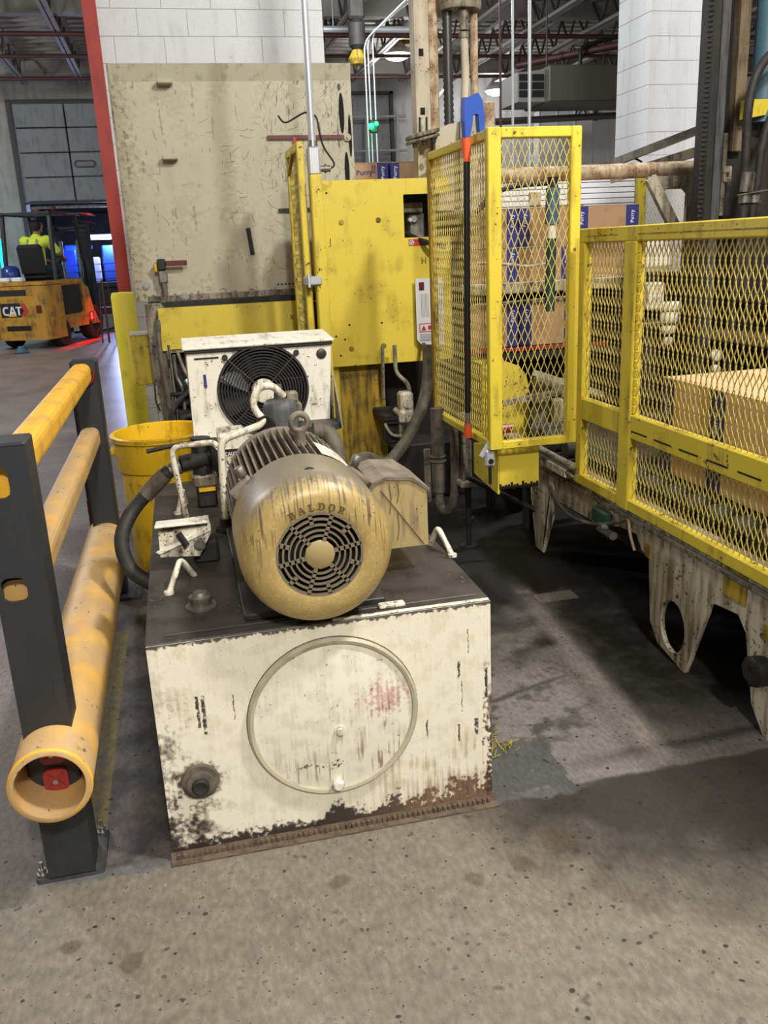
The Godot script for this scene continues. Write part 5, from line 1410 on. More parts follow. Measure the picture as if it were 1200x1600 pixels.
	m = MB.new(); m.span(Vector3(1.79, 2.10, -5.13), Vector3(1.86, 2.27, -5.06), 0.01); part(m, "rusty_lug", M.rusty_cream, ph)
	m = MB.new(); m.disc(Vector3(1.73, 2.20, -5.13), Vector3(0, 0, 1), 0.014, 0.005, 12); part(m, "hole", M.dark_void, ph)
	m = MB.new(); m.span(Vector3(1.50, 1.88, -5.13), Vector3(1.55, 2.02, -5.11)); part(m, "yellow_tab", M.yellow_worn, ph)
	m = MB.new(); m.tube(smooth_path([Vector3(1.50, 1.96, -5.1), Vector3(1.47, 1.95, -5.08), Vector3(1.49, 1.90, -5.06), Vector3(1.485, 1.8, -5.05), Vector3(1.49, 1.72, -5.05)]), 0.011, 8); m.ball(Vector3(1.475, 2.0, -5.1), 0.018, 8); part(m, "hose", M.black_rubber, ph)
	# printed boxes on top of the press
	carton(Vector3(1.27, 1.84, -6.1), Vector3(0.35, 0.205, 0.26), "tan carton with blue band, left of the pair on the press top", "cartons on the press top", 1, 0)
	carton(Vector3(1.61, 1.84, -6.1), Vector3(0.29, 0.205, 0.26), "plain tan carton with blue end, right of the pair on the press top", "cartons on the press top", -1, 1)

# a carton: blue band on one end (side -1 left, 1 right, 2 both), words on the front; top seams are real flaps
func carton(at: Vector3, s: Vector3, label: String, group: String, side: int, word: int, m1 := "cardboard") -> Node3D:
	var t := thing("carton", label, "carton", at, group)
	var m := MB.new()
	m.span(at + Vector3(-s.x / 2, 0, -s.z / 2), at + Vector3(s.x / 2, s.y - 0.004, s.z / 2), 0.003)
	part(m, "body", M[m1], t)
	for k in [-1, 1]:
		m = MB.new()
		m.span(at + Vector3(-s.x / 2 + 0.001, s.y - 0.004, 0.0015 if k > 0 else -s.z / 2), at + Vector3(s.x / 2 - 0.001, s.y, s.z / 2 if k > 0 else -0.0015))
		part(m, "flap", M[m1], t)
	var zf := at.z + s.z / 2
	var bw := s.x * 0.2
	for k in [-1, 1]:
		if side == k or side == 2:
			m = MB.new()
			var xa: float = at.x + k * s.x / 2
			m.span(Vector3(xa - k * bw, at.y + 0.002, zf - 0.001), Vector3(xa + k * 0.001, at.y + s.y - 0.004, zf + 0.0012))
			m.span(Vector3(xa, at.y + 0.002, zf - s.z), Vector3(xa + k * 0.0012, at.y + s.y - 0.004, zf))
			part(m, "blue_band", M.box_blue, t)
			letters("Purry", 0.022, 0.001, Vector3(xa - k * bw * 0.5, at.y + s.y * 0.68, zf + 0.0015), M.print_white, "lettering", t, Basis(Vector3(0, 0, 1), PI / 2))
	if word == 0:
		letters("Purry", 0.030, 0.001, Vector3(at.x + s.x * 0.05, at.y + s.y * 0.70, zf + 0.0012), M.print_blue, "lettering", t)
		m = MB.new()
		for k in 2:
			m.span(Vector3(at.x + s.x * 0.2 + k * 0.016, at.y + s.y * 0.74, zf), Vector3(at.x + s.x * 0.2 + 0.005 + k * 0.016, at.y + s.y * 0.88, zf + 0.001))
			m.prism(PackedVector2Array([Vector2(-0.007, 0), Vector2(0.007, 0), Vector2(0, 0.01)]), 0.001, Transform3D(Basis(), Vector3(at.x + s.x * 0.2 + 0.0025 + k * 0.016, at.y + s.y * 0.88, zf)))
		m.span(Vector3(at.x + s.x * 0.19, at.y + s.y * 0.69, zf), Vector3(at.x + s.x * 0.2 + 0.025, at.y + s.y * 0.715, zf + 0.001))
		part(m, "arrows", M.print_blue, t)
	return t

# ---------------------------------------------------------------- cage, guard, conveyor, mast
func build_conveyor() -> void:
	var m := MB.new()
	# corner cage
	var c := thing("corner_cage", "tall yellow corner cage of expanded metal with a long black pole leaning on it", "cage", Vector3(1.45, 0.655, -3.9))
	var Y: Material = M.yellow
	m = MB.new(); m.span(Vector3(1.253, 0.655, -3.54), Vector3(1.31, 1.945, -3.50), 0.004); part(m, "post", Y, c)
	m = MB.new(); m.span(Vector3(1.607, 0.655, -3.54), Vector3(1.652, 1.945, -3.50), 0.004); part(m, "post", Y, c)
	m = MB.new(); m.span(Vector3(1.31, 1.905, -3.54), Vector3(1.607, 1.945, -3.502), 0.004); part(m, "top_rail", Y, c)
	m = MB.new(); m.span(Vector3(1.31, 0.655, -3.54), Vector3(1.607, 0.69, -3.502), 0.004); part(m, "bottom_rail", Y, c)
	m = MB.new(); m.span(Vector3(1.253, 0.66, -4.38), Vector3(1.285, 1.94, -4.345), 0.004); part(m, "post", M.yellow_worn, c)
	m = MB.new(); m.span(Vector3(1.253, 1.905, -4.345), Vector3(1.285, 1.94, -3.54), 0.004); part(m, "side_top_rail", Y, c)
	m = MB.new(); m.span(Vector3(1.253, 0.66, -4.345), Vector3(1.285, 0.695, -3.54), 0.004); part(m, "side_bottom_rail", Y, c)
	m = MB.new(); m.diamonds(Vector3(1.31, 0.69, -3.515), Vector3(1, 0, 0), Vector3(0, 1, 0), 0.297, 1.215, 0.0297, 0.0735, 0.0028); stuff(part(m, "front_mesh", M.yellow_mesh, c))
	m = MB.new(); m.diamonds(Vector3(1.268, 0.695, -4.345), Vector3(0, 0, 1), Vector3(0, 1, 0), 0.805, 1.21, 0.0297, 0.0735, 0.0028); stuff(part(m, "side_mesh", M.yellow_mesh, c))
	# pole leaning on the cage
	var p := thing("gripper_pole", "long black pole with a blue forked head and orange collars standing against the cage side", "pole", Vector3(1.235, 0.655, -3.68))
	m = MB.new(); m.tube([Vector3(1.222, 1.86, -3.67), Vector3(1.225, 0.79, -3.72)], 0.014, 12); part(m, "shaft", M.black, p)
	m = MB.new(); m.lathe([Vector2(0.014, 0), Vector2(0.015, 0.02), Vector2(0.022, 0.09), Vector2(1e-4, 0.09)], Transform3D(Basis(), Vector3(1.222, 1.835, -3.67)), 14); part(m, "collar", M.orange_grip, p)
	m = MB.new(); m.tube([Vector3(1.225, 0.735, -3.722), Vector3(1.2255, 0.675, -3.725)], [0.017, 0.02], 12); part(m, "collar", M.orange_grip, p)
	m = MB.new(); m.tube([Vector3(1.225, 0.80, -3.72), Vector3(1.225, 0.735, -3.722)], 0.013, 10); m.tube([Vector3(1.2255, 0.675, -3.725), Vector3(1.226, 0.60, -3.727)], 0.008, 8); part(m, "tip", M.steel_dull, p)
	m = MB.new()
	m.prism(PackedVector2Array([Vector2(-0.022, 0.0), Vector2(-0.004, 0.0), Vector2(0.012, 0.06), Vector2(0.02, 0.105), Vector2(0.045, 0.105), Vector2(0.05, 0.05), Vector2(0.058, 0.015), Vector2(0.074, 0.02), Vector2(0.078, 0.10), Vector2(0.066, 0.16), Vector2(0.045, 0.185), Vector2(0.02, 0.175), Vector2(-0.004, 0.165), Vector2(-0.026, 0.165), Vector2(-0.028, 0.08)]), 0.024, Transform3D(Basis(Vector3(0.94, 0, -0.34), Vector3(0, 1, 0), Vector3(0.34, 0, 0.94)), Vector3(1.228, 1.91, -3.685)))
	part(m, "forked_head", M.blue_grip, p)
	# padlock hanging below the cage corner
	var pk := thing("latch_plate", "worn silver latch with a drip of black grease under the cage corner", "latch", Vector3(1.26, 0.5, -3.6))
	m = MB.new(); m.obox(Transform3D(Basis(Vector3(0, 0, 1), -0.6), Vector3(1.243, 0.66, -3.53)), Vector3(0.022, 0.09, 0.014), 0.004); m.span(Vector3(1.235, 0.58, -3.545), Vector3(1.28, 0.655, -3.515), 0.008); part(m, "plate", M.galvanised, pk)
	m = MB.new(); m.disc(Vector3(1.26, 0.605, -3.517), Vector3(0, 0, 1), 0.012, 0.006, 12); m.span(Vector3(1.252, 0.50, -3.53), Vector3(1.266, 0.585, -3.52), 0.003); part(m, "grease", M.black, pk)
	# yellow tray under the cage
	var ty := thing("drip_box", "open yellow steel box with black drips hanging under the cage", "box", Vector3(1.4, 0.43, -3.75))
	m = MB.new(); m.span(Vector3(1.318, 0.46, -3.60), Vector3(1.515, 0.65, -3.59), 0.002); part(m, "front_sheet", M.yellow_sheet, ty)
	m = MB.new(); m.prism(PackedVector2Array([Vector2(-3.59, 0.43), Vector2(-3.92, 0.45), Vector2(-3.92, 0.60), Vector2(-3.59, 0.65)]), 0.01, xf_x(1.328)); part(m, "side_sheet", Y, ty)
	m = MB.new(); m.span(Vector3(1.33, 0.50, -3.92), Vector3(1.515, 0.60, -3.60)); part(m, "soot", M.sooty, ty)
	m = MB.new()
	rng.seed = 3
	for k in 14:
		var x := 1.325 + k * 0.0135
		m.span(Vector3(x, 0.445 + 0.006 * rng.randf(), -3.601), Vector3(x + 0.012, 0.462 + 0.02 * rng.randf(), -3.588), 0.002)
	stuff(part(m, "tar_edge", M.black, ty))
	# conveyor side frame: rail with tapering legs, one round hole
	var f := thing("conveyor", "long off white conveyor with tapering side legs and a round hole", "conveyor", Vector3(1.66, 0, -2.9))
	var prof := PackedVector2Array([Vector2(-4.35, 0.53), Vector2(-4.35, 0.34), Vector2(-3.55, 0.345), Vector2(-3.30, 0.352), Vector2(-3.05, 0.40), Vector2(-2.93, 0.41), Vector2(-2.885, 0.36), Vector2(-2.83, 0.34), Vector2(-2.80, 0.10), Vector2(-2.74, 0.035), Vector2(-2.57, 0.0), Vector2(-2.55, 0.0), Vector2(-2.425, 0.315), Vector2(-2.40, 0.33), Vector2(-2.27, 0.345), Vector2(-2.225, 0.30), Vector2(-2.17, 0.08), Vector2(-2.10, 0.0), Vector2(-2.0, 0.0), Vector2(-1.85, 0.33), Vector2(-1.2, 0.35), Vector2(-1.2, 0.53)])
	m = MB.new(); m.prism(prof, 0.018, xf_x(1.660), [oval(Vector2(-2.645, 0.140), 0.082, 0.100, 32)]); part(m, "side_plate", M.frame_cream, f)
	m = MB.new(); m.span(Vector3(1.625, 0.505, -4.35), Vector3(1.70, 0.535, -1.2), 0.006); part(m, "top_lip", M.machine_grey, f)
	m = MB.new(); m.span(Vector3(1.628, 0.452, -3.85), Vector3(1.645, 0.474, -1.2), 0.006); part(m, "rib", M.machine_grey, f)
	m = MB.new(); m.torus(Vector3(1.642, 0.135, -2.64), Vector3(1, 0, 0), 0.066, 0.004, 28, 6); 
	var leg := MB.new()
	leg.prism(PackedVector2Array([Vector2(-4.02, 0.52), Vector2(-3.72, 0.52), Vector2(-3.73, 0.33), Vector2(-3.85, 0.03), Vector2(-3.93, 0.03), Vector2(-4.0, 0.28)]), 0.02, xf_x(1.665)); var ey := Vector3(0, 0.5, 0.125).normalized()
	leg.prism(PackedVector2Array([Vector2(0, 0), Vector2(0.012, 0), Vector2(0.055, 0.33), Vector2(0.05, 0.51), Vector2(0, 0.51)]), 0.012, Transform3D(Basis(Vector3(1, 0, 0), ey, Vector3(1, 0, 0).cross(ey)), Vector3(1.645, 0.03, -3.852)))
	part(leg, "leg", M.frame_cream, f)
	m = MB.new(); m.span(Vector3(1.635, 0.36, -3.76), Vector3(1.66, 0.53, -3.71), 0.004); m.span(Vector3(1.61, 0.49, -3.74), Vector3(1.66, 0.53, -3.52), 0.004); part(m, "bracket", M.white_dirty, f)
	for q in [Vector3(-3.97, 0.46, 0.018), Vector3(-3.6, 0.50, 0.012)]:
		m = MB.new(); m.torus(Vector3(1.643, q.y, q.x), Vector3(1, 0, 0), q.z, 0.005, 14, 6); part(m, "eyelet", M.machine_grey, f)
	for q in [[-2.355, -2.235, 0.475, 0.50], [-2.355, -2.235, 0.385, 0.448], [-2.85, -2.815, 0.345, 0.40], [-2.14, -2.08, 0.32, 0.37]]:
		m = MB.new(); m.span(Vector3(1.6385, q[2], q[0]), Vector3(1.643, q[3], q[1]), 0.001); part(m, "yellow_patch", M.yellow_worn, f)
	m = MB.new(); m.disc(Vector3(1.642, 0.353, -2.885), Vector3(-1, 0, 0), 0.008, 0.004, 10); m.disc(Vector3(1.642, 0.21, -2.70), Vector3(-1, 0, 0), 0.006, 0.003, 10); m.disc(Vector3(1.642, 0.27, -2.62), Vector3(-1, 0, 0), 0.006, 0.003, 10); part(m, "bolt", M.sooty, f)
	m = MB.new(); m.span(Vector3(1.70, 0.30, -4.35), Vector3(3.05, 0.50, -1.2)); part(m, "bed", M.sooty, f)
	m = MB.new(); m.span(Vector3(1.72, 0.02, -4.3), Vector3(1.8, 0.3, -4.2)); m.span(Vector3(2.9, 0.0, -4.3), Vector3(3.0, 0.3, -4.2)); m.span(Vector3(2.9, 0.0, -1.4), Vector3(3.0, 0.3, -1.3)); m.span(Vector3(2.9, 0.0, -2.7), Vector3(3.0, 0.3, -2.6)); part(m, "inner_leg", M.sooty, f)
	for k in 20:
		m = MB.new(); m.tube([Vector3(1.72, 0.56, -4.2 + k * 0.145), Vector3(3.0, 0.56, -4.2 + k * 0.145)], 0.045, 10); part(m, "roller", M.sooty, f)
	m = MB.new(); m.lathe([Vector2(1e-4, 0.0), Vector2(0.04, 0.0), Vector2(0.05, 0.015), Vector2(0.05, 0.05), Vector2(0.035, 0.06), Vector2(0.02, 0.06), Vector2(1e-4, 0.05)], Transform3D(MB.frame(Vector3(-1, 0, 0)), Vector3(1.642, 0.225, -2.115)), 8); part(m, "knob", M.black, f)
	# pipes and cable along the frame
	m = MB.new(); m.tube([Vector3(1.63, 0.56, -4.0), Vector3(1.62, 0.555, -3.40)], 0.015, 10); m.tube([Vector3(1.64, 0.535, -3.95), Vector3(1.615, 0.515, -3.42)], 0.010, 8)
	solo(m, "air_pipe", M.machine_grey, "grey pipe running along the conveyor frame under the cage", "pipe")
	m = MB.new(); m.tube(smooth_path([Vector3(1.63, 0.40, -3.72), Vector3(1.615, 0.36, -3.62), Vector3(1.61, 0.335, -3.45), Vector3(1.61, 0.36, -3.25), Vector3(1.615, 0.41, -3.08), Vector3(1.625, 0.46, -2.97)]), 0.008, 8)
	solo(m, "sagging_cable", M.hose_grey, "thin cable sagging below the conveyor frame near the first leg", "cable")
	m = MB.new(); m.tube(smooth_path([Vector3(1.628, 0.46, -2.97), Vector3(1.63, 0.40, -2.955), Vector3(1.632, 0.345, -2.92)]), 0.006, 7)
	solo(m, "rusty_wire", M.rusty_cream, "short rusty wire running down the conveyor frame beside the large leg", "wire")
	var gf := thing("hose_coupling", "green and silver hose coupling under the conveyor frame", "coupling", Vector3(1.64, 0.33, -3.18))
	m = MB.new(); m.span(Vector3(1.61, 0.37, -3.26), Vector3(1.64, 0.44, -3.12), 0.01); part(m, "body", M.green_cable, gf)
	m = MB.new(); m.disc(Vector3(1.625, 0.355, -3.2), Vector3(0, 0, 1), 0.018, 0.12, 8); m.disc(Vector3(1.615, 0.385, -3.12), Vector3(-1, 0, 0), 0.016, 0.03, 8); part(m, "nuts", M.steel_dull, gf)
	m = MB.new(); m.tube([Vector3(1.32, 0.40, -4.05), Vector3(1.68, 0.20, -3.95)], 0.014, 8); solo(m, "tie_rod", M.sooty, "sooty rod slanting from the dark corner to the first conveyor leg", "rod")
	# guard panel
	var g := thing("conveyor_guard", "low yellow guard panel of expanded metal bolted along the conveyor", "guard", Vector3(1.63, 0.5, -2.4))
	var X0 := 1.612
	var X1 := 1.648
	m = MB.new(); m.span(Vector3(X0, 1.498, -3.425), Vector3(X1, 1.552, -1.4), 0.004); part(m, "top_rail", Y, g)
	m = MB.new(); m.span(Vector3(X0, 0.50, -3.425), Vector3(X1, 1.498, -3.375), 0.004); part(m, "stile", Y, g)
	m = MB.new(); m.span(Vector3(X0 - 0.004, 0.50, -3.04), Vector3(X1, 1.498, -2.955), 0.004); part(m, "stile", Y, g)
	m = MB.new(); m.span(Vector3(X0, 0.50, -1.45), Vector3(X1, 1.498, -1.4), 0.004); part(m, "stile", Y, g)
	m = MB.new(); m.span(Vector3(X0, 0.785, -3.375), Vector3(X1, 0.875, -1.45), 0.004); part(m, "mid_rail", Y, g)
	m = MB.new(); m.span(Vector3(X0, 0.50, -3.375), Vector3(X1, 0.545, -1.45), 0.004); part(m, "bottom_rail", Y, g)
	m = MB.new(); m.span(Vector3(X0 - 0.001, 1.521, -3.36), Vector3(X0 + 0.001, 1.524, -3.1)); m.span(Vector3(X0 - 0.001, 1.520, -2.95), Vector3(X0 + 0.001, 1.524, -1.45)); part(m, "seam", M.yellow_worn, g)
	for k in 9:
		m = MB.new(); var za := -2.945 + k * 0.165; m.span(Vector3(X0 - 0.001, 0.812, za), Vector3(X0 + 0.002, 0.818, za + 0.115)); part(m, "slot", M.dark_void, g)
	for q in [[-3.375, 0.875, 0.335, 0.623], [-2.955, 0.875, 1.505, 0.623], [-3.375, 0.545, 0.335, 0.24], [-2.955, 0.545, 1.505, 0.24]]:
		m = MB.new(); m.diamonds(Vector3(1.632, q[1], q[0]), Vector3(0, 0, 1), Vector3(0, 1, 0), q[2], q[3], 0.0297, 0.062, 0.0034); stuff(part(m, "expanded_mesh", M.yellow_mesh, g))
	m = MB.new(); 
	for k in 18: m.obox(Transform3D(Basis(Vector3(1, 0, 0), 0.25), Vector3(1.622, 0.895 + k * 0.034, -2.95)), Vector3(0.012, 0.034, 0.012), 0.004)
	part(m, "mesh_edge", Y, g)
	# cartons riding on the conveyor
	var sides := ["next to the guard at the far end", "next to the guard, second from the far end", "next to the guard, third from the far end", "next to the guard at the near end", "away from the guard at the far end", "away from the guard, second from the far end", "away from the guard, third from the far end", "away from the guard at the near end"]
	for k in 8:
		var at := Vector3(2.10 + 0.53 * (k / 4), 0.605, -2.915 + 0.415 * (k % 4))
		var t := carton(Vector3.ZERO, Vector3(0.41, 0.375, 0.525), "large tan carton on the conveyor, " + sides[k], "cartons on the conveyor", 2 if k % 2 == 0 else 1, 1, "cardboard_pale")
		t.position = at; t.rotation.y = -PI / 2
	# shelf of cartons behind the cage
	var sh := thing("carton_rack", "off white steel rack beam carrying cartons behind the cage", "rack", Vector3(2.5, 0, -5.5))
	m = MB.new(); m.span(Vector3(1.75, 1.195, -5.45), Vector3(3.05, 1.265, -5.38), 0.006); part(m, "beam", M.frame_cream, sh)
	m = MB.new(); m.span(Vector3(1.75, 1.20, -5.95), Vector3(3.05, 1.262, -5.46)); part(m, "deck", M.sooty, sh)
	m = MB.new(); m.span(Vector3(1.75, 0.78, -5.95), Vector3(3.05, 0.82, -5.40)); part(m, "lower_deck", M.sooty, sh)
	m = MB.new(); m.span(Vector3(1.75, 0.0, -5.98), Vector3(4.3, 1.25, -5.96)); part(m, "added_dark_panel", M.sooty, sh)  # dark sheet added to blacken the space below and behind the cartons
	m = MB.new(); m.span(Vector3(1.75, 0.83, -5.42), Vector3(2.75, 0.855, -5.39), 0.003); part(m, "red_strip", M.red_plastic, sh)
	m = MB.new(); m.tube([Vector3(1.78, 1.135, -5.40), Vector3(2.55, 1.16, -5.40)], 0.008, 6); part(m, "wire", M.frame_cream, sh)
	for x in [1.78, 3.0]:
		m = MB.new(); m.span(Vector3(x - 0.03, 0, -5.92), Vector3(x + 0.03, 1.9 if x < 2.0 else 1.26, -5.86)); part(m, "upright", M.sooty, sh)
	var spots := [[1.96, 1.265, 0.36, 0.205, 1, "stacked below, left column behind the cage"], [2.33, 1.265, 0.36, 0.205, 1, "stacked below, middle column behind the cage"], [1.96, 1.475, 0.36, 0.235, 1, "on top of the left column behind the cage"], [2.33, 1.475, 0.36, 0.235, -1, "on top of the middle column behind the cage"], [2.75, 1.265, 0.42, 0.205, 2, "below, in the right column over the guard"], [2.75, 1.475, 0.44, 0.235, 2, "on top of the right column, seen above the guard rail"], [1.96, 0.856, 0.36, 0.29, 1, "on the lower deck, left of two"], [2.35, 0.856, 0.38, 0.29, 2, "on the lower deck, right of two"]]
	for q in spots: carton(Vector3(q[0], q[1], -5.62), Vector3(q[2], q[3], 0.36), "brown carton with navy band " + q[5], "cartons on the rack", q[4], 1)
	# rounded yellow cover and lift mechanism low behind the cage
	var yc := thing("motor_cowl", "rounded yellow cowl with a red label low behind the cage", "cowl", Vector3(1.8, 0.42, -4.6))
	m = MB.new(); m.prism(PackedVector2Array([Vector2(1.60, 0.42), Vector2(1.875, 0.42), Vector2(1.875, 0.74), Vector2(1.86, 0.80), Vector2(1.82, 0.85), Vector2(1.76, 0.875), Vector2(1.60, 0.875)]), 0.2, Transform3D(Basis(), Vector3(0, 0, -4.8))); part(m, "cowl", M.yellow, yc)
	m = MB.new(); m.span(Vector3(1.70, 0.47, -4.6), Vector3(1.78, 0.53, -4.597)); part(m, "label", M.print_red, yc)
	m = MB.new(); m.span(Vector3(1.68, 0.0, -4.78), Vector3(1.86, 0.42, -4.62)); part(m, "pedestal", M.sooty, yc)
	m = MB.new(); m.span(Vector3(1.70, 0.512, -4.598), Vector3(1.78, 0.525, -4.596)); part(m, "label_strip", M.print_white, yc)
	var lm := thing("lift_mechanism", "off white levers and rods of the lift low behind the cage front", "mechanism", Vector3(1.95, 0.42, -4.35))
	m = MB.new(); m.bar(Vector3(1.82, 0.84, -4.4), Vector3(2.2, 0.70, -4.35), 0.03, 0.03); part(m, "rod", M.frame_cream, lm)
	m = MB.new(); m.bar(Vector3(1.64, 0.69, -4.38), Vector3(1.98, 0.73, -4.38), 0.025, 0.03); part(m, "rod", M.machine_grey, lm)
	m = MB.new(); m.span(Vector3(1.93, 0.45, -4.42), Vector3(1.985, 0.69, -4.36), 0.008); part(m, "upright", M.frame_cream, lm)
	m = MB.new(); m.prism(PackedVector2Array([Vector2(1.86, 0.46), Vector2(2.2, 0.46), Vector2(2.2, 0.64), Vector2(2.05, 0.78), Vector2(1.86, 0.80)]), 0.04, Transform3D(Basis(), Vector3(0, 0, -4.5))); part(m, "plate", M.machine_grey, lm)
	m = MB.new(); m.bar(Vector3(2.02, 0.66, -4.3), Vector3(2.2, 0.56, -4.25), 0.05, 0.02, Vector3(0, 0, 1)); part(m, "arm", M.white_clean, lm)
	# rusty level pipe, bright rails, screen wall and gusset
	m = MB.new(); m.tube([Vector3(1.95, 1.91, -5.6), Vector3(3.5, 1.925, -5.6)], 0.048, 14); solo(m, "rusty_pipe", M.rusty_cream, "thick rust stained level pipe above the cartons behind the guard", "pipe")
	m = MB.new(); m.bar(Vector3(2.95, 1.95, -6.2), Vector3(3.60, 2.20, -5.6), 0.05, 0.05); solo(m, "guide_rail", M.steel_dull, "grey guide rail rising to the right, upper of two in front of the white pillar", "rail", "guide rails")
	m = MB.new(); m.bar(Vector3(3.05, 1.90, -6.0), Vector3(3.60, 2.06, -5.6), 0.05, 0.06); solo(m, "guide_rail", M.machine_grey, "grey guide rail rising to the right, lower of two in front of the white pillar", "rail", "guide rails")
	m = MB.new(); m.tube(smooth_path([Vector3(3.0, 2.0, -6.1), Vector3(3.1, 1.97, -6.05), Vector3(3.2, 2.03, -6.0), Vector3(3.26, 2.0, -5.95)]), 0.008, 6); solo(m, "loose_cable", M.black, "loose black cable tied along the grey guide rails", "cable")
	var sw := thing("screen_wall", "white louvred screen wall behind the cartons with a pale mesh panel", "screen", Vector3(3.6, 0, -7.0))
	for k in 34:
		m = MB.new(); m.span(Vector3(2.5, 0.6 + k * 0.042, -7.02), Vector3(3.78, 0.636 + k * 0.042, -7.0), 0.003); part(m, "slat", M.wall_white, sw)
	m = MB.new(); m.span(Vector3(2.5, 0, -7.06), Vector3(5.2, 2.03, -7.03)); part(m, "backing", M.wall_white, sw)
	m = MB.new(); m.span(Vector3(3.78, 0.0, -7.0), Vector3(3.86, 2.03, -6.95), 0.004); part(m, "yellow_post", M.yellow, sw)
	m = MB.new(); m.diamonds(Vector3(3.86, 1.2, -6.98), Vector3(1, 0, 0), Vector3(0, 1, 0), 0.75, 0.83, 0.03, 0.05, 0.004); stuff(part(m, "mesh_panel", M.white_clean, sw))
	m = MB.new(); m.span(Vector3(3.08, 1.70, -7.0), Vector3(3.32, 1.77, -6.985)); part(m, "tan_label", M.gold, sw)
	m = MB.new(); m.span(Vector3(2.85, 1.78, -7.0), Vector3(2.95, 1.88, -6.985)); part(m, "warning_label", M.rusty_cream, sw)
	var gs := thing("gusset_plate", "grey gusset plate with a rounded opening and a slanting strut by the mast", "gusset", Vector3(3.2, 1.2, -5.4))
	m = MB.new(); m.prism(PackedVector2Array([Vector2(3.0, 1.87), Vector2(3.42, 1.87), Vector2(3.42, 1.2), Vector2(3.28, 1.2), Vector2(3.29, 1.76), Vector2(3.26, 1.79), Vector2(3.14, 1.79), Vector2(3.11, 1.76), Vector2(3.10, 1.72), Vector2(3.03, 1.80)]), 0.03, Transform3D(Basis(), Vector3(0, 0, -5.43))); part(m, "plate", M.machine_grey, gs)
	m = MB.new(); m.bar(Vector3(3.02, 1.86, -5.4), Vector3(3.24, 1.5, -5.4), 0.07, 0.04, Vector3(0, 0, 1)); part(m, "strut", M.frame_cream, gs)
	# hoist mast at the right
	var mt := thing("hoist_mast", "tall dark hoist mast with roller chain, steel guide and hydraulic hoses at the right edge", "mast", Vector3(3.2, 0, -4.85))
	m = MB.new(); m.span(Vector3(3.045, 0.0, -4.95), Vector3(3.085, 5.1, -4.82)); part(m, "chain_guide", M.mast_dark, mt)
	m = MB.new(); m.span(Vector3(3.085, 0.0, -4.86), Vector3(3.135, 5.1, -4.80), 0.004); part(m, "steel_guide", M.mast_steel, mt)
	m = MB.new(); m.span(Vector3(3.135, 0.0, -5.0), Vector3(3.20, 5.1, -4.86)); part(m, "channel", M.dark_void, mt)
	m = MB.new(); m.span(Vector3(3.195, 1.95, -4.9), Vector3(3.26, 5.1, -4.80), 0.004); part(m, "tan_rail", M.mast_tan, mt)
	m = MB.new(); m.span(Vector3(3.26, 2.2, -5.0), Vector3(3.32, 5.1, -4.9)); part(m, "channel", M.dark_void, mt)
	m = MB.new(); m.tube([Vector3(3.37, 2.1, -4.8), Vector3(3.37, 5.1, -4.8)], 0.07, 18); part(m, "hydraulic_ram", M.teal, mt)
	m = MB.new(); m.span(Vector3(3.19, 0.0, -5.0), Vector3(3.8, 2.2, -4.86)); part(m, "carriage_plate", M.mast_dark, mt)
	m = MB.new(); m.prism(PackedVector2Array([Vector2(3.20, 2.11), Vector2(3.33, 2.13), Vector2(3.36, 2.21), Vector2(3.20, 2.21)]), 0.05, Transform3D(Basis(), Vector3(0, 0, -4.76))); part(m, "yellow_plate", M.yellow, mt)
	m = MB.new(); m.prism(rrect(Vector2(3.165, 1.83), Vector2(0.05, 0.085), 0.008), 0.015, Transform3D(Basis(), Vector3(0, 0, -4.80)), [oval(Vector2(3.165, 1.825), 0.010, 0.016, 14)]); part(m, "hole_plate", M.frame_cream, mt)
	m = MB.new(); m.span(Vector3(3.14, 1.6, -4.86), Vector3(3.165, 2.05, -4.80), 0.004); part(m, "edge_strip", M.machine_grey, mt)
	for k in 78:
		m = MB.new(); m.obox(Transform3D(Basis(Vector3.UP, PI / 2 * (k % 2)), Vector3(3.022, 1.3 + k * 0.0255, -4.82)), Vector3(0.036, 0.022, 0.02), 0.006); part(m, "chain_link", M.mast_dark, mt)
	m = MB.new(); m.tube(smooth_path([Vector3(3.45, 2.52, -4.45), Vector3(3.25, 2.44, -4.5), Vector3(3.12, 2.32, -4.5), Vector3(3.075, 2.15, -4.5), Vector3(3.09, 1.95, -4.52), Vector3(3.115, 1.75, -4.55), Vector3(3.12, 1.55, -4.55), Vector3(3.12, 0.6, -4.6)]), 0.024, 12); part(m, "hose", M.black_rubber, mt)
	m = MB.new(); m.tube(smooth_path([Vector3(3.40, 2.3, -4.45), Vector3(3.25, 2.14, -4.5), Vector3(3.18, 1.98, -4.5), Vector3(3.175, 1.75, -4.52), Vector3(3.175, 1.55, -4.55), Vector3(3.175, 0.6, -4.6)]), 0.022, 12); part(m, "hose", M.black_rubber, mt)
	for x in [3.115, 3.175]:
		m = MB.new(); m.tube([Vector3(x, 1.66, -4.54), Vector3(x, 1.70, -4.54)], 0.034, 6); m.tube([Vector3(x, 1.72, -4.54), Vector3(x, 1.82, -4.53)], 0.029, 10); part(m, "hose_fitting", M.steel_dull, mt)
	m = MB.new(); m.tube([Vector3(3.05, 1.70, -4.51), Vector3(3.3, 1.73, -4.5)], 0.005, 6); part(m, "wire", M.steel_dull, mt)
	# dark carriage behind the guard
	var cg := thing("hoist_carriage", "dark brown hoist carriage filling the space behind the guard", "carriage", Vector3(3.4, 0.3, -3.4))
	m = MB.new(); m.span(Vector3(3.35, 0.0, -4.4), Vector3(3.9, 1.50, -1.2)); part(m, "carriage_body", M.mast_dark, cg)
	m = MB.new(); m.span(Vector3(3.1, 1.12, -4.6), Vector3(3.4, 1.17, -1.2), 0.01); part(m, "cross_rail", M.mast_dark, cg)
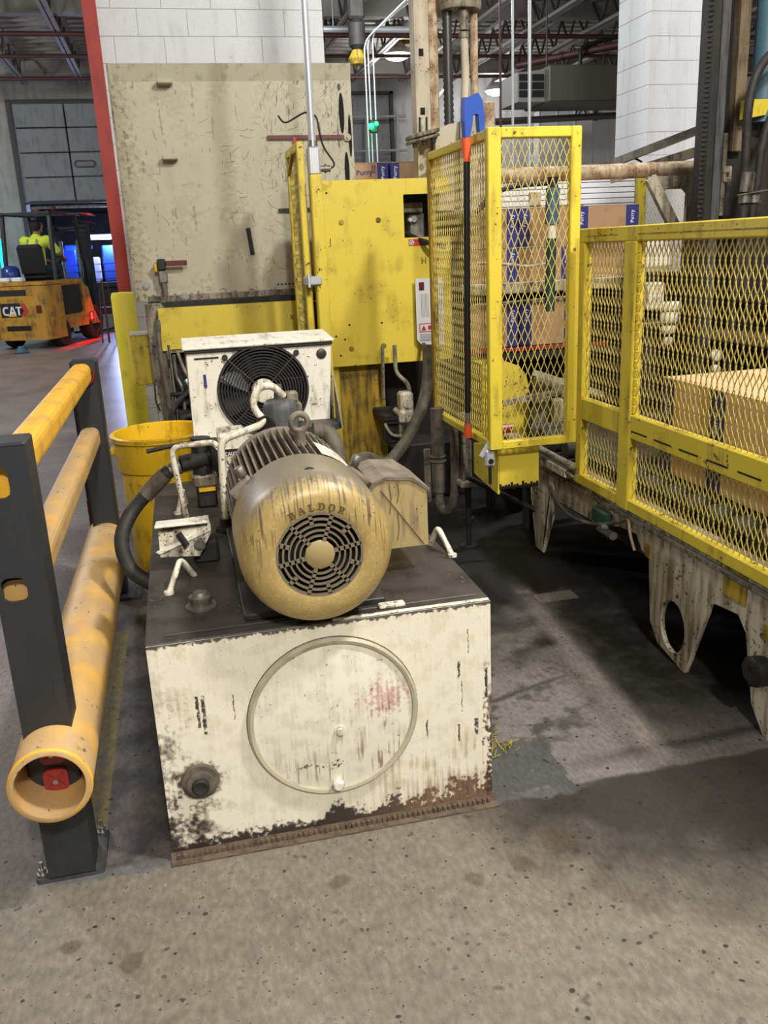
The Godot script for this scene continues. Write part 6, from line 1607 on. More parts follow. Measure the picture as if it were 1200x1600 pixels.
	m = MB.new(); m.span(Vector3(3.05, 0.9, -4.70), Vector3(3.4, 0.96, -1.2), 0.01); part(m, "cross_rail", M.mast_tan, cg)
	for k in 6:
		m = MB.new(); m.span(Vector3(3.3, 0.3, -4.4 + k * 0.55), Vector3(3.36, 1.5, -4.33 + k * 0.55)); part(m, "rib", M.mast_tan, cg)
	# white gripper seen through the guard
	var gp := thing("clamp_head", "white clamp head with stacked collars seen through the guard mesh", "clamp", Vector3(2.87, 0.9, -4.95))
	m = MB.new(); m.span(Vector3(2.70, 1.30, -5.05), Vector3(2.97, 1.53, -4.98), 0.04); part(m, "plate", M.white_clean, gp)
	m = MB.new(); m.span(Vector3(2.76, 1.08, -5.0), Vector3(2.87, 1.24, -4.9), 0.01); part(m, "block", M.white_clean, gp)
	for q in [[0.995, 0.055, 0.07], [1.07, 0.07, 0.05], [0.93, 0.045, 0.05], [0.86, 0.03, 0.05]]:
		m = MB.new(); m.disc(Vector3(2.92, q[0], -4.93), Vector3.UP, q[1], q[2], 16, 0.008); part(m, "collar", M.white_clean, gp)
	m = MB.new(); m.tube([Vector3(2.70, 0.995, -4.95), Vector3(2.95, 1.0, -4.93)], 0.012, 8); part(m, "rod", M.steel, gp)
	m = MB.new(); m.span(Vector3(2.80, 0.5, -5.1), Vector3(2.92, 1.5, -5.04), 0.006); part(m, "column", M.sooty, gp)
	m = MB.new(); m.disc(Vector3(3.06, 0.82, -4.65), Vector3(0, 0, 1), 0.035, 0.05, 10, 0.006); var pun := solo(m, "pipe_union", M.white_clean, "small white pipe union low behind the guard mesh", "union")
	m = MB.new(); m.disc(Vector3(3.06, 0.74, -4.65), Vector3(0, 0, 1), 0.026, 0.05, 10, 0.006); part(m, "lower_nut", M.white_clean, pun); m = MB.new(); m.tube([Vector3(3.06, 0.5, -4.64), Vector3(3.06, 0.84, -4.64)], 0.014, 8); part(m, "pipe", M.steel_dull, pun)
	# hose and teal cylinder behind the cage mesh
	m = MB.new(); m.tube(smooth_path([Vector3(1.75, 1.68, -5.1), Vector3(1.86, 1.78, -5.1), Vector3(2.0, 1.82, -5.1), Vector3(2.2, 1.83, -5.1)]), 0.014, 8); solo(m, "arched_hose", M.black_rubber, "black hose arching over the cartons behind the cage", "hose")
	var tc := thing("air_cylinder", "upright teal air cylinder with a white band behind the cage mesh", "cylinder", Vector3(2.2, 1.1, -5.05))
	m = MB.new(); m.tube([Vector3(2.2, 1.60, -5.05), Vector3(2.205, 1.80, -5.05)], 0.04, 14); part(m, "barrel", M.teal, tc)
	m = MB.new(); m.tube([Vector3(2.205, 1.80, -5.05), Vector3(2.205, 1.86, -5.05)], 0.03, 14); part(m, "cap", M.black, tc)
	m = MB.new(); m.tube([Vector3(2.2, 1.52, -5.05), Vector3(2.2, 1.60, -5.05)], 0.026, 12); part(m, "white_band", M.white_clean, tc)
	m = MB.new(); m.tube([Vector3(2.19, 1.1, -5.05), Vector3(2.2, 1.52, -5.05)], 0.03, 12); part(m, "rod", M.green_cable, tc)
	m = MB.new(); m.tube(smooth_path([Vector3(1.75, 1.40, -5.1), Vector3(1.9, 1.39, -5.08), Vector3(2.05, 1.37, -5.06), Vector3(2.18, 1.38, -5.06)]), 0.009, 8); part(m, "lead", M.frame_cream, tc)
	for k in 3:
		m = MB.new(); m.tube([Vector3(1.87 + 0.075 * k, 1.71, -5.68), Vector3(1.87 + 0.075 * k, 1.86, -5.68)], 0.025, 10); solo(m, "yellow_bottle", M.label_yellow if k == 0 else M.gold, "yellow tube standing on the cartons behind the cage, " + ["leftmost", "middle", "rightmost"][k] + " of three", "tube", "tubes on the cartons")

# ---------------------------------------------------------------- barrier and bin on the left
func build_barrier() -> void:
	var m := MB.new()
	var b := thing("safety_barrier", "guard barrier with dark posts, two yellow rails and a fat yellow floor tube", "barrier", Vector3(-0.42, 0, -3.0))
	# near post: hollow, front plate with two slots
	var x0 := -0.472
	var x1 := -0.358
	m = MB.new()
	var prof := PackedVector2Array([Vector2(x0, 0.012), Vector2(x1, 0.012), Vector2(x1, 1.135), Vector2(x0, 1.135)])
	m.prism(prof, 0.012, Transform3D(Basis(), Vector3(0, 0, -2.042)), [rrect(Vector2(-0.432, 1.055), Vector2(0.056, 0.075), 0.018), rrect(Vector2(-0.432, 0.80), Vector2(0.056, 0.06), 0.018)])
	m.span(Vector3(x0, 0.012, -2.13), Vector3(x0 + 0.008, 1.135, -2.042)); m.span(Vector3(x1 - 0.008, 0.012, -2.13), Vector3(x1, 1.135, -2.042)); m.span(Vector3(x0, 0.012, -2.138), Vector3(x1, 1.135, -2.13))
	m.box(Vector3((x0 + x1) / 2, 1.137, -2.084), Vector3(x1 - x0 + 0.002, 0.012, 0.11), 0.005)
	part(m, "post", M.post_black, b)
	m = MB.new(); m.span(Vector3(-0.476, 0.012, -4.12), Vector3(-0.364, 1.105, -4.02), 0.008); part(m, "post", M.post_black, b)
	m = MB.new(); m.prism(rrect(Vector2(-0.42, -2.12), Vector2(0.17, 0.18), 0.012), 0.014, Transform3D(Basis(Vector3(1, 0, 0), Vector3(0, 0, 1), Vector3(0, -1, 0)), Vector3(0, 0.014, 0))); part(m, "base_plate", M.plate_grey, b)
	m = MB.new(); m.prism(rrect(Vector2(-0.42, -4.07), Vector2(0.24, 0.22), 0.012), 0.014, Transform3D(Basis(Vector3(1, 0, 0), Vector3(0, 0, 1), Vector3(0, -1, 0)), Vector3(0, 0.014, 0))); part(m, "base_plate", M.plate_grey, b)
	for p in [Vector3(-0.49, 0.014, -2.052), Vector3(-0.352, 0.014, -2.19), Vector3(-0.318, 0.014, -4.0)]:
		m = MB.new(); m.disc(p, Vector3.UP, 0.014, 0.005, 14); m.disc(p + Vector3(0, 0.005, 0), Vector3.UP, 0.010, 0.012, 6); m.disc(p + Vector3(0, 0.017, 0), Vector3.UP, 0.005, 0.02, 8); part(m, "anchor_bolt", M.steel, b)
	# rails: rounded polygon section, slightly crowned
	for q in [[1.045, 0.0], [0.765, 0.004]]:
		m = MB.new()
		var sec := rrect(Vector2(-0.432, q[0]), Vector2(0.082, 0.092), 0.030, 4)
		m.prism(sec, 1.96, Transform3D(Basis(), Vector3(0, 0, -4.03)))
		part(m, "rail", M.barrier_yellow if q[0] > 0.9 else M.barrier_tube, b)
	m = MB.new(); m.torus(Vector3(-0.432, 1.045, -4.012), Vector3(0, 0, 1), 0.052, 0.008, 18, 6, -0.2, PI + 0.3); part(m, "rubber_strap", M.dark_red, b, "dark red strap over the end of the top rail")
	for yv in [1.055, 0.80]:
		m = MB.new(); m.tube([Vector3(-0.445, yv - 0.006, -2.11), Vector3(-0.445, yv - 0.006, -2.075)], 0.017, 14); part(m, "rail_end", M.rail_orange, b)
	# floor tube, hollow and open at the near end
	m = MB.new()
	var a := Vector3(-0.404, 0.355, -1.90)
	var e := Vector3(-0.425, 0.268, -4.14)
	var L := a.distance_to(e)
	m.lathe([Vector2(0.080, 0.0), Vector2(0.090, 0.0), Vector2(0.094, 0.004), Vector2(0.094, L), Vector2(0.080, L), Vector2(0.080, 0.0)], Transform3D(MB.frame(e - a), a), 40)
	part(m, "floor_tube", M.barrier_tube, b)
	m = MB.new(); m.torus(a + (e - a).normalized() * 0.008, e - a, 0.0885, 0.0075, 40, 8); part(m, "tube_rim", M.barrier_yellow, b)
	for yv in [0.375, 0.300]:
		m = MB.new(); m.prism(rrect(Vector2(-0.412, yv), Vector2(0.058, 0.058), 0.014), 0.014, Transform3D(Basis(), Vector3(0, 0, -2.032)))
		for s in [-0.8, 0.8]: m.obox(Transform3D(Basis(Vector3(0, 0, 1), s), Vector3(-0.412, yv, -2.0165)), Vector3(0.006, 0.05, 0.004))
		var cp := part(m, "end_cap", M.red_plastic, b, "red square end cap")
		m = MB.new(); m.disc(Vector3(-0.412, yv, -2.018), Vector3(0, 0, 1), 0.007, 0.01, 6); part(m, "screw", M.steel, cp)
	# thin stand behind the far post
	m = MB.new(); m.span(Vector3(-0.515, 0.0, -4.30), Vector3(-0.49, 1.02, -4.26), 0.004)
	var sp := thing("thin_post", "thin dark post with a red foot standing behind the far barrier post", "post", Vector3(-0.5, 0, -4.28))
	m = MB.new(); m.span(Vector3(-0.515, 0.42, -4.30), Vector3(-0.49, 0.98, -4.26), 0.004); part(m, "post", M.post_black, sp)
	m = MB.new(); m.span(Vector3(-0.517, 0.0, -4.302), Vector3(-0.488, 0.42, -4.258), 0.004); part(m, "red_foot", M.dark_red, sp)
	# yellow bin
	var c := Vector3(-0.14, 0, -4.42)
	var bn := thing("waste_bin", "round yellow plastic bin behind the hydraulic tank", "bin", c)
	m = MB.new()
	m.lathe([Vector2(1e-4, 0.0), Vector2(0.188, 0.0), Vector2(0.196, 0.012), Vector2(0.212, 0.52), Vector2(0.226, 0.525), Vector2(0.228, 0.53), Vector2(0.232, 0.675), Vector2(0.244, 0.68), Vector2(0.246, 0.692), Vector2(0.238, 0.70), Vector2(0.224, 0.695), Vector2(0.205, 0.5), Vector2(0.18, 0.02), Vector2(1e-4, 0.015)], Transform3D(Basis(), c), 48)
	part(m, "shell", M.bin_yellow, bn)
	m = MB.new(); m.torus(c + Vector3(0, 0.675, 0), Vector3.UP, 0.239, 0.006, 48, 6); part(m, "rim_bead", M.bin_yellow, bn)
	for s in [-1, 1]:
		m = MB.new(); m.span(c + Vector3(0.236 * s - 0.014, 0.60, -0.06), c + Vector3(0.236 * s + 0.014, 0.63, 0.06), 0.008); part(m, "handle", M.bin_yellow, bn)

# ---------------------------------------------------------------- hydraulic power unit
func build_power_unit() -> void:
	var m := MB.new()
	var t := thing("hydraulic_tank", "large off white hydraulic oil tank with a round lid on its stained front", "tank", Vector3(0.28, 0, -2.83))
	m = MB.new(); m.prism(PackedVector2Array([Vector2(-0.161, 0.018), Vector2(0.723, 0.018), Vector2(0.723, 0.613), Vector2(-0.161, 0.613)]), 0.01, Transform3D(Basis(), Vector3(0, 0, -2.042)), [], Rect2(-0.161, 0.018, 0.884, 0.595)); part(m, "front_plate", M.tank_front, t)
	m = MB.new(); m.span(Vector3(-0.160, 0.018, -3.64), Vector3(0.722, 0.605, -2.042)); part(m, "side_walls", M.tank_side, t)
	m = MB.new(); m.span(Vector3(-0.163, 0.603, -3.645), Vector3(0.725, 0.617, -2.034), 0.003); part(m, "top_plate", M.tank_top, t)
	m = MB.new(); m.span(Vector3(-0.12, 0.614, -2.085), Vector3(0.70, 0.620, -2.075), 0.002); part(m, "weld_seam", M.tank_top, t)
	m = MB.new(); m.span(Vector3(0.30, 0.612, -2.046), Vector3(0.722, 0.6195, -2.034), 0.003); part(m, "chipped_edge", M.white_dirty, t)
	m = MB.new(); m.prism(PackedVector2Array([Vector2(-2.0, 0), Vector2(-2.05, 0), Vector2(-2.05, 0.02), Vector2(-2.03, 0.022), Vector2(-2.025, 0.006), Vector2(-2.0, 0.005)]), 0.90, Transform3D(Basis(Vector3(0, 0, 1), Vector3(0, 1, 0), Vector3(-1, 0, 0)), Vector3(0.733, 0, 0))); part(m, "base_strip", M.rust_strip, t)
	m = MB.new()
	for k in 60: m.span(Vector3(-0.15 + k * 0.0145, 0.0, -2.03), Vector3(-0.143 + k * 0.0145, 0.018, -2.018))
	stuff(part(m, "strip_ribs", M.rust_strip, t))
	# round lid
	var lc := Vector3(0.288, 0.348, -2.032)
	m = MB.new()
	var xl := Transform3D(MB.frame(Vector3(0, 0, 1)), lc)
	var lv := MB.new()
	for k in 48:
		var a0 := TAU * k / 48
		var a1 := TAU * (k + 1) / 48
		for r in 6:
			var r0 := 0.214 * r / 6.0
			var r1 := 0.214 * (r + 1) / 6.0
			var h := func(q: float) -> float: return 0.006 + 0.014 * (1.0 - pow(q / 0.214, 2.0))
			var pt := func(rr: float, aa: float) -> Vector3: return lc + Vector3(rr * cos(aa), rr * sin(aa), h.call(rr))
			var nn := func(rr: float, aa: float) -> Vector3: return Vector3(cos(aa) * 0.028 * rr / 0.0458, sin(aa) * 0.028 * rr / 0.0458, 1.0).normalized()
			var uvf := func(rr: float, aa: float) -> Vector2: return Vector2(0.5 + rr * cos(aa) / 0.45, 0.5 - rr * sin(aa) / 0.45)
			lv.tri(pt.call(r0, a0), pt.call(r1, a0), pt.call(r1, a1), nn.call(r0, a0), nn.call(r1, a0), nn.call(r1, a1), uvf.call(r0, a0), uvf.call(r1, a0), uvf.call(r1, a1))
			if r > 0: lv.tri(pt.call(r0, a0), pt.call(r1, a1), pt.call(r0, a1), nn.call(r0, a0), nn.call(r1, a1), nn.call(r0, a1), uvf.call(r0, a0), uvf.call(r1, a1), uvf.call(r0, a1))
	var lid := part(lv, "round_lid", M.tank_lid, t)
	m.lathe([Vector2(0.210, 0.0), Vector2(0.224, 0.0), Vector2(0.226, 0.008), Vector2(0.220, 0.016), Vector2(0.212, 0.014), Vector2(0.209, 0.005)], xl, 64); part(m, "lid_rim", M.beige_flat, lid)
	m = MB.new(); m.torus(lc + Vector3(0, 0, 0.0), Vector3(0, 0, 1), 0.2265, 0.0015, 64, 6); part(m, "gasket", M.rust_strip, lid)
	m = MB.new(); bolt(m, Vector3(0.298, 0.315, -2.012), Vector3(0, 0, 1), 0.010, 0.012); part(m, "centre_screw", M.white_dirty, lid)
	m = MB.new(); m.lathe([Vector2(0.010, 0), Vector2(0.015, 0.008), Vector2(0.017, 0.02), Vector2(0.011, 0.028), Vector2(1e-4, 0.028)], Transform3D(MB.frame(Vector3(0, 0, 1)), Vector3(0.284, 0.155, -2.026)), 14); part(m, "drain_knob", M.white_clean, lid)
	# drain boss
	var bs := Transform3D(MB.frame(Vector3(0, 0, 1)), Vector3(-0.07, 0.222, -2.032))
	m = MB.new(); m.lathe([Vector2(0.050, 0), Vector2(0.047, 0.008), Vector2(0.036, 0.012), Vector2(0.036, 0.022), Vector2(0.030, 0.026), Vector2(0.022, 0.026)], bs, 24); var boss := part(m, "drain_boss", M.hose_grey, t)
	m = MB.new(); m.lathe([Vector2(0.023, 0.02), Vector2(0.023, 0.032), Vector2(0.018, 0.036), Vector2(0.008, 0.032), Vector2(1e-4, 0.032)], bs, 12); part(m, "drain_plug", M.sooty, boss)
	# breather cap and motor base on the top
	m = MB.new(); m.lathe([Vector2(0.042, 0.617), Vector2(0.042, 0.622), Vector2(0.028, 0.624), Vector2(0.028, 0.636), Vector2(0.030, 0.638), Vector2(0.030, 0.648), Vector2(0.022, 0.652), Vector2(0.018, 0.66), Vector2(1e-4, 0.662)], Transform3D(Basis(), Vector3(-0.020, 0, -2.24)), 16); part(m, "breather_cap", M.steel_dull, t)
	m = MB.new(); m.span(Vector3(0.085, 0.617, -2.9), Vector3(0.455, 0.634, -2.10), 0.003); part(m, "motor_base", M.tank_top, t)
	m = MB.new(); m.span(Vector3(0.43, 0.617, -2.085), Vector3(0.50, 0.628, -2.06), 0.003); part(m, "shim", M.white_dirty, t)
	# lifting hooks on the tank top
	for q in [[-0.06, -2.44, 0.045, -0.02, "left"], [-0.055, -3.24, 0.02, 0.02, "back"], [0.708, -2.46, -0.022, 0.0, "right"]]:
		m = MB.new()
		var P0 := Vector3(q[0] - q[2], 0.617, q[1] + 0.075)
		var P1 := Vector3(q[0] + q[3] * 0.3, 0.69, q[1])
		var P2 := Vector3(q[0] + q[2] * 0.6, 0.617, q[1] - 0.05)
		m.tube(round_path([P0, P1, P2], 0.02), 0.009, 8); m.disc(P0, Vector3.UP, 0.014, 0.008, 10)
		part(m, "lifting_hook", M.white_dirty, t)
	# ------------------------------------------------------------ motor
	var mo := thing("electric_motor", "big gold electric motor with a slotted round fan cover lying on the tank", "motor", Vector3(0.27, 0.634, -2.4))
	var c := Vector3(0.27, 0.825, -1.95)
	var xm := Transform3D(Basis(Vector3(1, 0, 0), Vector3(0, 0, 1), Vector3(0, -1, 0)), c)    # local y towards the camera
	m = MB.new()
	var pf := [Vector2(0.188, -0.27), Vector2(0.190, -0.265), Vector2(0.190, -0.075)]
	for k in 9:
		var a := PI / 2 * (k + 1) / 9.0
		pf.append(Vector2(0.132 + 0.058 * cos(a), -0.075 + 0.070 * sin(a)))
	pf.append(Vector2(0.1045, -0.003)); pf.append(Vector2(0.102, -0.005)); pf.append(Vector2(0.102, -0.018))
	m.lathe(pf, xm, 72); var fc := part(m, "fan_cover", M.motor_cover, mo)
	m = MB.new(); m.disc(c + Vector3(0, 0, -0.030), Vector3(0, 0, 1), 0.112, 0.004, 40); part(m, "dark_inside", M.dark_void, fc)
	for q in [[0.086, 0.091], [0.072, 0.0765], [0.0585, 0.0628], [0.0455, 0.0495]]:
		m = MB.new(); m.ring(c + Vector3(0, 0, -0.012), Vector3(0, 0, 1), q[0], q[1], 0.009, 48); part(m, "grille_ring", M.grille_grey, fc)
	m = MB.new(); m.ring(c + Vector3(0, 0, -0.012), Vector3(0, 0, 1), 0.0995, 0.106, 0.009, 48); part(m, "grille_ring", M.grille_grey, fc)
	m = MB.new(); m.disc(c + Vector3(0, 0, -0.012), Vector3(0, 0, 1), 0.037, 0.010, 12, 0.003); part(m, "hub_plate", M.gold_flat, fc)
	for k in 12:
		var a := TAU * (k + 0.35) / 12
		m = MB.new()
		var d := Vector3(cos(a), sin(a), 0)
		m.bar(c + Vector3(0, 0, -0.0075) + d * (0.034 if k % 2 == 0 else 0.075), c + Vector3(0, 0, -0.0075) + d * 0.102, 0.009 if k % 2 == 0 else 0.0095, 0.009, Vector3(0, 0, 1)); part(m, "grille_spoke", M.grille_grey, fc)
	var word := "BALDOR"
	for k in 6:
		var a := deg_to_rad(120.0 - k * 11.8)
		letters(word[k], 0.017, 0.006, c + Vector3(cos(a) * 0.119, sin(a) * 0.119, -0.0045), M.gold_dark, "raised_letter", fc, Basis(Vector3(0, 0, 1), a - PI / 2), "Droid Serif")
	m = MB.new(); m.prism(PackedVector2Array([Vector2(-0.011, -0.009), Vector2(0.011, -0.009), Vector2(0, 0.010)]), 0.004, Transform3D(Basis(Vector3(1, 0, 0), Vector3(0, 0, -1), Vector3(0, 1, 0)), c + Vector3(0.0, 0.188, -0.10))); part(m, "mark", M.black, fc)
	# finned body
	m = MB.new(); m.lathe([Vector2(0.10, -0.76), Vector2(0.15, -0.745), Vector2(0.178, -0.72), Vector2(0.178, -0.68), Vector2(0.150, -0.675), Vector2(0.150, -0.29), Vector2(0.172, -0.285), Vector2(0.172, -0.25)], xm, 48); part(m, "housing", M.motor_body, mo)
	for k in 40:
		var deg := -38.0 + k * 6.6
		if deg > 236.0 or (deg > 24.0 and deg < 42.0 and false): continue
		var a := deg_to_rad(deg)
		var d := Vector3(cos(a), sin(a), 0)
		m = MB.new(); m.bar(c + d * 0.166 + Vector3(0, 0, -0.29), c + d * 0.166 + Vector3(0, 0, -0.675), 0.0045, 0.036, d, 0.001); part(m, "cooling_fin", M.motor_body, mo)
	for s in [-1, 1]:
		m = MB.new(); m.span(c + Vector3(0.125 * s - 0.04, -0.192, -0.62), c + Vector3(0.125 * s + 0.04, -0.10, -0.33), 0.01); part(m, "foot", M.motor_body, mo)
		m = MB.new()
		m.obox(Transform3D(Basis(Vector3(0, 0, 1), 0.75 * -s), c + Vector3(0.148 * s, 0.10, -0.295)), Vector3(0.07, 0.045, 0.04), 0.006)
		var lg := part(m, "lug", M.motor_body, mo)
		m = MB.new(); m.disc(c + Vector3(0.148 * s, 0.135, -0.30), Vector3(0.4 * s, 1, 0), 0.013, 0.03, 8, 0.003); part(m, "bolt", M.steel_dull, lg)
	m = MB.new(); m.torus(c + Vector3(0.03, 0.235, -0.46), Vector3(0.15, 0, 1), 0.024, 0.009, 22, 8); m.disc(c + Vector3(0.03, 0.17, -0.46), Vector3.UP, 0.016, 0.045, 10); part(m, "eye_bolt", M.motor_body, mo)
	m = MB.new()
	for k in 6:
		var a0 := deg_to_rad(34.0 + k * 6.0)
		var a1 := deg_to_rad(40.0 + k * 6.0)
		m.quad(c + Vector3(cos(a1), sin(a1), 0) * 0.188 + Vector3(0, 0, -0.30), c + Vector3(cos(a0), sin(a0), 0) * 0.188 + Vector3(0, 0, -0.30), c + Vector3(cos(a0), sin(a0), 0) * 0.188 + Vector3(0, 0, -0.46), c + Vector3(cos(a1), sin(a1), 0) * 0.188 + Vector3(0, 0, -0.46))
	part(m, "name_plate", M.white_dirty, mo, "pale worn name plate")
	# terminal box
	var tb := PackedVector2Array([Vector2(0.0, 0.0), Vector2(0.165, 0.0), Vector2(0.165, 0.165), Vector2(0.12, 0.198), Vector2(0.045, 0.205), Vector2(0.012, 0.195), Vector2(0.0, 0.178)])
	m = MB.new(); m.prism(tb, 0.22, Transform3D(Basis(Vector3(0, 0, 1), 0.0), Vector3(0.468, 0.695, -2.52))); var tbx := part(m, "terminal_box", M.gold, mo)
	m = MB.new(); m.prism(PackedVector2Array([Vector2(-0.006, 0.172), Vector2(0.006, 0.199), Vector2(0.045, 0.212), Vector2(0.122, 0.205), Vector2(0.174, 0.166), Vector2(0.172, 0.158), Vector2(0.118, 0.196), Vector2(0.045, 0.204), Vector2(0.014, 0.192), Vector2(0.002, 0.17)]), 0.235, Transform3D(Basis(), Vector3(0.468, 0.695, -2.53))); part(m, "lid", M.motor_body, tbx)
	m = MB.new(); m.tube([Vector3(0.50, 0.87, -2.298), Vector3(0.62, 0.70, -2.298)], 0.0018, 6); part(m, "crease", M.drip, tbx)
	for q in [[0.525, 0.885, 0.80], [0.548, 0.89, 0.83], [0.545, 0.80, 0.72]]:
		m = MB.new(); m.tube([Vector3(q[0], q[1], -2.2985), Vector3(q[0] + 0.004, (q[1] + q[2]) / 2, -2.2985), Vector3(q[0] - 0.002, q[2], -2.2985)], 0.0016, 6); part(m, "drip", M.drip, tbx)
	m = MB.new(); m.span(Vector3(0.36, 0.74, -2.50), Vector3(0.47, 0.86, -2.34), 0.01); part(m, "neck", M.motor_body, tbx)
	# ------------------------------------------------------------ pump behind the motor
	var pu := thing("hydraulic_pump", "blue grey hydraulic pump with a capped body behind the motor", "pump", Vector3(0.3, 0.617, -2.98))
	m = MB.new(); m.lathe([Vector2(0.14, -2.70), Vector2(0.12, -2.74), Vector2(0.10, -2.86), Vector2(0.12, -2.88), Vector2(0.12, -2.92), Vector2(1e-4, -2.92)], Transform3D(Basis(Vector3(1, 0, 0), Vector3(0, 0, 1), Vector3(0, -1, 0)), Vector3(0.27, 0.825, 0)), 28); part(m, "bell_housing", M.pump_grey, pu)
	m = MB.new(); m.lathe([Vector2(0.070, 0.84), Vector2(0.068, 0.86), Vector2(0.060, 0.88), Vector2(0.060, 1.00), Vector2(0.056, 1.022), Vector2(0.045, 1.032), Vector2(0.02, 1.036), Vector2(0.018, 1.06), Vector2(0.010, 1.062), Vector2(0.010, 1.085), Vector2(1e-4, 1.085)], Transform3D(Basis(), Vector3(0.312, 0, -3.0)), 28); part(m, "body", M.pump_grey, pu)
	m = MB.new(); m.span(Vector3(0.335, 1.022, -3.04), Vector3(0.375, 1.055, -2.99), 0.004); m.span(Vector3(0.365, 0.95, -3.04), Vector3(0.385, 1.02, -2.98), 0.006); part(m, "port_block", M.machine_grey, pu)
	m = MB.new(); m.span(Vector3(0.22, 0.80, -3.08), Vector3(0.42, 0.86, -2.93), 0.02); m.bar(Vector3(0.20, 0.80, -2.95), Vector3(0.27, 0.90, -2.97), 0.04, 0.04); part(m, "flange", M.sooty, pu)
	m = MB.new(); m.span(Vector3(0.22, 0.634, -3.1), Vector3(0.42, 0.80, -2.93), 0.01); part(m, "pedestal", M.sooty, pu)
	m = MB.new(); m.disc(Vector3(0.255, 0.96, -2.95), Vector3(-0.6, 0, 1), 0.034, 0.02, 18); m.torus(Vector3(0.255, 0.96, -2.94), Vector3(-0.6, 0, 1), 0.030, 0.005, 18, 6); part(m, "end_cap", M.sooty, pu)
	# elbow pipe at the right of the pump
	m = MB.new(); m.tube(smooth_path([Vector3(0.44, 0.88, -3.15), Vector3(0.49, 0.87, -3.15), Vector3(0.515, 0.82, -3.13), Vector3(0.52, 0.74, -3.1), Vector3(0.52, 0.62, -3.1)]), 0.034, 14)
	solo(m, "elbow_hose", M.hose_grey, "fat dusty elbow hose right of the pump below the fan cooler", "hose")
	# white bent pipes standing on the tank
	m = MB.new(); m.tube(round_path([Vector3(0.085, 0.617, -2.9), Vector3(0.096, 0.93, -2.9), Vector3(0.227, 0.967, -2.9), Vector3(0.243, 0.985, -2.9), Vector3(0.21, 1.03, -2.92), Vector3(0.235, 1.085, -2.95), Vector3(0.285, 1.09, -2.97), Vector3(0.325, 1.045, -2.99)], 0.035, 6), 0.0125, 12)
	var ob := solo(m, "return_pipe", M.white_dirty, "white bent pipe rising from the tank and curling over the pump", "pipe")
	m = MB.new(); m.torus(Vector3(0.237, 0.990, -2.905), Vector3(0.3, -0.7, 0.2), 0.016, 0.005, 14, 6); part(m, "clamp", M.sooty, ob)
	m = MB.new(); m.disc(Vector3(0.085, 0.617, -2.9), Vector3.UP, 0.034, 0.014, 16); m.disc(Vector3(0.085, 0.63, -2.9), Vector3.UP, 0.02, 0.03, 6); part(m, "foot_flange", M.sooty, ob)
	m = MB.new(); m.tube(round_path([Vector3(-0.044, 0.617, -3.09), Vector3(-0.072, 0.88, -3.1), Vector3(0.075, 0.895, -3.05), Vector3(0.088, 0.89, -2.98)], 0.04, 6), 0.0105, 12)
	ob = solo(m, "breather_pipe", M.white_dirty, "thin white pipe bent like a hook at the left of the tank top", "pipe")
	m = MB.new(); m.tube([Vector3(0.105, 0.617, -2.94), Vector3(0.115, 0.86, -2.94)], 0.011, 10); solo(m, "support_pipe", M.white_dirty, "straight white pipe standing just behind the curling pipe", "pipe")
	m = MB.new(); m.tube([Vector3(-0.155, 0.868, -3.12), Vector3(-0.03, 0.885, -3.12), Vector3(0.02, 0.86, -3.15)], 0.008, 8); solo(m, "valve_lever", M.sooty, "thin dark lever pointing left over the yellow bin", "lever")
	# valve and hose at the left
	var vv := thing("suction_valve", "dirty pipe valve with hose fittings beside the caution label", "valve", Vector3(0.03, 0.617, -3.22))
	m = MB.new(); m.tube([Vector3(-0.045, 0.795, -3.2), Vector3(0.075, 0.805, -3.22)], [0.030, 0.030], 14); m.tube([Vector3(0.03, 0.74, -3.23), Vector3(0.035, 0.88, -3.23)], 0.036, 14); part(m, "body", M.sooty, vv)
	m = MB.new(); m.disc(Vector3(-0.085, 0.778, -3.19), Vector3(1, 0.3, 0), 0.024, 0.016, 6); m.disc(Vector3(-0.065, 0.785, -3.195), Vector3(1, 0.2, 0), 0.03, 0.02, 12); part(m, "fitting", M.steel_dull, vv)
	m = MB.new(); m.span(Vector3(0.065, 0.76, -3.24), Vector3(0.095, 0.875, -3.17), 0.004); part(m, "handle_plate", M.black, vv)
	m = MB.new(); m.span(Vector3(-0.01, 0.70, -3.3), Vector3(0.08, 0.745, -3.19), 0.008); part(m, "flange", M.machine_grey, vv)
	m = MB.new(); m.span(Vector3(0.0, 0.617, -3.3), Vector3(0.075, 0.70, -3.2), 0.01); part(m, "neck", M.sooty, vv)
	m = MB.new(); m.span(Vector3(0.01, 0.684, -3.198), Vector3(0.07, 0.698, -3.19)); part(m, "yellow_tag", M.label_yellow, vv)
	var hp := smooth_path([Vector3(-0.085, 0.775, -3.2), Vector3(-0.15, 0.72, -3.2), Vector3(-0.238, 0.633, -3.19), Vector3(-0.278, 0.56, -3.1), Vector3(-0.255, 0.48, -3.02), Vector3(-0.20, 0.43, -3.0), Vector3(-0.162, 0.41, -3.0)], 8)
	m = MB.new(); m.tube(hp, 0.026, 14)
	ob = solo(m, "suction_hose", M.black_rubber, "thick black hose curving down from the valve to the side of the tank", "hose")
	m = MB.new(); m.tube(hp.slice(3, 12), 0.0295, 14); part(m, "hose_sleeve", M.hose_grey, ob)
	# white cable box on the left edge
	var wb := thing("cover_box", "small white hinged cover box with a screw on the left edge of the tank", "box", Vector3(-0.05, 0.617, -2.56))
	m = MB.new(); m.prism(PackedVector2Array([Vector2(-0.125, 0.665), Vector2(-0.01, 0.655), Vector2(0.03, 0.725), Vector2(0.028, 0.745), Vector2(-0.123, 0.738)]), 0.12, Transform3D(Basis(), Vector3(0, 0, -2.67))); part(m, "box", M.white_dirty, wb)
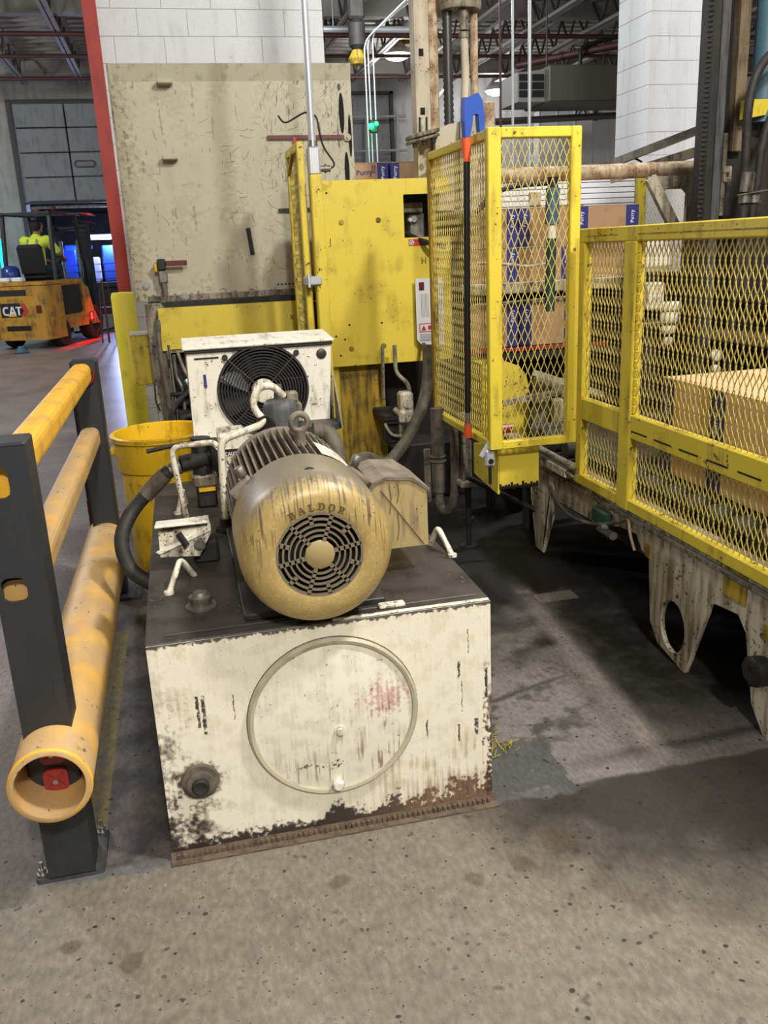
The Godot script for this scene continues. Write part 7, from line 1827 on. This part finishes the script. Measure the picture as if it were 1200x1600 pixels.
	m = MB.new(); m.prism(PackedVector2Array([Vector2(-0.135, 0.682), Vector2(-0.125, 0.676), Vector2(0.03, 0.733), Vector2(0.03, 0.755), Vector2(0.022, 0.758), Vector2(0.02, 0.742)]), 0.012, Transform3D(Basis(), Vector3(0, 0, -2.555))); part(m, "hinge_rail", M.white_clean, wb)
	m = MB.new(); m.obox(Transform3D(Basis(Vector3(1, 0, 0), -0.18), Vector3(-0.052, 0.748, -2.61)), Vector3(0.16, 0.008, 0.14), 0.002); part(m, "lid", M.white_clean, wb)
	m = MB.new(); bolt(m, Vector3(-0.008, 0.69, -2.55), Vector3(0, 0, 1), 0.012, 0.01); part(m, "screw", M.steel_dull, wb)
	m = MB.new(); m.tube([Vector3(-0.065, 0.735, -2.54), Vector3(-0.045, 0.695, -2.54)], 0.010, 8); part(m, "slot", M.sooty, wb)
	m = MB.new(); m.span(Vector3(-0.03, 0.617, -2.66), Vector3(0.05, 0.69, -2.58), 0.01); part(m, "bracket", M.sooty, wb)
	# filter housing with the caution label
	var fh := thing("filter_housing", "white filter housing carrying a yellow and black caution label", "filter", Vector3(0.17, 0.617, -3.48))
	m = MB.new(); m.span(Vector3(0.105, 0.617, -3.60), Vector3(0.215, 0.845, -3.41), 0.008); part(m, "housing", M.white_dirty, fh)
	m = MB.new(); m.span(Vector3(0.108, 0.675, -3.41), Vector3(0.213, 0.788, -3.407)); var cl := part(m, "caution_label", M.label_yellow, fh)
	m = MB.new(); m.span(Vector3(0.108, 0.762, -3.407), Vector3(0.213, 0.788, -3.405)); part(m, "label_head", M.print_black, cl)
	letters("CAUTION", 0.014, 0.001, Vector3(0.166, 0.769, -3.404), M.print_white, "lettering", cl)
	m = MB.new(); m.prism(PackedVector2Array([Vector2(0.113, 0.767), Vector2(0.129, 0.767), Vector2(0.121, 0.782)]), 0.001, Transform3D(Basis(), Vector3(0, 0, -3.405))); part(m, "warning_sign", M.print_white, cl)
	m = MB.new()
	for k in 6: m.span(Vector3(0.118, 0.748 - k * 0.011, -3.407), Vector3(0.203 - 0.012 * (k % 3), 0.752 - k * 0.011, -3.4062))
	stuff(part(m, "text_lines", M.print_black, cl))
	m = MB.new(); m.obox(Transform3D(Basis(Vector3(0.3, 1, 0.2).normalized(), 0.4), Vector3(0.15, 0.675, -3.2)), Vector3(0.09, 0.10, 0.006), 0.002); m.obox(Transform3D(Basis(Vector3(1, 0.2, 0.2).normalized(), 0.9), Vector3(0.165, 0.645, -3.18)), Vector3(0.11, 0.07, 0.006), 0.002); solo(m, "rag", M.white_dirty, "crumpled pale rag on the tank top below the caution label", "rag")
	# ------------------------------------------------------------ fan cooler
	var co := thing("fan_cooler", "dirty white oil cooler with a black round fan guard behind the tank", "cooler", Vector3(0.32, 0, -3.9))
	var fz := -3.75
	var fcn := Vector3(0.325, 0.955, fz)
	m = MB.new(); m.prism(PackedVector2Array([Vector2(0.015, 0.765), Vector2(0.60, 0.765), Vector2(0.628, 1.145), Vector2(0.02, 1.145)]), 0.012, Transform3D(Basis(), Vector3(0, 0, fz - 0.012)), [oval(Vector2(fcn.x, fcn.y), 0.187, 0.187, 40)]); part(m, "front_panel", M.white_clean, co)
	m = MB.new(); m.span(Vector3(0.015, 0.76, -4.0), Vector3(0.022, 1.145, fz - 0.012)); m.span(Vector3(0.615, 0.76, -4.0), Vector3(0.625, 1.145, fz - 0.012)); m.span(Vector3(0.015, 0.76, -4.01), Vector3(0.625, 1.145, -4.0)); m.span(Vector3(0.015, 0.755, -4.0), Vector3(0.60, 0.765, fz - 0.012)); part(m, "shell", M.machine_grey, co)
	m = MB.new(); m.obox(Transform3D(Basis(Vector3(1, 0, 0), 0.06), Vector3(0.322, 1.158, -3.875)), Vector3(0.635, 0.012, 0.29), 0.004); part(m, "top_sheet", M.white_clean, co)
	m = MB.new(); m.span(Vector3(0.012, 1.13, fz), Vector3(0.632, 1.142, fz + 0.012), 0.003); part(m, "top_lip", M.sooty, co)
	# fan
	m = MB.new(); m.lathe([Vector2(0.188, -0.012), Vector2(0.196, 0.0), Vector2(0.192, 0.006), Vector2(0.184, 0.0), Vector2(0.182, -0.10)], Transform3D(MB.frame(Vector3(0, 0, 1)), fcn), 48); var fs := part(m, "fan_shroud", M.fan_black, co)
	m = MB.new(); m.disc(fcn + Vector3(0, 0, -0.11), Vector3(0, 0, 1), 0.19, 0.01, 40); part(m, "core", M.sooty, fs)
	for k in 7:
		m = MB.new()
		var a := TAU * k / 7
		var d := Vector3(cos(a), sin(a), 0)
		var e := Vector3(-sin(a), cos(a), 0)
		m.obox(Transform3D(Basis(d, (e * 0.86 + Vector3(0, 0, 0.5)).normalized(), d.cross((e * 0.86 + Vector3(0, 0, 0.5)).normalized())), fcn + d * 0.115 + Vector3(0, 0, -0.07)), Vector3(0.13, 0.09, 0.006), 0.002); part(m, "fan_blade", M.fan_black, fs)
	for k in 11:
		m = MB.new(); m.torus(fcn + Vector3(0, 0, 0.012), Vector3(0, 0, 1), 0.066 + k * 0.0122, 0.0031, 48, 6); part(m, "guard_wire", M.fan_black, fs)
	for k in 4:
		var a := PI / 4 + k * PI / 2
		var d := Vector3(cos(a), sin(a), 0)
		m = MB.new(); m.tube([fcn + d * 0.05 + Vector3(0, 0, 0.016), fcn + d * 0.205 + Vector3(0, 0, 0.012)], 0.0035, 6); m.torus(fcn + d * 0.212 + Vector3(0, 0, 0.008), Vector3(0, 0, 1), 0.009, 0.0035, 12, 6); m.disc(fcn + d * 0.212, Vector3(0, 0, 1), 0.007, 0.014, 8); part(m, "guard_arm", M.fan_black, fs)
	m = MB.new(); m.lathe([Vector2(0.052, 0.006), Vector2(0.052, 0.02), Vector2(0.047, 0.03), Vector2(0.03, 0.034), Vector2(1e-4, 0.034)], Transform3D(MB.frame(Vector3(0, 0, 1)), fcn), 28); part(m, "fan_hub", M.white_dirty, fs)
	m = MB.new(); m.disc(Vector3(0.583, 1.093, fz), Vector3(0, 0, 1), 0.022, 0.006, 22, 0.002); part(m, "plug", M.fan_black, co)
	m = MB.new(); m.prism(PackedVector2Array([Vector2(0.079, 1.04), Vector2(0.079, 0.995), Vector2(0.076, 0.995), Vector2(0.085, 0.978), Vector2(0.094, 0.995), Vector2(0.091, 0.995), Vector2(0.091, 1.04)]), 0.0015, Transform3D(Basis(), Vector3(0, 0, fz))); part(m, "arrow_sticker", M.print_blue, co)
	m = MB.new(); m.span(Vector3(0.05, 1.104, fz), Vector3(0.15, 1.11, fz + 0.004)); part(m, "louvre_slot", M.black, co)
	m = MB.new(); m.prism(PackedVector2Array([Vector2(0.0, 1.0), Vector2(-0.15, 0.79), Vector2(0.0, 0.79)]), 0.006, Transform3D(Basis(Vector3(0, 0, -1), Vector3(0, 1, 0), Vector3(1, 0, 0)), Vector3(0.628, 0, fz - 0.0))); part(m, "side_gusset", M.machine_grey, co)
	m = MB.new(); m.span(Vector3(0.0, 0.74, -3.78), Vector3(0.31, 0.765, -3.66), 0.004); part(m, "front_bracket", M.white_dirty, co)
	m = MB.new(); m.prism(PackedVector2Array([Vector2(0.36, -3.75), Vector2(0.36, -3.60), Vector2(0.60, -3.60), Vector2(0.645, -3.66), Vector2(0.645, -3.75)]), 0.025, Transform3D(Basis(Vector3(1, 0, 0), Vector3(0, 0, 1), Vector3(0, -1, 0)), Vector3(0, 0.81, 0))); part(m, "drip_tray", M.plate_grey, co)
	for x in [0.05, 0.57]:
		m = MB.new(); m.span(Vector3(x - 0.025, 0.0, -3.9), Vector3(x + 0.025, 0.76, -3.85), 0.004); part(m, "leg", M.sooty, co)
	# weeds and scrap by the tank foot
	rng.seed = 12
	m = MB.new()
	for k in 60:
		var p := Vector3(0.76 + 0.12 * rng.randf() , 0.004, -2.22 - 0.16 * rng.randf())
		var d := Vector3(rng.randf_range(-1, 1), rng.randf_range(0.2, 1.2), rng.randf_range(-1, 1)).normalized()
		m.bar(p, p + d * rng.randf_range(0.012, 0.035), 0.003, 0.002)
	stuff(solo(m, "dry_scraps", M.weed, "small heap of yellowish scraps on the floor right of the tank", "scraps"))
